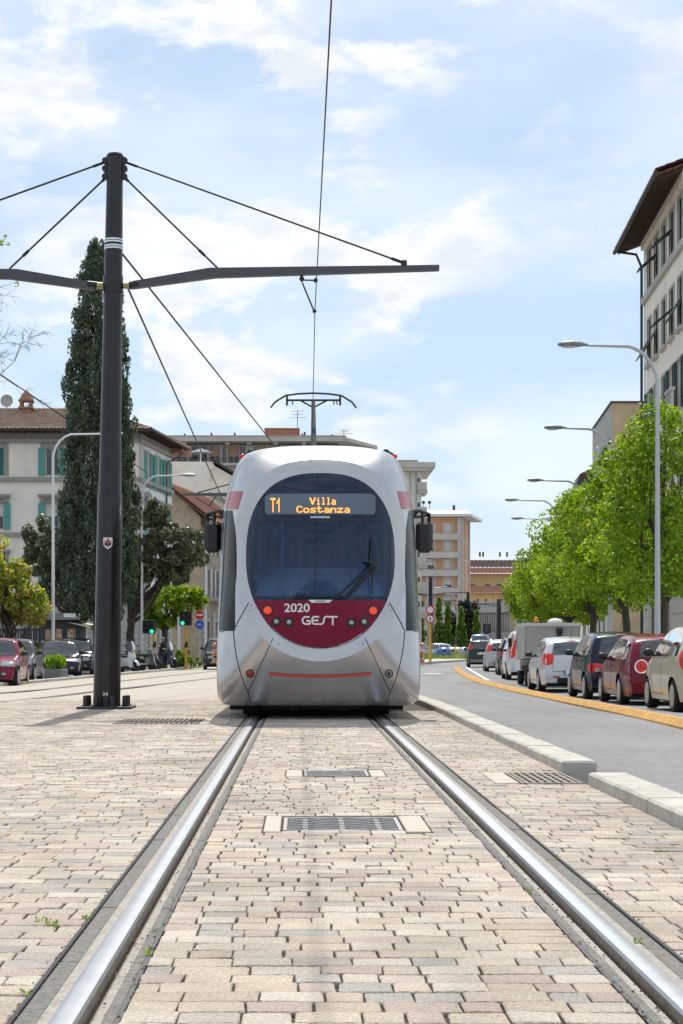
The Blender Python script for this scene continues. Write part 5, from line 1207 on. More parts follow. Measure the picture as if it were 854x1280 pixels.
def win(root, O, u, n, x0, x1, z0, z1, pane=None, frame=None, d=.2, shut=None, sm=None, surround=None, sw=.18, sill=None, mull=1, cornice=None, blind=None, bh=.6, flap=None):
    O, u, n = Vector(O), Vector(u).normalized(), Vector(n).normalized(); frame = frame or M_wframe; pane = pane or M_wglass
    mb = MB(); f = .07
    mb.obox(O, u, Zv, n, x0, x0 + f, z0, z1, -d + .002, -d + .06).obox(O, u, Zv, n, x1 - f, x1, z0, z1, -d + .002, -d + .06).obox(O, u, Zv, n, x0 + f, x1 - f, z0, z0 + f, -d + .002, -d + .06).obox(O, u, Zv, n, x0 + f, x1 - f, z1 - f, z1, -d + .002, -d + .06)
    for k in range(mull): x = x0 + (x1 - x0) * (k + 1) / (mull + 1); mb.obox(O, u, Zv, n, x - .04, x + .04, z0 + f, z1 - f, -d + .002, -d + .07)
    w = mb.build('window', frame, root)
    MB().poly([O + u * a + Zv * c - n * (d - .02) for a, c in ((x0, z0), (x1, z0), (x1, z1), (x0, z1))]).build('pane', pane, w)
    if blind: MB().obox(O, u, Zv, n, x0 + .03, x1 - .03, z1 - (z1 - z0) * bh, z1 - .02, -d + .065, -d + .09).build('blind', blind, w)
    if surround:
        mb = MB(); mb.obox(O, u, Zv, n, x0 - sw, x0, z0, z1, .002, .05).obox(O, u, Zv, n, x1, x1 + sw, z0, z1, .002, .05).obox(O, u, Zv, n, x0 - sw, x1 + sw, z1, z1 + sw, .002, .055); mb.build('frame', surround, w)
        if cornice: MB().obox(O, u, Zv, n, x0 - sw - .12, x1 + sw + .12, z1 + sw + cornice, z1 + sw + cornice + .16, .002, .30).obox(O, u, Zv, n, x0 - sw - .05, x1 + sw + .05, z1 + sw + cornice - .12, z1 + sw + cornice - .002, .002, .2).obox(O, u, Zv, n, x0 - sw, x0 - .02, z1 + sw - .25, z1 + sw + cornice - .13, .056, .18).obox(O, u, Zv, n, x1 + .02, x1 + sw, z1 + sw - .25, z1 + sw + cornice - .13, .056, .18).build('cornice', surround, w)
    if sill: MB().obox(O, u, Zv, n, x0 - .15, x1 + .15, z0 - .14, z0 - .002, .002, .16).build('sill', sill, w)
    hw = (x1 - x0) / 2
    if shut == 'open':
        shutter_mb(O, u, n, x0 - hw - .02, x0 - .03, z0, z1, .06).build('shutter', sm, w); shutter_mb(O, u, n, x1 + .03, x1 + hw + .02, z0, z1, .06).build('shutter', sm, w)
    if shut == 'closed':
        shutter_mb(O, u, n, x0 + .01, x0 + hw - .01, z0, z1, -.09).build('shutter', sm, w); shutter_mb(O, u, n, x0 + hw + .01, x1 - .01, z0, z1, -.09).build('shutter', sm, w)
    if flap:                                           # lower half of the louvre pushed out on its stay
        zm = z0 + (z1 - z0) * .55; out = (n * .75 - Zv * .62).normalized() if flap == 1 else (n * .5 - Zv * .9).normalized(); L = (zm - z0) * .92
        MB().obox(O + u * x0 + Zv * zm + n * .03, u, out, out.cross(u).normalized(), .02, x1 - x0 - .02, 0, L, 0, .05).build('shutter', sm, w)
    return w
def tiles(O, u, up, L, D, pitch=.26, row=.42, amp=.055):
    """pantile roof: ridged sheet with stepped courses; u along the eave, up the slope"""
    O, u, up = Vector(O), Vector(u).normalized(), Vector(up).normalized(); nrm = u.cross(up).normalized()
    if nrm.z < 0: nrm = -nrm
    nx = int(L / pitch) * 4; nr = max(1, int(D / row)); V = []; rng = np.random.default_rng(3)
    ts = []
    for j in range(nr): ts += [(j * D / nr, .035), ((j + 1) * D / nr - .001, .0)]
    X = np.arange(nx + 1) / nx * L; co = amp * np.abs(np.cos(np.pi * X / pitch))
    for t, s in ts:
        jit = rng.normal(0, .007, nx + 1)
        for i in range(nx + 1): V.append(tuple(O + u * X[i] + up * t + nrm * (co[i] + s + jit[i])))
    V = np.array(V); i = np.arange(nx); q = []
    for j in range(len(ts) - 1): b = j * (nx + 1); q.append(np.stack([b + i, b + i + 1, b + nx + 2 + i, b + nx + 1 + i], 1))
    return V, np.concatenate(q)

# ---------------------------------------------------------------- villa on the left
def villa():
    Y = 115.0; g0 = gz(Y); O = Vector((px_x(174, Y), Y, g0)); u, n = Vector((-1, 0, 0)), Vector((0, -1, 0)); us = Vector((.146, .989, 0)).normalized(); ns = Vector((us.y, -us.x, 0))
    X = lambda px: (174 - px) * Y / F; Z = lambda py: px_z(py, Y) - g0
    root = thing('villa', 'cream villa with teal shutters and tiled roof behind the cypress', 'house', O)
    L, H, Ls = 15.5, Z(541), 9.8
    wins = []
    for cx in (65, -3.5, -72): wins.append((X(cx + 8.2), X(cx - 8.2), Z(594.5), Z(560)))
    w2 = [(X(cx + 8.2), X(cx - 8.2), Z(662), Z(629)) for cx in (65, -3.5, -72)]; w3 = [(X(cx + 8.2), X(cx - 8.2), Z(735), Z(701)) for cx in (65, -3.5, -72)]
    w0 = [(X(cx + 8), X(cx - 8), Z(822), Z(772)) for cx in (90, 40, -12)]
    wall_mb(O, u, n, L, H, wins + w2 + w3 + w0).build('wall', M_cream, root)
    for i, o in enumerate(wins): win(root, O, u, n, *o, shut='open' if i == 0 else 'closed', sm=M_teal if i == 0 else pm('shutter_jade', (.03, .16, .13), .7, var=.1), surround=M_gstone, sw=.32)
    for i, o in enumerate(w2): win(root, O, u, n, *o, shut='open', sm=M_teal, surround=M_gstone, sw=.32, cornice=.1, blind=M_blind, bh=.5)
    for i, o in enumerate(w3): win(root, O, u, n, *o, shut='open', sm=M_teal, surround=M_gstone, sw=.32, cornice=.25)
    for o in w0: win(root, O, u, n, *o, surround=M_gstone, sw=.25)
    mb = MB()
    for z0, z1, p in ((596.5, 602, .12), (665.5, 670.5, .12), (549, 553.5, .16), (743, 748, .14)): mb.obox(O, u, Zv, n, 0, L, Z(z1), Z(z0), .06, .06 + p).obox(O, us, Zv, ns, 0, Ls, Z(z1), Z(z0), .06, .06 + p)
    mb.build('string_course', M_gstone, root)
    MB().obox(O, u, Zv, n, 0, L, Z(549), Z(541), .01, .10).obox(O, us, Zv, ns, 0, Ls, Z(549), Z(541), .01, .10).build('frieze', pm('frieze', (.27, .25, .22), .9, var=.1), root)
    # rusticated ground storey: separate courses
    zc = 0.0; k = 0
    while zc < Z(749) - .2:
        segs = []; a = 0.0
        for o in sorted(w0): 
            if o[2] < zc + .2 < o[3]: segs.append((a, o[0] - .26)); a = o[1] + .26
        segs.append((a, L))
        for s0, s1 in segs:
            if s1 - s0 > .1: MB().obox(O, u, Zv, n, s0, s1, zc + .03, zc + .40, .01, .09).build('ashlar_course', M_lstone, root)
        for s0, s1 in ((0, 1.3), (2.6, 3.75), (5.6, 6.75), (8.3, 9.45)): MB().obox(O, us, Zv, ns, s0, s1, zc + .03, zc + .40, .01, .09).build('ashlar_block', M_lstone, root)
        zc += .42; k += 1
    # quoin strip up the corner
    MB().obox(O, us, Zv, ns, -.02, 1.2, Z(747), Z(553), .01, .07).build('corner_strip', M_lstone, root)
    # side facade
    so = [(a, b, Z(606), Z(561)) for a, b in ((1.75, 2.95), (4.65, 5.85), (7.55, 8.75))]; so2 = [(a, b, Z(668), Z(629)) for a, b in ((1.75, 2.95), (4.65, 5.85), (7.55, 8.75))]; so3 = [(a, b, Z(738), Z(703)) for a, b in ((1.75, 2.95), (4.65, 5.85), (7.55, 8.75))]; so0 = [(a, b, .3, Z(775)) for a, b in ((1.5, 2.5), (4.0, 5.3), (7.0, 8.1))]
    wall_mb(O, us, ns, Ls, H, so + so2 + so3 + so0).build('wall', M_whitew, root)
    for o in so: win(root, O, us, ns, *o, shut='open', sm=M_teal, pane=M_dgreen, surround=M_lstone, sw=.15)
    for o in so2: win(root, O, us, ns, *o, shut='open', sm=M_teal, surround=M_gstone, sw=.22, cornice=.2)
    for o in so3 + so0: win(root, O, us, ns, *o, surround=M_gstone, sw=.2)
    for i, o in enumerate(so2):                          # rounded heads above the middle storey
        if i == 0: MB().extr([(1.05 * math.cos(t), .55 * math.sin(t)) for t in np.linspace(0, math.pi, 12)], O + us * 2.35 + Zv * (Z(629) + .42), us, Zv, ns, .12).build('arched_head', M_gstone, root)
    # back walls
    B = O + us * Ls; MB().poly([B, B + Vector((-L, 0, 0)), B + Vector((-L, 0, H)), B + Zv * H]).poly([O + u * L, B + u * L, B + u * L + Zv * H, O + u * L + Zv * H]).build('wall', M_cream, root)
    # roof: four slopes over a timber eave
    ov = 1.05; ze = H + .12; 
    c = [O + u * (-ov) - us * ov + Zv * ze + Vector((0, 0, 0)), O + u * (L + ov) - us * ov + Zv * ze, B + u * (L + ov) + us * ov + Zv * ze, B + u * (-ov) + us * ov + Zv * ze]
    hr = 2.1; r1, r2 = (c[0] + c[3]) / 2 + u * 5.4 + Zv * hr, (c[1] + c[2]) / 2 - u * 5.4 + Zv * hr
    MB().poly([c[0], c[1], r2, r1]).poly([c[3], c[0], r1]).poly([c[2], c[3], r1, r2]).poly([c[1], c[2], r2]).build('roof', M_tile, root)
    roof = root.children[-1] if False else None
    V, Fq = tiles(c[0] + Zv * .03, u, (r1 - c[0]) - u * ((r1 - c[0]).dot(u)), (c[1] - c[0]).length, ((r1 - c[0]) - u * ((r1 - c[0]).dot(u))).length)
    # trim the sheet to the hips
    upv = ((r1 - c[0]) - u * ((r1 - c[0]).dot(u))); D = upv.length; upn = upv.normalized(); Lc = (c[1] - c[0]).length
    rel = V - np.array(c[0]); a = rel @ np.array(u); t = rel @ np.array(upn); a2 = np.clip(a, 5.4 / D * t, Lc - 5.4 / D * t); V = V + np.outer(a2 - a, np.array(u))
    off = np.array(parent_off(root)); mesh_np('roof_tiles', V - off, Fq, M_tile, None, root, kind='stuff')
    sidev = (r1 - c[0]) - us * ((r1 - c[0]).dot(us)); V, Fq = tiles(c[0] + Zv * .03, us, sidev, (c[3] - c[0]).length, sidev.length); D = sidev.length; Lc = (c[3] - c[0]).length
    rel = V - np.array(c[0]); a = rel @ np.array(us); t = rel @ np.array(sidev.normalized()); a2 = np.clip(a, Lc / 2 / D * t, Lc - Lc / 2 / D * t); V = V + np.outer(a2 - a, np.array(us)); mesh_np('roof_tiles', V - off, Fq, M_tile, None, root, kind='stuff')
    mb = MB()
    for (p, q, w) in ((c[0], c[1], n), (c[0], c[3], ns)): mb.tube([p + w * .02 - Zv * .02, q + w * .02 - Zv * .02], .09, 6)
    mb.tube([B + ns * .9 + Zv * (ze - .15), B + ns * .75 + Zv * (ze - .7) - us * .8, B + ns * .12 + Zv * (ze - 1.3) - us * 2.2, B + ns * .12 - us * 2.2 + Zv * .2], .07, 6); mb.build('gutter', M_gut, root)
    mb = MB(); mb.poly([c[0] - Zv * .06, c[1] - Zv * .06, O + u * L + Zv * (H + .02), O + Zv * (H + .02)]).poly([c[0] - Zv * .06, c[3] - Zv * .06, B + Zv * (H + .02), O + Zv * (H + .02)])
    for k in range(26): x = L * k / 25; mb.obox(O, u, Zv, n, x - .05, x + .05, H - .05, H + .06, .10, ov - .1)
    for k in range(18): x = Ls * k / 17; mb.obox(O, us, Zv, ns, x - .05, x + .05, H - .05, H + .06, .10, ov - .1)
    mb.build('eave', M_wood, root)
    # chimney, dish, rear lean-to roof
    cp = at(33, 517, Y + 3.4); mb = MB(); mb.box(cp.x - .35, cp.x + .35, cp.y - .35, cp.y + .35, cp.z - 1.2, cp.z + .35).box(cp.x - .48, cp.x + .48, cp.y - .48, cp.y + .48, cp.z + .30, cp.z + .42)
    for sx in (-1, 1):
        for sy in (-1, 1): mb.box(cp.x + sx * .3 - .09, cp.x + sx * .3 + .09, cp.y + sy * .3 - .09, cp.y + sy * .3 + .09, cp.z + .42, cp.z + .80)
    mb.box(cp.x - .48, cp.x + .48, cp.y - .48, cp.y + .48, cp.z + .80, cp.z + .9); mb.lathe([(.52, cp.z + .9), (.30, cp.z + 1.3), (.08, cp.z + 1.55), (1e-4, cp.z + 1.56)], (cp.x, cp.y, 0), 'z', 8); mb.build('chimney', M_brick2, root)
    dp = at(8.5, 501, Y + 4); mb = MB(); mb.lathe([(1e-4, .12), (.2, .10), (.42, .0), (.43, -.01), (.2, .07), (1e-4, .09)], (dp.x, dp.y, dp.z), 'y', 18); mb.tube([dp + Vector((0, .1, 0)), dp + Vector((0, .15, -.9))], .03, 6); mb.build('satellite_dish', M_concrete, root, smooth=60)
    q = at(193, 537, Y + 9); MB().extr([(0, 0), (2.0, -.9), (2.0, -1.6), (-1.4, -1.6), (-1.4, .05)], q, (1, 0, 0), Zv, us, 3).build('roof_dormer', M_tiler, root)
villa()

# ---------------------------------------------------------------- stone house with red lean roof
def stone_house():
    Y = 132.0; g0 = gz(Y); O = at(206, 808, Y); O.z = g0; us = Vector((.16, .987, 0)).normalized(); ns = Vector((us.y, -us.x, 0)); u, n = Vector((1, 0, 0)), Vector((0, -1, 0))
    root = thing('stone_house', 'brownish rubble house with red lean roof left of the tram roof', 'house', O); Z = lambda py: px_z(py, Y) - g0
    L = (251 - 206) * Y / F; R = O + u * L
    hl, hr = Z(602), Z(646)
    MB().poly([O, R, R + Zv * hr, O + Zv * hl]).build('wall', M_brown, root)
    ops = [(a, a + 1.1, z, z + 2.1) for a in (2.0, 5.2, 8.4, 11.6) for z in (1.0, 5.0, 8.2)]
    wall_mb(R, us, ns, 15, hr, ops).build('wall', M_brown, root)
    for i, o in enumerate(ops): win(root, R, us, ns, *o, shut='open' if i % 3 else None, sm=pm('shutter_pale', (.6, .62, .64), .7, var=.05), surround=M_lstone, sw=.12)
    MB().poly([O + us * 15, O, O + Zv * hl, O + us * 15 + Zv * hl]).poly([O + us * 15, R + us * 15, R + us * 15 + Zv * hr, O + us * 15 + Zv * hl]).build('wall', M_brown, root)
    a, b = O + Zv * (hl + .15) - us * .5 - u * .2, R + u * 1.1 + Zv * (hr - .35) - us * .5; V, Fq = tiles(b, us, a - b, 16, (a - b).length)
    off = np.array(parent_off(root)); mesh_np('roof_tiles', V - off, Fq, M_tiler, None, root, kind='stuff')
    MB().poly([a - Zv * .03, b - Zv * .03, b + us * 16 - Zv * .03, a + us * 16 - Zv * .03]).build('roof', M_tiler, root)
    mb = MB(); mb.obox(a, (b - a).normalized(), Zv, us, 0, (b - a).length, -.28, -.04, -.05, .1).obox(b, us, Zv, -u, 0, 16, -.3, -.05, 0, .12)
    for k in range(16): mb.obox(R + us * k + Zv * (hr - .45), u, Zv, us, 0, 1.0, -.1, .1, 0, .14)
    mb.build('eave', M_wood, root)
    q = at(268, 655, Y + 8); mb = MB(); mb.box(q.x - .5, q.x + .5, q.y - .5, q.y + .5, q.z, q.z + .8).box(q.x - .65, q.x + .65, q.y - .65, q.y + .65, q.z + .8, q.z + .95); mb.build('chimney', M_tiler, root)
    bal = at(264, 742, Y + 4); MB().obox(R + us * 3, us, Zv, ns, 0, 4, Z(750), Z(745), 0, .9).build('balcony', M_concrete, root)
    mb = MB()
    for k in range(21): mb.obox(R + us * (3 + k * .195), us, Zv, ns, 0, .03, Z(745), Z(735), .82, .85)
    mb.obox(R + us * 3, us, Zv, ns, 0, 4, Z(735), Z(734), .8, .87); mb.build('railing', M_gut, root)
    # tall ground storey pilasters with quoin blocks
    for k in range(4):
        for j in range(9): mb = MB(); mb.obox(R, us, Zv, ns, .4 + k * 3.6, 1.2 + k * 3.6, .1 + j * .42, .46 + j * .42, .01, .10); mb.build('ashlar_block', M_lstone, root)
stone_house()
def cream_house():
    Y = 150.0; g0 = gz(Y); O = at(208, 808, Y); O.z = g0; root = thing('cream_house', 'plain cream gable wall above the red lean roof', 'house', O); u, n = Vector((1, 0, 0)), Vector((0, -1, 0)); Z = lambda py: px_z(py, Y) - g0
    x = lambda px: (px - 208) * Y / F
    poly = [(0, 0), (x(300), 0), (x(300), Z(600)), (x(268), Z(582)), (x(266), Z(577)), (0, Z(577))]
    MB().extr(poly, O, u, Zv, (0, 1, 0), 9).build('wall', M_ivory, root)
    mb = MB(); mb.extr([(x(266), Z(577)), (x(300), Z(598)), (x(300), Z(594.5)), (x(266), Z(573.5))], O - Vector((0, .4, 0)), u, Zv, (0, 1, 0), 10); mb.build('roof', M_gut, root)
    MB().extr([(x(262), Z(620)), (x(300), Z(640)), (x(300), Z(634)), (x(262), Z(615))], O - Vector((0, .6, 0)), u, Zv, (0, 1, 0), .5).build('roof', M_gstone, root)
    p = O + u * x(264) + Zv * Z(603) - Vector((0, .2, 0)); MB().tube([p, p + Vector((.0, 0, 1.0)), p + Vector((.5, 0, 1.3))], .05, 5).build('antenna', M_concrete, root)
cream_house()

# ---------------------------------------------------------------- long flat-roofed apartment block
def apartments():
    Y = 182.0; g0 = gz(Y); O = at(150, 808, Y); O.z = g0; u, n = Vector((1, 0, 0)), Vector((0, -1, 0)); root = thing('apartment_block', 'long flat roofed apartment block with brick penthouse behind the tram roof', 'building', O); Z = lambda py: px_z(py, Y) - g0; x = lambda px: (px - 150) * Y / F
    L = x(424); top = Z(556)
    ops = []
    spec = [(215, 219), (221, 234), (236, 259), (262, 275), (278, 283), (285, 299), (300, 307), (318, 332), (335, 350), (356, 372), (376, 390), (396, 410)]
    for a, b in spec: ops.append((x(a), x(b), Z(580), Z(557.5)))
    for r in (1, 2, 3, 4):
        for a, b in spec[::2]: ops.append((x(a), x(b), Z(580 + r * 38 - 6), Z(558 + r * 38)))
    wall_mb(O, u, n, L, top, ops, d=.5).build('wall', M_concrete, root)
    for i, o in enumerate(ops): win(root, O, u, n, *o, d=.45, mull=1, blind=(M_blindp if i % 2 else None), bh=.55)
    MB().poly([O, O + Vector((0, 16, 0)), O + Vector((0, 16, top)), O + Zv * top]).poly([O + u * L, O + u * L + Vector((0, 16, 0)), O + u * L + Vector((0, 16, top)), O + u * L + Zv * top]).poly([O + Vector((0, 16, 0)), O + u * L + Vector((0, 16, 0)), O + u * L + Vector((0, 16, top)), O + Vector((0, 16, top))]).build('wall', M_concrete, root)
    MB().box(O.x - 1, O.x + x(432), Y - 2.2, Y + 17, g0 + Z(554.5), g0 + Z(549.5)).extr([(x(426), Z(549.5)), (x(432), Z(549.5)), (x(471), Z(560)), (x(471), Z(563)), (x(432), Z(554.5))], O - Vector((0, 2, 0)), u, Zv, (0, 1, 0), 17).build('roof', M_concrete, root)
    MB().box(O.x - .8, O.x + x(432), Y - 2.0, Y + 17, g0 + Z(549.5) + .01, g0 + Z(547)).build('parapet', pm('parapet', (.42, .33, .28), .9, var=.15), root)
    MB().box(O.x, O.x + L, Y - 1.7, Y - .05, g0 + Z(583.5), g0 + Z(580.8)).build('balcony', M_concrete, root)
    mb = MB(); mb.box(O.x, O.x + L, Y - 1.68, Y - 1.62, g0 + Z(575.5), g0 + Z(575))
    for k in range(110): mb.box(O.x + L * k / 110, O.x + L * k / 110 + .03, Y - 1.67, Y - 1.63, g0 + Z(580.8), g0 + Z(575.5))
    mb.build('railing', M_gut, root)
    for px in (231, 285, 312, 345, 380): MB().box(O.x + x(px) - .25, O.x + x(px) + .25, Y - 1.5, Y - .06, g0 + Z(557.5), g0 + Z(554.6)).build('roof_bracket', M_concrete, root)
    ph = MB(); a, b = O.x + x(331), O.x + x(373.5); ph.box(a, b, Y + 3, Y + 9, g0 + Z(549), g0 + Z(532)).box(a - .1, b + .1, Y + 2.9, Y + 9.1, g0 + Z(532) + .005, g0 + Z(530.6)); ph.build('penthouse', M_brick2, root)
    mb = MB()
    for px, h in ((231, 7), (264.5, 8), (293.5, 8), (378, 7), (415, 6), (381, 9)): q = at(px, 549, Y + 2); mb.tube([q, q + Vector((0, 0, h * Y / F))], .11, 6)
    mb.build('vent_pipe', M_gut, root)
    for px, py0, py1 in ((372, 534, 513), (430, 549, 537)):
        q, t = at(px, py0, Y + 4), at(px, py1, Y + 4); mb = MB(); mb.tube([q, t], .035, 5)
        for k, w_ in ((.95, .7), (.75, .5), (.55, .9)): p = q.lerp(t, k); mb.tube([p - Vector((w_, 0, 0)), p + Vector((w_, 0, .05))], .02, 4)
        mb.build('antenna', M_gut, root)
    q = at(251, 571, Y - 2); MB().lathe([(1e-4, .9), (1.2, .45), (1.25, .4), (.1, .6), (.08, -1.4), (1e-4, -1.4)], q, 'z', 14).build('parasol', M_whitew, root)
apartments()
def tower():
    Y = 172.0; g0 = gz(Y); O = at(470, 808, Y); O.z = g0; root = thing('corner_tower', 'white apartment tower with stacked balconies right of the tram roof', 'building', O); Z = lambda py: px_z(py, Y) - g0; x = lambda px: (px - 470) * Y / F; u, n = Vector((1, 0, 0)), Vector((0, -1, 0))
    top = Z(590); ops = [(x(521.5), x(525.5), Z(590 + 31 * k + 26), Z(590 + 31 * k + 7)) for k in range(7)]
    wall_mb(O, u, n, x(527), top, ops).build('wall', M_whitew, root)
    for o in ops: win(root, O, u, n, *o, mull=0)
    MB().box(O.x, O.x + x(527), Y + 10, Y + 10.1, g0, g0 + top).box(O.x + x(527) - .1, O.x + x(527), Y + .05, Y + 10, g0, g0 + top).build('wall', M_whitew, root)
    MB().obox(O, u, Zv, n, x(512), x(513.5), 0, top, .01, .12).obox(O, u, Zv, n, x(519.5), x(521), 0, top, .01, .12).build('pilaster', M_concrete, root)
    MB().box(O.x - 1, O.x + x(543), Y - 1.5, Y + 11, g0 + Z(586), g0 + Z(579.5)).box(O.x - 1, O.x + x(534), Y - 1.4, Y + 10.9, g0 + Z(590), g0 + Z(586) - .01).build('roof', M_concrete, root)
    MB().box(O.x - .5, O.x + x(522), Y - .5, Y + 10, g0 + Z(579.5) + .01, g0 + Z(575.5)).build('parapet', pm('parapet', (.42, .33, .28), .9, var=.15), root)
    for k in range(6):
        y0, y1 = 604 + 31 * k, 614 + 31 * k; MB().box(O.x + x(522), O.x + x(533.5), Y - 1.3, Y + 3, g0 + Z(y1 + 3.5), g0 + Z(y1)).box(O.x + x(521), O.x + x(532.6), Y - 1.35, Y - 1.2, g0 + Z(y1) + .005, g0 + Z(y0)).box(O.x + x(531.6), O.x + x(532.6), Y - 1.19, Y + 3, g0 + Z(y1) + .005, g0 + Z(y0)).build('balcony', M_concrete, root)
    for px, py in ((529.5, 628), (537, 628)): q = at(px, py, Y); MB().ell(q, (.16, .1, .16), 8, 6).tube([q, q - Vector((0, 0, .6))], .03, 5).build('satellite_dish', M_gut, root)
tower()
# ---------------------------------------------------------------- orange block
def orange_block():
    Y = 300.0; g0 = gz(Y); O = at(577, 808, Y); O.z = g0; root = thing('orange_block', 'orange rendered apartment block with grey bands and pale metal roof', 'building', O); Z = lambda py: px_z(py, Y) - g0; u, n = Vector((-1, 0, 0)), Vector((0, -1, 0)); us = Vector((.20, .98, 0)).normalized(); ns = Vector((us.y, -us.x, 0)); x = lambda px: (577 - px) * Y / F
    L = x(500); top = Z(646.5); pit = 22.7; ops = []
    for r in range(7):
        for a, b in ((564.5, 555.3), (542.8, 533.5), (521, 512)): ops.append((x(a), x(b), Z(653 + r * pit + 13.2), Z(653 + r * pit)))
    wall_mb(O, u, n, L, top, ops, d=.3).build('wall', M_orangew, root)
    for i, o in enumerate(ops): win(root, O, u, n, *o, d=.28, mull=0, blind=M_blind, bh=(1.0, .95, .6, .98, .75)[i % 5])
    for r in range(7): MB().obox(O, u, Zv, n, x(572), L, Z(653 + r * pit + 22), Z(653 + r * pit + 14.2), .03, .9).build('balcony_band', M_concrete, root)
    for r in range(7):
        mb = MB()
        for a, b in ((566, 564.5), (555.3, 553.5), (544.5, 542.8), (533.5, 531.5)): mb.obox(O, u, Zv, n, x(a), x(b), Z(653 + r * pit + 14), Z(653 + r * pit - .3), .005, .1)
        mb.build('window_pier', M_concrete, root)
    mb = MB(); mb.obox(O, u, Zv, n, 0, x(571.5), 0, top, .04, .25).obox(O, us, Zv, ns, 0, .5, 0, top, .04, .25).obox(O, us, Zv, ns, 11.2, 12.2, 0, top, .04, .2).obox(O, us, Zv, ns, 5.2, 6.6, 0, top, .04, .12); mb.build('pilaster', pm('grey_render', (.47, .45, .43), .9, var=.06), root)
    mb = MB()
    for r in range(7): mb.obox(O, us, Zv, ns, 0, 12.2, Z(653 + r * pit + 24), Z(653 + r * pit + 22), .02, .03)
    mb.build('floor_line', M_concrete, root)
    B = O + us * 12.2; MB().poly([O, B, B + Zv * top, O + Zv * top]).poly([B, B + u * L, B + u * L + Zv * top, B + Zv * top]).build('wall', M_orangew, root)
    e = [O - u * 1.8 - us * 1.5, O + u * (L + 1), B + u * (L + 1) + us * 1.5, B - u * 2.2 + us * 1.5]; zt = Z(646); h = Z(637) - zt
    b0 = [p + Zv * zt for p in e]; b1 = [p + Zv * (zt + .5) for p in e]; ce = (e[0] + e[3]) / 2 + u * 4; t1 = [e[0] + u * 1 + us * 3 + Zv * (zt + h), e[1] + us * 3 + Zv * (zt + h), e[2] - us * 2 + Zv * (zt + h), e[3] + u * 2.0 - us * 3 + Zv * (zt + h * .9)]
    mb = MB(); mb.poly(b0)
    for a, b in ((b0, b1), (b1, t1)):
        for i in range(4): mb.poly([a[i], a[(i + 1) % 4], b[(i + 1) % 4], b[i]])
    mb.poly(t1); mb.build('roof', M_metalr, root)
    mb = MB()
    for k in range(14): p = b1[0].lerp(b1[1], k / 14); q = t1[0].lerp(t1[1], k / 14); mb.tube([p, q], .06, 4)
    mb.build('roof_seam', M_metalr, root)
    q = at(567.5, 638, Y + 6); MB().tube([q, q + Vector((0, 0, .9))], .25, 6).build('vent_pipe', M_gut, root)
orange_block()
def yellow_building():
    Y = 345.0; g0 = gz(Y); O = at(585, 808, Y); O.z = g0; root = thing('yellow_building', 'long yellow building with two red tiled roofs beside the orange block', 'building', O); Z = lambda py: px_z(py, Y) - g0; x = lambda px: (px - 585) * Y / F; u, n = Vector((1, 0, 0)), Vector((0, -1, 0)); L = x(700)
    up = [(x(a), x(b), Z(731), Z(728.2)) for a, b in ((592, 599), (611, 618), (626, 633), (634, 640), (650, 657))]
    O2 = O + Vector((0, 8, 0)); wall_mb(O2, u, n, L, Z(715), up, z0=0).build('wall', M_yellow, root)
    for o in up: win(root, O2, u, n, *o, mull=0)
    lo = [(x(a), x(b), Z(758), Z(748)) for a, b in ((626, 628.5), (632, 634.5), (640, 643), (596, 599), (606, 609))]
    wall_mb(O, u, n, L, Z(742), lo).build('wall', M_yellow, root)
    for o in lo: win(root, O, u, n, *o, mull=0)
    for p, z0, z1, y0, y1, m in ((O, 742.2, 731.5, -1.2, 7.9, M_tiler), (O2, 715.4, 705, -1.4, 9, M_tiler)):
        V, Fq = tiles(p + Vector((-1, y0, Z(z0))), u, Vector((0, y1 - y0, Z(z1) - Z(z0))), L + 2, Vector((0, y1 - y0, Z(z1) - Z(z0))).length, pitch=.8, row=1.0, amp=.12); mesh_np('roof_tiles', V - np.array(parent_off(root)), Fq, m, None, root, kind='stuff')
    p = O2 + Vector((0, 9, 0)); V, Fq = tiles(p + Vector((-2, 0, Z(705))), u, Vector((0, 9, Z(694) - Z(705))), L + 2, 11, pitch=.9, row=1.1, amp=.15); mesh_np('roof_tiles', V - np.array(parent_off(root)), Fq, pm('old_tile', (.20, .145, .115), .9, var=.25, scale=.5), None, root, kind='stuff')
    mb = MB()
    for px in (600, 625, 634, 604): q = at(px, 696, Y + 20); mb.tube([q, q + Vector((0, 0, 1.0))], .2, 5)
    mb.build('chimney', M_gut, root)
    MB().obox(O, u, Zv, n, x(618), x(622), 0, Z(742), .02, .25).obox(O, u, Zv, n, x(643), x(652), 0, Z(745), .03, 1.2).build('pilaster', M_yellow, root)
yellow_building()
def pavilion():
    Y = 260.0; g0 = gz(Y); O = at(572, 808, Y); O.z = g0; root = thing('glass_pavilion', 'low grey pavilion with a row of thin columns under a flat canopy', 'building', O); Z = lambda py: px_z(py, Y) - g0; x = lambda px: (px - 572) * Y / F
    MB().box(O.x, O.x + x(637), Y - 3, Y + 10, g0 + Z(766), g0 + Z(760)).extr([(0, Z(760)), (x(637), Z(760)), (x(628), Z(753)), (x(584), Z(753))], O - Vector((0, 2.5, 0)), (1, 0, 0), Zv, (0, 1, 0), 10).build('canopy', pm('canopy_grey', (.40, .39, .38), .8, var=.1), root)
    for k in range(24): MB().box(O.x + x(572 + 65 * k / 23) - .12, O.x + x(572 + 65 * k / 23) + .12, Y - 2.6, Y - 2.3, g0, g0 + Z(766)).build('column', M_gstone, root)
    MB().box(O.x, O.x + x(637), Y, Y + 9, g0, g0 + Z(766) - .01).build('glass_wall', M_wglass, root)
    MB().box(O.x, O.x + x(637), Y - 3.5, Y - 2.9, g0, g0 + Z(790)).build('low_wall', M_gstone, root)
pavilion()
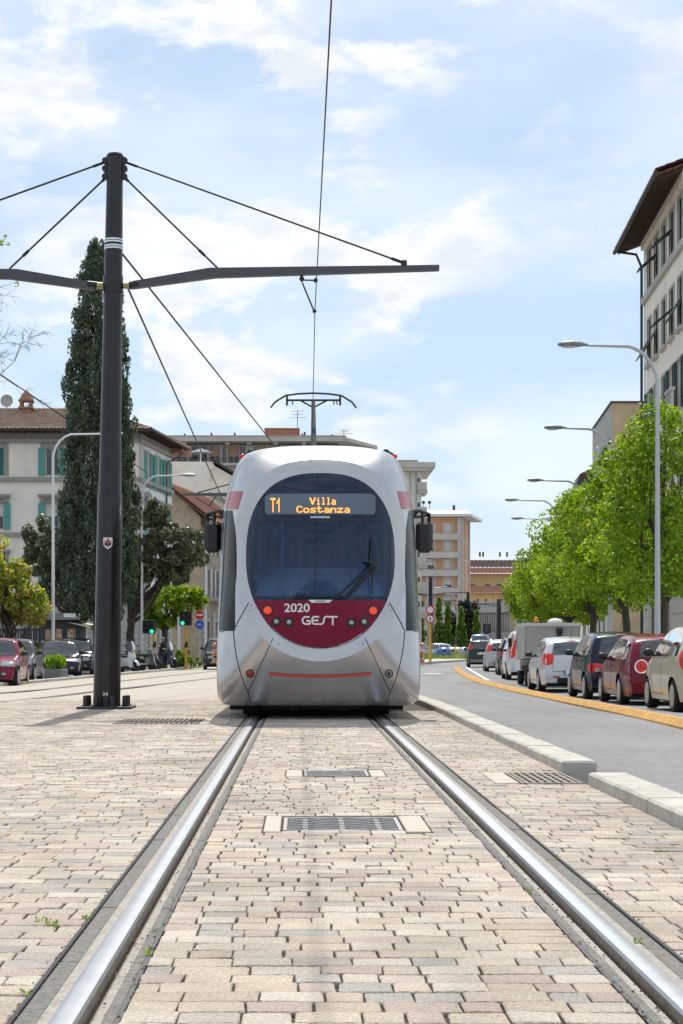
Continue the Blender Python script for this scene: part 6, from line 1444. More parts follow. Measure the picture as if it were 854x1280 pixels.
def grey_house():
    Y = 240.0; g0 = gz(Y); O = at(643, 808, Y); O.z = g0; root = thing('grey_house', 'pale grey house glimpsed left of the green trees beyond the truck', 'house', O); u, n = Vector((1, 0, 0)), Vector((0, -1, 0)); Z = lambda py: px_z(py, Y) - g0; x = lambda px: (px - 643) * Y / F
    ops = [(x(646), x(653), Z(783), Z(770))]; wall_mb(O, u, n, x(740), Z(757), ops).build('wall', M_concrete, root)
    for o in ops: win(root, O, u, n, *o)
    MB().extr([(-.8, Z(757)), (x(740), Z(757)), (x(735), Z(748)), (4, Z(748))], O - Vector((0, 1, 0)), u, Zv, (0, 1, 0), 12).build('roof', M_concrete, root)
grey_house()

# ---------------------------------------------------------------- tall building on the right
def right_building():
    Y = 84.0; g0 = gz(Y) + .1; d = Vector((.063, 1, 0)).normalized(); u = -d; n = Vector((-d.y, d.x, 0)); O = Vector((px_x(805, Y), Y, g0)); root = thing('corner_building', 'tall cream building with dark green shutters under a wide timber eave', 'building', O)
    L = 12.85; H = px_z(299, Y) - g0; zz = lambda py, Yd=82.3: px_z(py, Yd) - g0
    xs = [1.45 + 2.36 * k for k in range(5)]; W_ = 1.25; ops = []
    rows = [(zz(365.5), zz(312)), (zz(457), zz(401)), (zz(546), zz(491)), (zz(634), zz(580)), (zz(722), zz(668))]
    allops = [(x, x + W_, a, b) for (a, b) in rows for x in xs]
    go = [(x, x + 1.4, .2, 3.2) for x in (2.5, 7.2)]
    wall_mb(O, u, n, L, H, allops + go).build('wall', M_ivory, root)
    fl = {(0, 0): 0, (0, 1): 1, (0, 3): 1, (1, 0): 2, (1, 1): 2, (1, 3): 1, (1, 4): 2, (0, 6): 1, (1, 7): 2}
    for r, (a, b) in enumerate(rows):
        for k, x in enumerate(xs):
            if r == 2 and k == 0: win(root, O, u, n, x, x + W_, a, b, shut='open', sm=M_mgreen, surround=M_lstone, sw=.1)
            elif r == 2 and k in (3, 4): win(root, O, u, n, x, x + W_, a, b, shut='open', sm=M_dgreen, surround=M_lstone, sw=.1)
            else: win(root, O, u, n, x, x + W_, a, b, shut='closed', sm=M_dgreen, surround=M_lstone, sw=.12, sill=M_lstone if r == 1 else None, flap=fl.get((r, k)))
    for o in go: win(root, O, u, n, *o, surround=M_lstone, sw=.2)
    MB().obox(O, u, Zv, n, 0, L, rows[0][0] - .30, rows[0][0] - .02, .003, .16).obox(O, u, Zv, n, 0, L, rows[3][0] - 1.2, rows[3][0] - .9, .003, .16).build('string_course', M_lstone, root)
    MB().obox(O, u, Zv, n, -.05, L, H - .55, H - .05, .003, .14).build('frieze', M_cream, root)
    mb = MB(); mb.obox(O, u, Zv, n, 0, L, .0, .6, .004, .12)
    mb.build('plinth', M_gstone, root)
    r = 0
    for j in range(6):
        x = .0
        while x < L - .3:
            w_ = 1.5; skip = any(o[0] - .25 < x + w_ / 2 < o[1] + .25 for o in go)
            if not skip: MB().obox(O, u, Zv, n, x + .02, min(L, x + w_) - .02, .62 + j * .62, .62 + (j + 1) * .62 - .03, .004, .05).build('ashlar_block', M_lstone, root)
            x += w_
    # far end and back
    E = Vector((-n.x, -n.y, 0)); MB().poly([O, O + E * 14, O + E * 14 + Zv * H, O + Zv * H]).poly([O + u * L, O + u * L + E * 14, O + u * L + E * 14 + Zv * H, O + u * L + Zv * H]).poly([O + E * 14, O + E * 14 + u * L, O + E * 14 + u * L + Zv * H, O + E * 14 + Zv * H]).build('wall', M_ivory, root)
    ov = 1.24; rise = .36; zo = px_z(311, Y) - g0
    def ep(s, o, z=0): return O + u * s + n * o + Zv * (zo + (ov - o) * rise + z)
    mb = MB(); mb.poly([ep(-.75, ov), ep(L + .75, ov), ep(L + .75, -7), ep(-.75, -7)]); mb.poly([ep(-.75, ov, .13), ep(L + .75, ov, .13), ep(L + .75, -7, .13), ep(-.75, -7, .13)]); mb.poly([ep(-.75, ov), ep(-.75, -7), ep(-.75, -7, .13), ep(-.75, ov, .13)]); mb.build('roof', pm('eave_brick', (.19, .085, .058), .9, var=.3, scale=6), root)
    V, Fq = tiles(ep(-.75, ov + .05, .15), u, ep(0, -7, .15) - ep(0, ov, .15), L + 1.5, 8.6); mesh_np('roof_tiles', V - np.array(parent_off(root)), Fq, M_tiler, None, root, kind='stuff')
    for k in range(int((L + 1.4) / .36)):
        s = -.7 + k * .36; a, b = ep(s, ov - .06, -.005), ep(s, -.06, -.005); v = (b - a).normalized(); w_ = u.cross(v).normalized()
        if w_.z > 0: w_ = -w_
        MB().obox(a, u, v, w_, -.05, .05, 0, (b - a).length, .0, .12).build('rafter', M_wood, root)
    mb = MB()
    for o in (.25, .6, .95): 
        a = ep(-.7, o, -.002); v = Vector((-n.x, -n.y, rise)).normalized(); mb.obox(a, u, v, Vector((0, 0, -1)), 0, L + 1.4, 0, .03, 0, .03)
    mb.build('eave_batten', M_wood, root)
    mb = MB(); mb.tube([ep(-.8, ov + .06, .02), ep(L + .8, ov + .06, .02)], .10, 8); mb.build('gutter', M_gut, root)
    mb = MB(); p = O + n * .12 + u * .08; mb.tube([ep(-.2, ov, -.08), ep(-.1, .35, -.22) + Zv * -.35, p + Zv * (zo - .9), p + Zv * .3], .065, 8); mb.build('downpipe', M_gut, root)
    # balcony with balusters
    s0 = 11.0; zb = zz(550) - .15; MB().obox(O, u, Zv, n, s0, L, zb - .25, zb, .004, .62).build('balcony', M_lstone, root)
    for k in range(4): MB().obox(O, u, Zv, n, s0 + .2 + k * .48, s0 + .32 + k * .48, zb + .003, zb + .9, .46, .58).build('baluster', M_lstone, root)
    MB().obox(O, u, Zv, n, s0, L, zb + .9, zb + 1.02, .42, .60).build('handrail', M_lstone, root)
right_building()
def tan_house():
    Y = 101.0; g0 = gz(Y) + .1; O = at(765, 808, Y); O.z = g0; d = Vector((.08, 1, 0)).normalized(); n = Vector((-d.y, d.x, 0)); root = thing('tan_house', 'plain tan house with flat top between the trees and the tall building', 'house', O); Z = lambda py: px_z(py, Y) - g0
    u, nf = Vector((1, 0, 0)), Vector((0, -1, 0)); H = Z(504)
    MB().poly([O, O + u * 8, O + u * 8 + Zv * H, O + Zv * H]).build('wall', M_tan, root)
    ops = [(1.5 + 3 * k, 2.6 + 3 * k, z, z + 1.9) for k in range(4) for z in (1, 4.6, 8.2)]
    wall_mb(O, d, n, 13, H, ops).build('wall', pm('weathered_render', (.46, .44, .40), .9, var=.16, scale=.8), root)
    for o in ops: win(root, O, d, n, *o, shut='closed', sm=M_dgreen)
    MB().poly([O + d * 13, O + d * 13 + u * 8, O + d * 13 + u * 8 + Zv * H, O + d * 13 + Zv * H]).poly([O + Zv * H, O + u * 8 + Zv * H, O + u * 8 + d * 13 + Zv * H, O + d * 13 + Zv * H]).build('wall', M_tan, root)
    MB().obox(O + Zv * H, u, Zv, nf, -.08, 8.1, .003, .12, -.05, .08).obox(O + Zv * H, d, Zv, n, -.05, 13, .003, .12, -.05, .08).build('coping', M_gut, root)
    MB().extr([(0, 0), (.45, -.9), (.45, -1.1), (0, -1.1)], O + d * 1.0 + Zv * Z(545), n, Zv, d, 5).build('awning', M_dgreen, root)
    q = O + d * 13; prof = [(0, 0), (.35, -.05), (.8, -.3), (.95, -.7), (.95, -2.0), (0, -2.0)]
    mb = MB(); mb.extr(prof, q + Zv * Z(558), n, Zv, d, 4); mb.build('roof_box', pm('dark_zinc', (.10, .085, .08), .6, .3, var=.15), root)
tan_house()
def terrace_row():
    for (Y, px, h, L, m, lab) in ((118, 748, 6.5, 20, M_ivory, 'low ivory house hidden behind the nearer street trees'), (150, 715, 8.0, 24, M_cream, 'cream house hidden behind the farther street trees')):
        g0 = gz(Y) + .1; O = at(px, 808, Y); O.z = g0; d = Vector((.10, 1, 0)).normalized(); n = Vector((-d.y, d.x, 0)); root = thing('row_house', lab, 'house', O)
        ops = [(1.2 + 3 * k, 2.4 + 3 * k, z, z + 1.8) for k in range(int(L / 3) - 1) for z in (1.0, 4.3)]
        wall_mb(O, d, n, L, h, ops).build('wall', m, root)
        for o in ops: win(root, O, d, n, *o, shut='closed', sm=M_dgreen)
        E = Vector((-n.x, -n.y, 0)); MB().poly([O, O + E * 9, O + E * 9 + Zv * h, O + Zv * h]).poly([O + d * L, O + d * L + E * 9, O + d * L + E * 9 + Zv * h, O + d * L + Zv * h]).build('wall', m, root)
        MB().obox(O + Zv * h, d, Zv, n, -.4, L + .4, .0, .3, -9, .6).build('roof', M_tile, root)
terrace_row()
# ================================================================== TREES AND PLANTS
M_leaf = leafmat('leaf', .45); M_leafd = leafmat('leaf_dark', .18, .45)
M_bark = pm('bark', (0.07, 0.055, 0.043), 0.95, var=0.35, scale=8, bump=0.8, bscale=30)
M_barkg = pm('bark_grey', (0.15, 0.135, 0.12), 0.95, var=0.3, scale=8, bump=0.6, bscale=30)
def leaves(cen, rad, per, size, pal, r, up=.35, elong=1.5, shell=.55, squash=1.0, droop=0.0, jit=.22):
    """leaf-sized rhombs scattered through clumps; cen (n,3), rad (n,)"""
    cen = np.asarray(cen, float); rad = np.asarray(rad, float); n = len(cen); N = n * per
    d = r.normal(size=(N, 3)); d /= np.linalg.norm(d, axis=1, keepdims=True); q = r.uniform(0, 1, N) ** (1 / 3) * (1 - shell) + shell * r.uniform(.7, 1.05, N)
    R = np.repeat(rad, per); P = np.repeat(cen, per, 0) + d * (R * q)[:, None] * np.array([1, 1, squash])
    nrm = r.normal(size=(N, 3)) + np.array([0, 0, up * 2]) + d * .8; nrm /= np.linalg.norm(nrm, axis=1, keepdims=True)
    t = np.cross(nrm, r.normal(size=(N, 3))); t /= np.linalg.norm(t, axis=1, keepdims=True)
    if droop: t = t * (1 - abs(droop)) + np.array([0, 0, 1.0]) * droop; t /= np.linalg.norm(t, axis=1, keepdims=True)
    b = np.cross(nrm, t); b /= np.maximum(1e-6, np.linalg.norm(b, axis=1, keepdims=True)); s = size * r.uniform(.6, 1.3, N); a = t * (s * elong / 2)[:, None]; c = b * (s / 2)[:, None]; cup = nrm * (s * .12)[:, None]
    V = np.stack([P - a, P - c * 1.0 + cup, P + a, P + c + cup], 1).reshape(-1, 3); Fq = np.arange(4 * N).reshape(-1, 4)
    pal = np.asarray(pal); clump = np.repeat(r.uniform(1 - jit, 1 + jit, n), per)
    col = pal[r.integers(0, len(pal), N)] * (r.uniform(.75, 1.25, N) * clump)[:, None]
    return V, Fq, col
def limb(mb, a, b, r0, r1, r, k=5, wob=.12):
    P = []; L = (b - a).length
    for i in range(k + 1):
        p = a.lerp(b, i / k)
        if 0 < i < k: p = p + Vector(r.normal(0, wob * L / k, 3))
        P.append(p)
    mb.tube(P, [r0 + (r1 - r0) * i / k for i in range(k + 1)], 7); return P
def tree(name, label, base, trunk_h, trunk_r, cen, rad, per, size, pal, seed, mat=None, group=None, bark=None, nlimb=9, lean=Vector((0, 0, 0)), **kw):
    r = np.random.default_rng(seed); root = thing(name, label, 'tree', base, 0, group); bark = bark or M_bark
    cen = np.asarray(cen); top = Vector((*(cen.mean(0)[:2]), cen[:, 2].max() - .4)); fork = Vector(base) + Vector((0, 0, trunk_h)) + lean
    mb = MB(); limb(mb, Vector(base) - Vector((0, 0, .1)), fork, trunk_r * 1.15, trunk_r * .8, r, 6, .05); mb.build('trunk', bark, root, smooth=60)
    order = r.permutation(len(cen))[:nlimb]
    for k in order:
        m2 = MB(); limb(m2, fork - Vector((0, 0, r.uniform(0, trunk_h * .15))), Vector(cen[k]), trunk_r * .5, .015, r, 6, .2); m2.build('branch', bark, root, smooth=60)
    mb = MB(); limb(mb, fork, top, trunk_r * .75, .02, r, 6, .06); mb.build('branch', bark, root, smooth=60)
    V, Fq, C = leaves(cen, rad, per, size, pal, r, **kw); mesh_np('crown', V - np.array(base), Fq, mat or M_leaf, C, root); return root
def egg(base, z0, z1, R, n, r, lo=.35, power=1.0, flat=1.0):
    """clump centres through an egg-shaped crown, denser towards its skin"""
    out = []
    while len(out) < n:
        t = r.uniform(0, 1); rr = R * (math.sin(math.pi * min(1, (t * (1 - lo) + lo * .55))) ** power if t > lo else math.sin(math.pi * .5 * (.45 + .55 * t / lo)) ** power) if False else R * max(.06, (1 - ((t - lo) / (1 - lo)) ** 1.7) if t > lo else (1 - ((lo - t) / lo) ** 2 * .55))
        if r.uniform(0, R) > rr: continue
        q = math.sqrt(r.uniform(.12, 1)); a = r.uniform(0, 2 * math.pi); bump = 1 + .16 * math.sin(3 * a + 7 * t) + .08 * math.sin(5 * a - 11 * t)
        out.append((base[0] + rr * q * bump * math.cos(a), base[1] + rr * q * bump * math.sin(a) * flat, base[2] + z0 + (z1 - z0) * t))
    return np.array(out)
LIME = [(.17, .275, .022), (.21, .315, .03), (.12, .215, .02), (.25, .34, .04), (.14, .245, .02)]
TG = 'street trees along the right pavement'
spec = [(828, 52, 8.45, 2.5, 'street tree right behind the nearest lamp post, tallest of the row'), (781, 60, 8.1, 2.6, 'street tree second from the nearest lamp post, above the burgundy car'), (741, 69, 8.0, 2.6, 'street tree above the silver white hatchback'),
        (712, 79, 7.6, 2.5, 'street tree above the grey tipper truck'), (686, 91, 6.6, 2.35, 'street tree at the far end of the row, beside the yellow building')]
for i, (px, Y, h, R, lab) in enumerate(spec):
    r = np.random.default_rng(40 + i); b = Vector((px_x(px, Y), Y, gz(Y) + .1)); cen = egg(b, 2.65 if i < 3 else 2.25, h - .25, R, 165, r, lo=.28)
    tree('street_tree', lab, b, 2.6, .15, cen, r.uniform(.26, .62, len(cen)), 150, .096, LIME, 60 + i, group=TG, up=.45, elong=1.25, nlimb=16)
# cypress behind the black pole
def cypress():
    r = np.random.default_rng(9); Y = 90.0; b = Vector((px_x(124, Y), Y, gz(Y))); root = thing('cypress', 'tall dark cypress rising behind the black tram pole', 'tree', b)
    prof = [(298, .10), (308, .36), (325, .68), (345, .92), (380, 1.16), (420, 1.36), (480, 1.52), (560, 1.72), (640, 1.92), (700, 1.95), (745, 1.7), (770, 1.0)]
    ys = [p[0] for p in prof]; rr = [p[1] for p in prof]; cen = []; rad = []
    for _ in range(1150):
        y = 303 + (768 - 303) * r.uniform(0, 1) ** .8; R = np.interp(y, ys, rr); a = r.uniform(0, 6.283); q = r.uniform(.55, 1.0) ** .7; bump = 1 + .10 * math.sin(5 * a + y * .06) + .07 * math.sin(9 * a - y * .11)
        cen.append((b.x + R * q * bump * math.cos(a), Y + R * q * bump * math.sin(a), px_z(y, Y))); rad.append(r.uniform(.17, .34) * (.6 + .4 * min(1, R)))
    V, Fq, C = leaves(cen, rad, 95, .078, [(.062, .098, .054), (.088, .128, .068), (.038, .064, .038), (.12, .152, .085)], r, up=.2, elong=2.2, squash=1.9, droop=.6, shell=.4, jit=.45)
    mesh_np('crown', V - np.array(b), Fq, M_leafd, C, root)
    mb = MB(); P = [at(124, y, Y) for y in (835, 740, 640, 540, 440, 350, 310)]; P[0].z = b.z - .1; mb.tube(P, [.34, .30, .26, .2, .15, .08, .03], 9); mb.build('trunk', M_barkg, root, smooth=60)
    for k in range(26):
        y = r.uniform(640, 770); a = r.uniform(-2.4, -.7); R = np.interp(y, ys, rr) * .95; p = at(124, y, Y); q = p + Vector((math.cos(a) * R, math.sin(a) * R, r.uniform(.9, 1.9))); mb = MB(); limb(mb, p - Vector((0, 0, .5)), q, .05, .012, r, 5, .15); mb.build('branch', M_barkg, root, smooth=60)
cypress()
OAK = [(.145, .165, .085), (.185, .205, .115), (.10, .125, .062), (.25, .26, .165), (.12, .15, .075)]
def oak(label, pxs, Y, tpx, seed, per=150):
    r = np.random.default_rng(seed); b = Vector((px_x(tpx, Y), Y, gz(Y))); cen = []; rad = []
    for (cx, cy, rx, ry, n) in pxs:
        for _ in range(n):
            d = r.normal(size=3); d /= np.linalg.norm(d); q = r.uniform(.35, 1) ** .6; cen.append((px_x(cx, Y) + d[0] * rx * Y / F * q, Y + d[1] * rx * Y / F * q, px_z(cy, Y) + d[2] * ry * Y / F * q)); rad.append(r.uniform(.16, .40))
    tree('holm_oak', label, b, (px_z(772, Y) - b.z), .24, cen, rad, int(per * 1.5), .115, OAK, seed, mat=M_leafd, up=.5, elong=1.7, nlimb=14, jit=.35)
oak('round grey green oak left of the cypress, in front of the villa', [(62, 690, 30, 36, 46), (52, 672, 20, 22, 16), (80, 725, 32, 32, 34), (92, 690, 20, 40, 16), (58, 745, 16, 14, 10)], 97, 96, 21)
oak('broad grey green oak right of the cypress with a leaning trunk', [(205, 685, 40, 40, 70), (180, 665, 26, 34, 30), (238, 690, 22, 28, 24), (168, 720, 24, 26, 22), (225, 718, 26, 14, 14), (190, 640, 16, 16, 8)], 95, 163, 22)
# small fresh green tree by the scooters
r = np.random.default_rng(33); Y = 101.0; b = Vector((px_x(205.5, Y), Y, gz(Y))); cen = []
for (cx, cy, rx, ry, n) in ((205, 757, 28, 24, 46), (236, 750, 22, 17, 26), (186, 765, 13, 21, 18), (222, 742, 22, 13, 14), (248, 746, 9, 10, 6), (215, 778, 26, 8, 10)):
    for _ in range(n): d = r.normal(size=3); d /= np.linalg.norm(d); q = r.uniform(.3, 1) ** .6; cen.append((px_x(cx, Y) + d[0] * rx * Y / F * q, Y + d[1] * rx * Y / F * q * 1.1, px_z(cy, Y) + d[2] * ry * Y / F * q))
tree('maple_tree', 'small bright green tree with a dark trunk behind the parked scooters', b, px_z(785, Y) - b.z, .17, cen, r.uniform(.14, .42, len(cen)), 60, .15, [(.19, .29, .02), (.15, .25, .02), (.23, .32, .03), (.11, .2, .015)], 34, up=.5, elong=1.2, nlimb=12)
# yellow-green and rusty tree at the far left
r = np.random.default_rng(35); Y = 74.0; b = Vector((px_x(14, Y), Y, gz(Y))); cen = []
for (cx, cy, rx, ry, n) in ((10, 740, 40, 36, 70), (38, 762, 24, 18, 30), (-6, 700, 14, 30, 12), (-30, 720, 40, 60, 40)):
    for _ in range(n): d = r.normal(size=3); d /= np.linalg.norm(d); q = r.uniform(.3, 1) ** .6; cen.append((px_x(cx, Y) + d[0] * rx * Y / F * q, Y + d[1] * rx * Y / F * q, px_z(cy, Y) + d[2] * ry * Y / F * q))
tree('bushy_tree', 'bushy tree with yellow green and rusty young leaves at the left edge', b, .9, .16, cen, r.uniform(.2, .42, len(cen)), 70, .125, [(.34, .36, .07), (.28, .33, .05), (.40, .35, .10), (.32, .18, .08), (.18, .27, .04), (.26, .38, .035)], 36, up=.4, elong=1.6, nlimb=14)
# bare tree reaching in from the left
def bare():
    r = np.random.default_rng(77); Y = 62.0; b = Vector((px_x(-120, Y), Y, gz(Y))); root = thing('bare_tree', 'leafless tree with fine drooping twigs reaching in from the left edge', 'tree', b); mb = MB(); bud = []
    MB().tube([b - Vector((0, 0, .1)), b + Vector((.1, 0, 4)), b + Vector((.0, .1, 8))], [.3, .25, .18], 9).build('trunk', M_barkg, root, smooth=60)
    def grow(p, d, L, rad, lev):
        k = 4; P = [p]; q = p.copy(); dd = d.copy()
        for _ in range(k):
            dd = (dd + Vector(r.normal(0, .16, 3)) + Vector((.0, 0, .05 if lev < 3 else -.05))).normalized(); q = q + dd * L / k; P.append(q.copy())
        mb.tube(P, [rad * (1 - .55 * i / k) for i in range(k + 1)], 4 if lev > 1 else 6, cap=False)
        if lev == 5: return
        for _ in range([6, 6, 5, 5, 4][lev]):
            i = r.integers(2, k + 1); e = (dd + Vector(r.normal(0, .55, 3))).normalized(); grow(P[i], e, L * r.uniform(.38, .58), max(.006, rad * .48), lev + 1)
        if r.uniform() < .04: bud.append(q)
    top = b + Vector((.05, .05, 7.6))
    for px, py in ((0, 352), (-6, 325), (-4, 366), (-25, 300), (-10, 340), (-22, 235), (-60, 200), (-150, 300), (-12, 378), (-8, 262), (-14, 225), (-6, 340), (-2, 345), (-4, 360), (0, 368), (-4, 335), (-18, 245), (-12, 300), (-8, 230), (-10, 275)):
        t = at(px - 13, py, Y + r.uniform(-1, 1)); d = t - top; grow(top + Vector((0, 0, r.uniform(-1.5, .4))), d.normalized(), d.length * .53, .05, 1)
    mb.build('branches', M_barkg, root, kind='stuff')
    cen = [at(5, 296, Y), at(9, 306, Y), at(2, 303, Y), at(21, 355, Y)]
    V, Fq, C = leaves(cen, [.10] * 4, 9, .09, LIME, r); mesh_np('leaves', V - np.array(b), Fq, M_leaf, C, root)
bare()
# slim columnar trees on the far island
CT = ['slim columnar tree half hidden by the tram side', 'slim columnar tree right behind the round red signs', 'slim columnar tree between the round signs and the blue bin', 'slim columnar tree above the striped bins, left of the dark far pole', 'slim columnar tree right of the dark far pole, above the green car']
for i, (px, top, bot, wd) in enumerate(((527, 752, 804, 6), (548.5, 746, 806, 11.5), (560, 756, 806, 9.5), (577, 759, 808, 12), (596, 764, 806, 10))):
    Y = 185.0; r = np.random.default_rng(80 + i); b = Vector((px_x(px, Y), Y, gz(Y))); cen = []; rad = []; R = wd * 1.2 * Y / F / 2
    for _ in range(110):
        t = r.uniform(0, 1); q = R * (1 - max(0, t - .25) / .75 * .8) * (.75 if t < .1 else 1) * r.uniform(.2, 1); a = r.uniform(0, 6.28); cen.append((b.x + q * math.cos(a), Y + q * math.sin(a), px_z(bot + (top - bot) * t, Y))); rad.append(.17)
    tree('columnar_tree', CT[i], b, px_z(bot, Y) - b.z + .3, .07, cen, rad, 45, .13, [(.10, .20, .03), (.15, .26, .04), (.07, .15, .025), (.19, .29, .05)], 90 + i, group='slim columnar trees on the far island', nlimb=3, up=.3, jit=.4)
for lab, px, Y, blobs in (('dark round tree behind the far black pole', 584, 215, [(584, 762, 13, 12, 40), (588, 785, 12, 16, 40), (580, 800, 10, 8, 20)]), ('dark bushy tree between the columnar trees', 566, 225, [(567, 785, 10, 20, 50), (555, 790, 9, 14, 30), (545, 795, 12, 12, 30)])):
    r = np.random.default_rng(int(px)); b = Vector((px_x(px, Y), Y, gz(Y))); cen = []
    for (cx, cy, rx, ry, n) in blobs:
        for _ in range(n): d = r.normal(size=3); d /= np.linalg.norm(d); q = r.uniform(.3, 1) ** .6; cen.append((px_x(cx, Y) + d[0] * rx * Y / F * q, Y + d[1] * rx * Y / F * q, px_z(cy, Y) + d[2] * ry * Y / F * q))
    tree('dark_tree', lab, b, 1.5, .2, cen, r.uniform(.3, .5, len(cen)), 60, .2, [(.022, .034, .022), (.03, .045, .028), (.015, .024, .016)], int(px) + 1, mat=M_leafd, nlimb=5)
# low plants
def plant(name, label, px, Y, w_, h, n, pal, seed, size=.09, base_z=None, cat='plant', elong=2.5, droop=.55, fn=gz):
    r = np.random.default_rng(seed); b = Vector((px_x(px, Y), Y, fn(Y) if base_z is None else base_z)); root = thing(name, label, cat, b); cen = []
    for _ in range(n): cen.append((b.x + r.normal(0, w_ / 3.2), Y + r.normal(0, w_ / 3.2), b.z + h * r.uniform(.15, .9)))
    V, Fq, C = leaves(cen, r.uniform(.06, .15, n), 26, size, pal, r, elong=elong, droop=droop); mesh_np('foliage', V - np.array(b), Fq, M_leaf, C, root)
    mb = MB()
    for c in cen[:7]: limb(mb, b, Vector(c), .012, .005, r, 3)
    mb.build('stems', M_bark, root); return root
GR = [(.12, .22, .02), (.16, .27, .03), (.08, .16, .02)]
plant('roadside_shrub', 'feathery green shrub at the foot of the yellow traffic light pole', 230, 95, 1.0, 1.0, 44, GR + [(.22, .24, .10)], 51)
plant('roadside_shrub', 'low green shrub between the white scooter and the motorcycle', 172, 97, 1.4, .8, 40, GR, 52)
plant('yucca', 'spiky yellow green plant on the terrace beside the tall building', 794, 88, .8, 1.0, 22, [(.30, .30, .07), (.22, .26, .06)], 53, size=.10, base_z=px_z(562, 88), elong=5, droop=.3)
def island_grass():
    r = np.random.default_rng(54); V = []; C = []
    for _ in range(2600):
        px, py = r.uniform(530, 584), r.uniform(818, 826); p = onground(px, py); a = r.uniform(0, 6.28); h = r.uniform(.12, .45); d = Vector((math.cos(a), math.sin(a), 0)) * .06; z = Vector((0, 0, .14))
        V += [p - d + z, p + d + z, p + d * .3 + Vector((0, 0, h)) + z, p - d * .3 + Vector((0, 0, h)) + z]; C.append(np.array((.14, .2, .05)) * r.uniform(.6, 1.3))
    mesh_np('grass', np.array([tuple(v) for v in V]), np.arange(len(V)).reshape(-1, 4), M_leaf, np.array(C), kind='stuff')
island_grass()
# ================================================================== STREET FURNITURE
M_lampp = pm('lamp_pole', (0.46, 0.47, 0.49), 0.45, 0.5, var=0.06, scale=2)
M_lampw = pm('lamp_pole_white', (0.72, 0.73, 0.75), 0.5, 0.1, var=0.05, scale=2)
M_lamph = pm('lamp_head', (0.20, 0.21, 0.23), 0.5, 0.3, var=0.1)
M_lens = pm('lamp_lens', (0.5, 0.5, 0.48), 0.3, var=0.05)
M_yel = pm('yellow_post', (0.62, 0.38, 0.05), 0.6, var=0.1, scale=5)
M_sred = pm('sign_red', (0.52, 0.02, 0.03), 0.5, var=0.05)
M_sblue = pm('sign_blue', (0.01, 0.11, 0.50), 0.5, var=0.05)
M_swhite = pm('sign_white', (0.75, 0.75, 0.76), 0.5, var=0.04)
M_green_lit = pm('green_lamp', (0.02, 0.5, 0.3), 0.3, emit=(0.02, 0.75, 0.45), estr=1.0)
M_off = pm('lamp_off', (0.012, 0.008, 0.008), 0.5)
def street_lamp(label, px, Y, hx, hy, flip=1, m=None, head_len=.80, hm=None, group=None, base_off=.1):
    """pole at px, arm bending over to the lamp head whose far end is at hx, hy"""
    m = m or M_lampp; b = Vector((px_x(px, Y), Y, gz(Y) + base_off)); root = thing('street_lamp', label, 'street lamp', b, 0, group); e = at(hx, hy, Y); sg = -1 if e.x < b.x else 1
    zt = e.z - .02; R = .75
    P = [b + Vector((0, 0, .6)), b + Vector((0, 0, (zt - b.z) * .5)), Vector((b.x, Y, zt - R - .3))]; MB().tube([b, b + Vector((0, 0, .6))], [.085, .085], 10).tube(P, [.080, .065, .052], 12).build('pole', m, root, smooth=40)
    A = [P[-1]] + [Vector((b.x + sg * R * (1 - math.cos(t)), Y, zt - R + R * math.sin(t) - .3 * (1 - t / 1.5708))) for t in np.linspace(.15, 1.5708, 8)] + [Vector((e.x - sg * head_len * .9, Y, zt + .03))]
    MB().tube(A, [.052] + [.046] * (len(A) - 2) + [.034], 10).build('arm', m, root, smooth=60)
    hd = MB(); prof = [(0, .035), (.10, .05), (.25, .10), (.55, .13), (.80, .11), (.97, .06), (1.0, .01)]
    vs = []; n = 14
    for (t, w_) in prof:
        for k in range(n): a = 2 * math.pi * k / n; vs.append((e.x - sg * head_len * (1 - t), Y + w_ * 1.2 * math.cos(a), e.z + .02 + w_ * (.85 if math.sin(a) > 0 else .45) * math.sin(a)))
    hd.add(vs, [(i * n + k, i * n + (k + 1) % n, (i + 1) * n + (k + 1) % n, (i + 1) * n + k) for i in range(len(prof) - 1) for k in range(n)] + [tuple(range(n))]); h = hd.build('lamp_head', hm or M_lamph, root, smooth=50)
    MB().ell((e.x - sg * head_len * .38, Y, e.z - .03), (head_len * .27, .11, .035), 12, 6).build('lens', M_lens, h, smooth=180); return root
RG_ = 'street lamps along the right pavement'
for lab, px, Y, hx, hy in (('tall grey street lamp nearest on the right, pole in front of the green tree', 822, 46, 697, 432), ('second grey street lamp, its head just below the flat tan house', 763, 62.7, 680, 535.5), ('third grey street lamp, head poking left out of the tree crowns', 730, 82.7, 659, 601),
                          ('fourth grey street lamp, its head hanging farthest left over the road', 697, 94, 631, 625.5), ('lowest and farthest grey street lamp head beside the tree crown', 700, 107, 639, 648.5)): street_lamp(lab, px, Y, hx, hy, group=RG_)
street_lamp('white street lamp left of the cypress, its arm passing behind the pole', 66.5, 75, 154, 542.5, m=M_lampw, hm=M_lampw, base_off=0)
street_lamp('pale street lamp right of the black pole, head over the oak', 177.5, 94, 246, 594.5, m=M_lampw, hm=M_lampp, head_len=1.0, base_off=0)
street_lamp('slender pale street lamp beside the no entry sign', 257.2, 118, 288, 640, m=M_lampw, hm=M_lampp, base_off=0)
def post(name, label, px, Y, py0, r, m, cat='post', py1=None, fn=gz):
    b = Vector((px_x(px, Y), Y, fn(Y))); z0 = b.z if py1 is None else px_z(py1, Y); root = thing(name, label, cat, b)
    MB().tube([Vector((b.x, Y, z0)), Vector((b.x, Y, px_z(py0, Y)))], r, 10).build('shaft', m, root, smooth=40); MB().tube([Vector((b.x, Y, px_z(py0, Y))), Vector((b.x, Y, px_z(py0, Y) + .06))], [r * 1.15, r * .6], 10).build('cap', m, root, smooth=40); MB().box(b.x - r * 2, b.x + r * 2, Y - r * 2, Y + r * 2, z0, z0 + .04).build('foot', m, root)
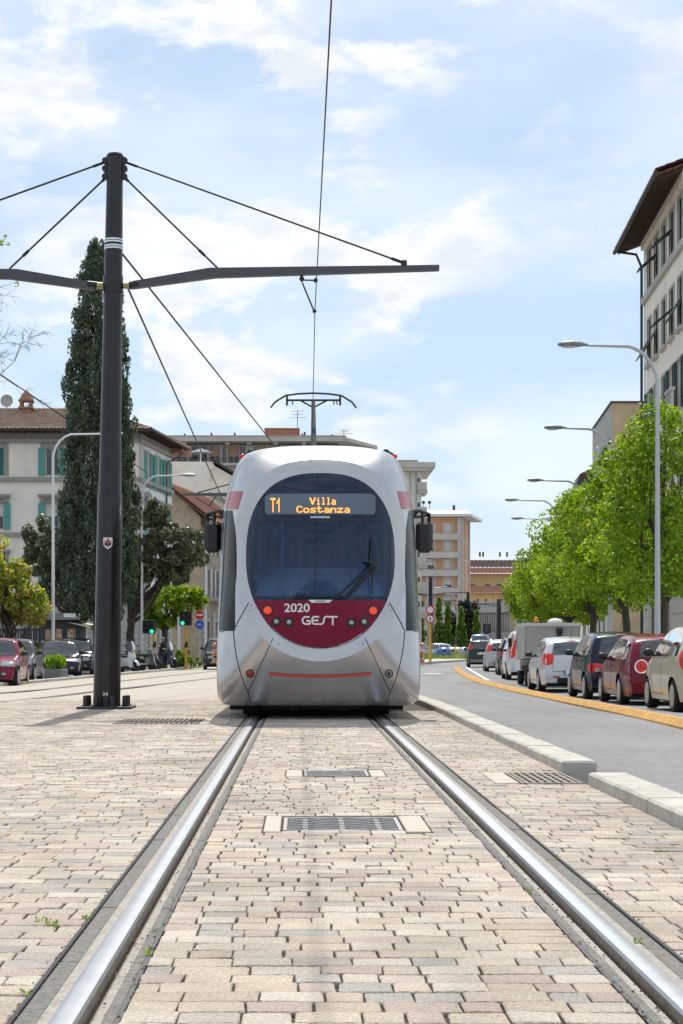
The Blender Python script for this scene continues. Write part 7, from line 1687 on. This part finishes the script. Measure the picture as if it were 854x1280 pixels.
post('pale_pole', 'pale pole at the right end of the kiosk awning', 103, 93, 752, .075, M_lampw); post('pale_pole', 'pale pole behind the small bright green tree', 223.5, 100, 772, .09, M_lampw)
post('yellow_pole', 'short yellow pole standing up behind the kiosk roof', 86, 99, 748, .09, M_yel)
# --- signs
def disc_sign(root, x, Y, z, R, face, ring=None, rw=.2):
    s = MB().lathe([(R, .012), (R, -.012), (1e-4, -.012)], (x, Y, z), 'y', 28).lathe([(1e-4, .012), (R, .012)], (x, Y, z), 'y', 28).build('sign_plate', ring or face, root, smooth=40)
    if ring: MB().lathe([(R * (1 - rw), -.014), (1e-4, -.0145)], (x, Y, z), 'y', 28).build('sign_face', face, s)
    return s
def sgn_stroke(mb, x, Y, z, pts, w_):
    for a, b in zip(pts[:-1], pts[1:]):
        a, b = Vector((x + a[0], Y, z + a[1])), Vector((x + b[0], Y, z + b[1])); d = (b - a).normalized(); nn = Vector((-d.z, 0, d.x)) * w_ / 2; e = d * w_ * .3; mb.poly([a - e - nn, b + e - nn, b + e + nn, a - e + nn])
def circ(cx, cz, r, n=14): return [(cx + r * math.cos(2 * math.pi * k / n), cz + r * math.sin(2 * math.pi * k / n)) for k in range(n + 1)]
def sign_left():
    Y = 100.0; x = px_x(249.6, Y); b = Vector((x, Y, gz(Y))); root = thing('sign_post', 'red no entry sign above a blue bicycle sign on a thin pole', 'road sign', b)
    MB().tube([b, Vector((x, Y + .03, px_z(762, Y)))], .035, 8).build('pole', M_lampp, root); z1, z2 = px_z(768.6, Y), px_z(780.8, Y); R = .255
    a = disc_sign(root, x, Y - .03, z1, R, M_sred); MB().box(x - R * .78, x + R * .78, Y - .055, Y - .043, z1 - R * .16, z1 + R * .16).build('white_bar', M_swhite, a)
    c = disc_sign(root, x, Y - .03, z2, R, M_sblue); mb = MB(); k = R
    for cx in (-.36, .36): sgn_stroke(mb, x, Y - .045, z2, circ(cx * k, -.08 * k, .22 * k), .05 * k)
    sgn_stroke(mb, x, Y - .0455, z2, [(-.36 * k, -.08 * k), (-.14 * k, .18 * k), (.2 * k, .18 * k), (.0, -.08 * k), (-.36 * k, -.08 * k)], .06 * k); sgn_stroke(mb, x, Y - .046, z2, [(.36 * k, -.08 * k), (.18 * k, .28 * k), (.30 * k, .3 * k)], .06 * k); sgn_stroke(mb, x, Y - .0465, z2, [(0, -.08 * k), (-.16 * k, .26 * k), (-.24 * k, .26 * k)], .06 * k); mb.build('bicycle_symbol', M_swhite, c)
sign_left()
def sign_round(label, px, pys, Y, R, pole=M_yel, pr=.10, foot=None, group=None):
    x = px_x(px, Y); b = Vector((x, Y, gz(Y) + .1)); root = thing('sign_post', label, 'road sign', b, 0, group); MB().tube([b, Vector((x, Y + .1, px_z(pys[0], Y)))], pr, 10).build('pole', pole, root, smooth=40)
    for i, py in enumerate(pys):
        z = px_z(py, Y); s = disc_sign(root, x, Y - .03, z, R, M_swhite, M_sred, .26)
        if i == 1:
            mb = MB(); k = R; mb.add([(x + .09 * k * math.cos(t) - .0, Y - .048, z + .42 * k + .09 * k * math.sin(t)) for t in np.linspace(0, 6.28, 9)[:-1]], [tuple(range(8))])
            for p in ([(0, .28), (-.04, -.06)], [(-.04, -.06), (-.2, -.46)], [(-.04, -.06), (.16, -.46)], [(0, .24), (-.2, .0)], [(0, .24), (.2, .04)]): sgn_stroke(mb, x, Y - .048, z, [(q[0] * k, q[1] * k) for q in p], .13 * k)
            mb.build('walker_symbol', M_ink, s)
sign_round('two round red rimmed signs on a yellow pole beside the tram', 537.8, (762.3, 773.6), 122, .30)
sign_round('smaller pair of red rimmed signs, farther off just right of the yellow pole', 541.6, (783.6, 790.6), 235, .29)
sign_round('pair of red rimmed signs in front of the thick far black pole', 622.3, (782.8, 790.8), 250, .30, pole=M_pole)
# --- traffic lights
def traffic_light(label, px, Y, py_top, py_bot, green, pole_px, group='traffic lights by the scooters', second=None):
    x = px_x(px, Y); b = Vector((px_x(pole_px, Y), Y, gz(Y))); root = thing('traffic_light', label, 'traffic light', b, 0, group); zt, zb = px_z(py_top, Y), px_z(py_bot, Y)
    MB().tube([b, Vector((b.x, Y, zb - .02))], .075, 10).build('pole', M_yel, root, smooth=40); MB().tube([b + Vector((0, 0, 1.15)), b + Vector((0, 0, 1.32))], .085, 8).box(b.x - .02, b.x + .10, Y - .14, Y - .05, b.z + 1.2, b.z + 1.45).build('push_button', M_black, root)
    w_ = .17
    for k, cx in enumerate([x] + ([second] if second is not None else [])):
        h = MB().bbox(cx - w_, cx + w_, Y - .12, Y + .12, zb, zt, .03).build('housing', M_black, root, smooth=30)
        for i in range(3):
            z = zb + (zt - zb) * (i + .5) / 3; MB().lathe([(.10, -.13), (1e-4, -.15)], (cx, Y, z), 'y', 14).build('lamp', M_green_lit if (i == 0 and k == 0) else M_off, h)
            vs = [];
            for j in range(9): t = math.pi * j / 8; vs += [(cx + .12 * math.cos(t), Y - .12, z + .12 * math.sin(t)), (cx + .12 * math.cos(t), Y - .30, z + .10 * math.sin(t) + .01)]
            MB().add(vs, [(2 * j, 2 * j + 1, 2 * j + 3, 2 * j + 2) for j in range(8)]).build('visor', M_black, h)
traffic_light('traffic light showing green in front of the small tree, above the scooters', 190, 90, 775, 792, True, 192.8, second=px_x(182.5, 90))
traffic_light('traffic light showing green at the right edge of the small tree', 228.5, 93, 764, 782, True, 232.6, second=px_x(236, 93))
def far_light():
    Y = 150.0; x = px_x(608.5, Y); b = Vector((x, Y, gz(Y))); root = thing('traffic_light', 'small dark traffic light above the roofs of the far queue', 'traffic light', b); MB().tube([b, Vector((x, Y, px_z(790, Y)))], .06, 8).build('pole', M_pole, root)
    for cx in (x - .13, x + .21): MB().bbox(cx - .15, cx + .15, Y - .1, Y + .1, px_z(792, Y), px_z(779, Y), .03).build('housing', M_black, root)
far_light()
# --- far tram poles with arms
def far_pole(label, px, Y, top, arms, r=.17):
    b = Vector((px_x(px, Y), Y, gz(Y))); root = thing('tram_pole', label, 'pole', b, 0, 'far tram poles'); MB().tube([b, Vector((b.x, Y, px_z(top, Y)))], [r * 1.15, r * .85], 14).build('shaft', M_pole, root, smooth=40)
    for (x1, y0, ym, y1) in arms: MB().tube([at(px, y0, Y), at(px + (x1 - px) * .35, ym, Y), at(x1, y1, Y)], .06, 6).build('arm', M_pole2, root)
far_pole('slim black tram pole right behind the round red signs', 538.4, 172, 721, [(500, 744, 743, 742), (583, 744, 741.5, 740.5)], .22)
far_pole('black tram pole in front of the orange block side', 585.2, 215, 740, [(547, 753, 751, 750.5), (620, 757, 755, 754.5)], .26)
far_pole('thick black tram pole in front of the glass pavilion', 623.6, 245, 749, [(590, 758, 756, 755), (652, 768, 765, 764)], .36)
street_lamp('far street lamp in front of the orange block balconies', 535, 190, 561, 734.5, base_off=.1); street_lamp('far thin lamp post rising between the columnar trees', 571.5, 200, 549, 742.5, base_off=.1)
# --- kiosk, fence, planter
def kiosk():
    Y = 90.0; b = Vector((px_x(84, Y), Y, gz(Y))); root = thing('kiosk', 'dark newsstand kiosk with posters and a raised awning behind the parked cars', 'kiosk', b); X = lambda p: px_x(p, Y); Z = lambda p: px_z(p, Y); m = pm('kiosk_brown', (.055, .05, .048), .6, .1, var=.15)
    MB().box(X(50), X(100), Y, Y + 2.6, b.z, Z(775)).build('body', m, root); MB().box(X(46), X(102), Y - .7, Y + 3, Z(775) + .004, Z(770)).extr([(X(58), Z(770)), (X(98), Z(770)), (X(93), Z(766.5)), (X(63), Z(766.5))], (0, Y, 0), (1, 0, 0), Zv, (0, 1, 0), 2.2).build('roof', pm('kiosk_roof', (.24, .23, .22), .7, var=.1), root)
    MB().box(X(82), X(97), Y - .72, Y - .66, Z(772), Z(767)).build('sign_board', M_paper, root)
    pr = [(.62, .58, .52), (.5, .2, .15), (.55, .5, .3), (.2, .3, .4), (.6, .45, .4)]
    rr = np.random.default_rng(8)
    for i, (a, c, t, d) in enumerate(((57, 63.5, 787, 800), (70, 78, 786, 800), (84.5, 95, 786, 800))):
        bd = MB().box(X(a), X(c), Y - .04, Y - .005, Z(d), Z(t)).build('poster_board', pm('poster_back', (.42, .36, .30), .8, var=.1), root)
        for u in range(3):
            for v in range(4): x0, x1 = a + (c - a) * (u + .08) / 3, a + (c - a) * (u + .9) / 3; z0, z1 = d - (d - t) * (v + .08) / 4, d - (d - t) * (v + .9) / 4; MB().box(X(x0), X(x1), Y - .055, Y - .042, Z(z0), Z(z1)).build('magazine', pm('cover_%d' % rr.integers(0, 5), pr[rr.integers(0, 5)], .6, var=.25, scale=12), bd)
    MB().poly([(X(86), Y - .1, Z(777.5)), (X(115), Y - 1.7, Z(783)), (X(115), Y + 2.6, Z(780.5)), (X(92), Y + 2.6, Z(775.8))]).poly([(X(86), Y - .1, Z(778.6)), (X(115), Y - 1.7, Z(784.4)), (X(115), Y - 1.7, Z(783)), (X(86), Y - .1, Z(777.5))]).poly([(X(115), Y - 1.7, Z(789)), (X(115), Y + 2.6, Z(786)), (X(115), Y + 2.6, Z(780.5)), (X(115), Y - 1.7, Z(783))]).build('awning', pm('awning_cream', (.66, .60, .50), .8, var=.05), root)
    MB().tube([(X(112), Y - 1.2, b.z), (X(112), Y - 1.2, Z(783.5))], .03, 6).build('awning_post', M_lampw, root); MB().box(X(50.5), X(66), Y - .9, Y - .25, b.z, Z(803)).box(X(50), X(66.5), Y - .95, Y - .2, Z(803) + .003, Z(801)).build('counter', M_lstone, root)
kiosk()
def fence():
    Y = 79.0; b = Vector((px_x(25, Y), Y, gz(Y))); root = thing('fence', 'dark slatted fence behind the burgundy parked car', 'fence', b); X0, X1 = px_x(-60, Y), px_x(50, Y); z1 = px_z(785.5, Y); m = pm('fence_dark', (.045, .047, .05), .7, var=.2)
    for k in range(7): x = X0 + (X1 - X0) * k / 6; MB().box(x - .05, x + .05, Y - .05, Y + .05, b.z, z1 + .06).build('fence_post', m, root)
    for z in (b.z + .25, z1 - .1): MB().box(X0, X1, Y + .052, Y + .09, z, z + .08).build('rail', m, root)
    n = int((X1 - X0) / .115); M0 = None
    for k in range(n):
        x = X0 + (X1 - X0) * (k + .5) / n
        if M0 is None: o = MB().box(-.035, .035, 0, .022, .08, z1 - b.z).build('slat', m, root, world=False); M0 = o.data
        else: o = link('slat', M0, root)
        o.location = Vector((x, Y + .095, b.z)) - b
fence()
def planter():
    Y = 66.0; b = Vector((px_x(66.5, Y), Y, gz(Y))); root = thing('planter', 'low grey stone planter with bushy grass before the black car', 'planter', b); w_ = .33
    mb = MB(); mb.bbox(b.x - w_ - .04, b.x + w_ + .04, Y - .35, Y + 1.4, b.z, b.z + .36, .03); mb.build('box', pm('planter_stone', (.21, .20, .185), .9, var=.2, scale=6, bump=.3), root); MB().box(b.x - w_ + .05, b.x + w_ - .05, Y - .25, Y + 1.3, b.z + .361, b.z + .37).build('soil', M_bed, root)
    r = np.random.default_rng(3); cen = [(b.x + r.uniform(-.26, .26), Y + r.uniform(-.2, 1.2), b.z + .36 + r.uniform(.05, .36)) for _ in range(60)]
    V, Fq, C = leaves(cen, [.12] * 60, 40, .07, [(.14, .26, .02), (.18, .30, .03), (.10, .19, .015)], r, elong=4, droop=.6); o = mesh_np('shrub_grass', V - np.array(b), Fq, M_leaf, C, None, label='bushy bright green grass growing in the low stone planter', cat='plant'); o.location = b
planter()
# --- two-wheelers
def wheel2(root, y, R, t=.05, rim=None, spokes=10, name='wheel'):
    prof = [(R - t, -t * .8), (R - t * .3, -t), (R, -t * .3), (R, t * .3), (R - t * .3, t), (R - t, t * .8)]
    w_ = MB().lathe(prof, (0, y, R), 'x', 24).build(name, M_tyre, root, world=False, smooth=50); mb = MB(); mb.lathe([(R - t, -t * .7), (R - t * 1.5, -t * .4), (R - t * 1.5, t * .4), (R - t, t * .7)], (0, y, R), 'x', 24); mb.lathe([(1e-4, -t), (.05, -t), (.05, t), (1e-4, t)], (0, y, R), 'x', 10)
    for k in range(spokes): a = 2 * math.pi * k / spokes; mb.tube([(0, y + .04 * math.cos(a), R + .04 * math.sin(a)), (0, y + (R - t * 1.2) * math.cos(a), R + (R - t * 1.2) * math.sin(a))], .012 if spokes < 12 else .003, 4)
    mb.build('rim', rim or M_rim, w_, world=False, smooth=40); return w_
def scooter(label, px, Y, rot, col, screen=True, group='two-wheelers parked by the kerb', seatc=None):
    b = Vector((px_x(px, Y), Y, gz(Y) - .02)); root = thing('scooter', label, 'scooter', b, rot, group); T = dict(parent=root, world=False)
    wheel2(root, .65, .27, .055, M_rim, 6); wheel2(root, -.62, .27, .06, M_rim, 6)
    MB().grid(lambda u, v: Vector(((v - .5) * .16 * (1 - .3 * abs(u - .5)), .65 + .32 * math.cos(.25 + 2.3 * u), .27 + .32 * math.sin(.25 + 2.3 * u) + .02 * (1 - (2 * v - 1) ** 2))), 10, 4).build('front_fender', col, smooth=180, **T)
    mb = MB()
    for sx in (-.085, .085): mb.tube([(sx, .65, .27), (sx * .9, .50, .72)], .024, 8)
    mb.tube([(0, .50, .62), (0, .36, 1.05)], .03, 8); mb.build('fork', M_rim, **T)
    def shield(u, v): z = .28 + .72 * v; w_ = .36 * (.55 + .45 * math.sin(math.pi * min(1, .25 + v * .62))); x = (u - .5) * w_ * 1.15; return Vector((x, .50 - .16 * v + .11 * (1 - (2 * u - 1) ** 2) - .02, z))
    MB().grid(shield, 8, 8).grid(lambda u, v: shield(u, v) - Vector((0, .05, 0)), 8, 8).build('leg_shield', col, smooth=180, **T)
    MB().bbox(-.17, .17, -.18, .44, .26, .33, .02).build('footboard', M_black, **T)
    prof = [(-.15, .33), (-.10, .62), (-.18, .72), (-.80, .80), (-.92, .74), (-.80, .52), (-.45, .40)]
    MB().extr(prof, (-.15, 0, 0), (0, 1, 0), Zv, (1, 0, 0), .30).build('rear_fairing', col, smooth=30, **T); MB().bbox(-.07, .20, -.80, -.35, .20, .42, .05).build('engine', M_dark, **T)
    MB().bbox(-.15, .15, -.80, -.12, .74, .83, .035).bbox(-.13, .13, -.84, -.5, .80, .89, .035).build('seat', seatc or M_black, **T)
    mb = MB(); mb.tube([(-.34, .28, 1.06), (-.18, .36, 1.04), (.18, .36, 1.04), (.34, .28, 1.06)], .017, 8); mb.bbox(-.15, .15, .30, .44, .98, 1.08, .03); mb.build('handlebar', M_black, **T)
    MB().ell((0, .45, 1.0), (.10, .05, .07)).build('headlamp', M_clear2, smooth=180, **T)
    for sx in (-1, 1): MB().tube([(sx * .22, .36, 1.06), (sx * .30, .34, 1.22)], .008, 5).ell((sx * .32, .33, 1.25), (.06, .02, .045)).build('mirror', M_black, smooth=60, **T)
    if screen: MB().grid(lambda u, v: Vector(((u - .5) * (.42 - .14 * v * v), .46 - .17 * v - .10 * (2 * u - 1) ** 2, 1.04 + .42 * v)), 8, 6).build('windshield', glassmat('screen_glass', (.05, .06, .07), .45, .05), smooth=180, **T)
    MB().lathe([(.045, -.75), (.055, -.4), (.04, -.1)], (.17, 0, .32), 'y', 10).build('exhaust', M_rim, smooth=40, **T); return root
sc1 = scooter('white scooter with a tall windshield just right of the black pole', 160, 79.5, math.radians(215), paint('scooterwhite', (.66, .67, .69), .1))
sc2 = scooter('dark blue scooter with a clear screen, a seated rider on it', 208, 94, math.radians(222), paint('scooterblue', (.03, .045, .075), .2))
def motorcycle(px, Y, rot):
    b = Vector((px_x(px, Y), Y, gz(Y) - .02)); root = thing('motorcycle', 'dark motorcycle with bare engine parked between the two scooters', 'motorcycle', b, rot, 'two-wheelers parked by the kerb'); T = dict(parent=root, world=False)
    wheel2(root, .72, .31, .06, M_rim, 5); wheel2(root, -.70, .31, .075, M_rim, 5); mb = MB()
    for sx in (-.1, .1): mb.tube([(sx, .72, .31), (sx, .42, .98)], .028, 8)
    mb.build('fork', M_rim, **T); mb = MB()
    for sx in (-.1, .1): mb.tube([(sx * .5, .44, .90), (sx, .25, .35), (sx, -.2, .30), (sx, -.30, .72), (sx * .5, .40, .86)], .022, 6); mb.tube([(sx, -.2, .36), (sx, -.70, .31)], .03, 6); mb.tube([(sx, -.3, .7), (sx, -.85, .80)], .02, 6)
    mb.build('frame', M_dark, **T); MB().bbox(-.14, .14, -.14, .24, .32, .68, .06).ell((0, .1, .56), (.13, .12, .16)).build('engine', pm('engine_grey', (.22, .22, .22), .5, .6, var=.2, scale=20), smooth=40, **T)
    MB().ell((0, .16, .86), (.16, .30, .14), 14, 10).build('tank', paint('tankgrey', (.10, .10, .11), .4), smooth=180, **T); MB().bbox(-.13, .13, -.75, -.08, .76, .86, .04).build('seat', M_black, **T); MB().bbox(-.11, .11, -.98, -.70, .74, .84, .03).build('tail', M_black, **T)
    MB().tube([(-.38, .28, 1.08), (-.15, .40, 1.02), (.15, .40, 1.02), (.38, .28, 1.08)], .016, 8).build('handlebar', M_black, **T); MB().ell((0, .55, .92), (.10, .09, .10)).build('headlamp', M_clear2, smooth=180, **T)
    for sx in (-1, 1): MB().tube([(sx * .26, .34, 1.06), (sx * .34, .32, 1.22)], .008, 5).ell((sx * .36, .31, 1.25), (.06, .02, .04)).build('mirror', M_rim, smooth=60, **T)
    MB().lathe([(.035, .1), (.05, -.3), (.055, -.8)], (.16, 0, .36), 'y', 10).build('exhaust', M_rim, smooth=40, **T)
motorcycle(187, 86, math.radians(218))
def bicycle(px, Y, rot):
    b = Vector((px_x(px, Y), Y, gz(Y) - .02)); root = thing('bicycle', 'grey bicycle leaning behind the motorcycle', 'bicycle', b, rot, 'two-wheelers parked by the kerb'); T = dict(parent=root, world=False)
    wheel2(root, .52, .34, .02, M_rim, 16); wheel2(root, -.52, .34, .02, M_rim, 16); mb = MB(); A, B_, C_, D_, E_ = (0, -.52, .34), (0, -.12, .30), (0, -.24, .82), (0, .34, .80), (0, .52, .34)
    for p, q in ((A, B_), (B_, C_), (C_, D_), (D_, B_), (A, C_), (D_, E_)): mb.tube([p, q], .016, 6)
    mb.build('frame', M_rim, **T); MB().tube([(0, .34, .80), (0, .31, .98)], .014, 6).tube([(-.28, .22, 1.0), (-.1, .31, .98), (.1, .31, .98), (.28, .22, 1.0)], .012, 6).build('handlebar', M_dark, **T); MB().tube([C_, (0, -.27, .95)], .014, 6).ell((0, -.28, .97), (.07, .13, .03)).build('saddle', M_black, **T); MB().box(-.16, .16, .38, .66, .78, 1.0).build('basket', M_dark, **T); MB().lathe([(.09, -.01), (.09, .01), (1e-4, .01)], B_, 'x', 14).build('chainring', M_dark, **T)
bicycle(180, 90, math.radians(240))
# --- the rider: one continuous skinned body
def rider(scoot):
    V = []; E = []; Rr = []
    def v(p, r, par=None):
        V.append(p); Rr.append(r if isinstance(r, tuple) else (r, r))
        if par is not None: E.append((par, len(V) - 1))
        return len(V) - 1
    pel = v((0, -.42, .92), (.155, .13)); wa = v((0, -.40, 1.06), (.14, .11), pel); ch = v((0, -.36, 1.24), (.165, .12), wa); nb = v((0, -.33, 1.40), (.075, .07), ch); nk = v((0, -.31, 1.46), .055, nb); h1 = v((0, -.285, 1.53), (.068, .082), nk); h2 = v((0, -.285, 1.61), (.078, .095), h1); v((0, -.29, 1.68), (.06, .07), h2)
    v((0, -.20, 1.575), .022, h2)
    for s in (-1, 1):
        sh = v((s * .17, -.35, 1.34), .075, ch); el = v((s * .27, -.17, 1.13), .052, sh); wr = v((s * .29, .10, 1.09), .036, el); pa = v((s * .30, .17, 1.09), (.040, .024), wr)
        for k in range(4): a = v((s * (.27 + .022 * k), .225 + (.012 if k in (1, 2) else 0), 1.095), .010, pa); c = v((s * (.27 + .022 * k), .25, 1.065), .009, a); v((s * (.27 + .022 * k), .225, 1.045), .008, c)
        t = v((s * .262, .18, 1.07), .011, pa); v((s * .268, .215, 1.05), .009, t)
        hp = v((s * .10, -.38, .88), .10, pel); kn = v((s * .17, .02, .80), .072, hp); an = v((s * .19, .04, .42), .045, kn); ft = v((s * .19, .14, .37), (.045, .035), an); v((s * .20, .24, .36), (.035, .028), ft)
    me = bpy.data.meshes.new('person'); me.from_pydata(V, E, []); ob = bpy.data.objects.new('person', me); COL.objects.link(ob)
    md = ob.modifiers.new('skin', 'SKIN'); sk = me.skin_vertices[0].data
    for i, q in enumerate(Rr): sk[i].radius = q; sk[i].use_root = (i == 0)
    sb = ob.modifiers.new('sub', 'SUBSURF'); sb.levels = 2; sb.render_levels = 2
    dg = bpy.context.evaluated_depsgraph_get(); m2 = bpy.data.meshes.new_from_object(ob.evaluated_get(dg)); bpy.data.objects.remove(ob)
    for m in (pm('jacket_green', (.018, .030, .026), .85, var=.15, scale=10), pm('trousers', (.03, .035, .05), .85, var=.15, scale=10), pm('skin', (.48, .29, .21), .6, var=.08, scale=20), pm('shoes', (.02, .02, .02), .6)): m2.materials.append(m)
    for p in m2.polygons:
        c = p.center; p.use_smooth = True
        p.material_index = 2 if (c.z > 1.45 or (c.y > .115 and c.z > 1.0)) else 3 if c.z < .43 else 1 if c.z < .96 and not (abs(c.x) > .2 and c.z > .9) else 0
    o = link('person', m2, None, 'person in a dark green jacket sitting on the dark blue scooter', 'person'); o.location = scoot.location; o.rotation_euler = scoot.rotation_euler
    MB().ell((0, -.30, 1.635), (.094, .108, .088), 16, 10).build('hair', pm('hair_grey', (.30, .29, .28), .8, var=.2, scale=40), o, world=False, smooth=180)
    for s in (-1, 1): MB().ell((s * .034, -.196, 1.605), (.013, .008, .009), 8, 6).build('eye', M_ink, o, world=False); MB().ell((s * .088, -.285, 1.585), (.012, .022, .032), 8, 6).build('ear', MATS['skin'], o, world=False)
    MB().ell((0, -.203, 1.538), (.026, .008, .008), 8, 6).build('mouth', pm('lips', (.35, .14, .12), .6), o, world=False)
rider(sc2)
# --- recycling bins on the far island
def bin_(label, px, Y, col, w_=.62, h=1.05, group='recycling bins on the far island'):
    b = Vector((px_x(px, Y), Y, gz(Y) + .1)); root = thing('recycling_bin', label, 'bin', b, 0, group); s = h / 1.05
    MB().lathe([(w_ * .88, 0), (w_, .10 * s), (w_, .55 * s), (w_ * .95, .70 * s), (w_ * .78, .88 * s), (w_ * .5, 1.0 * s), (w_ * .15, 1.05 * s), (1e-4, 1.05 * s)], b, 'z', 20).build('dome', pm('bin_' + col[0], col[1], .35, var=.1, coat=.4), root, smooth=50); MB().lathe([(w_ + .012, .50 * s), (w_ + .012, .56 * s)], b, 'z', 20).build('band', M_gstone, root); MB().lathe([(.12, -.02), (.12, .02), (1e-4, .02)], b + Vector((0, -w_ * .93, .70 * s)), 'y', 12).build('drop_hole', M_black, root)
bin_('blue dome shaped recycling bin nearest the yellow sign pole', 555, 152, ('blue', (.04, .13, .38)), .72); bin_('yellow dome shaped recycling bin in the middle of the far row', 565.5, 155, ('yellow', (.48, .36, .12)), .66); bin_('grey dome shaped recycling bin right of the yellow bin', 572.5, 159, ('grey', (.42, .42, .42)), .62); bin_('pale blue dome shaped recycling bin at the right end of the row', 580, 164, ('pale', (.18, .30, .48)), .66)
make_car('parked_car', 'pale car seen side on beyond the round red signs', 'car', 'hatch', paint('palecar', (.58, .60, .63), .3), (px_x(541, 168), 168, gz(168)), math.radians(82), None, lit=False, doors=4, antenna=False)
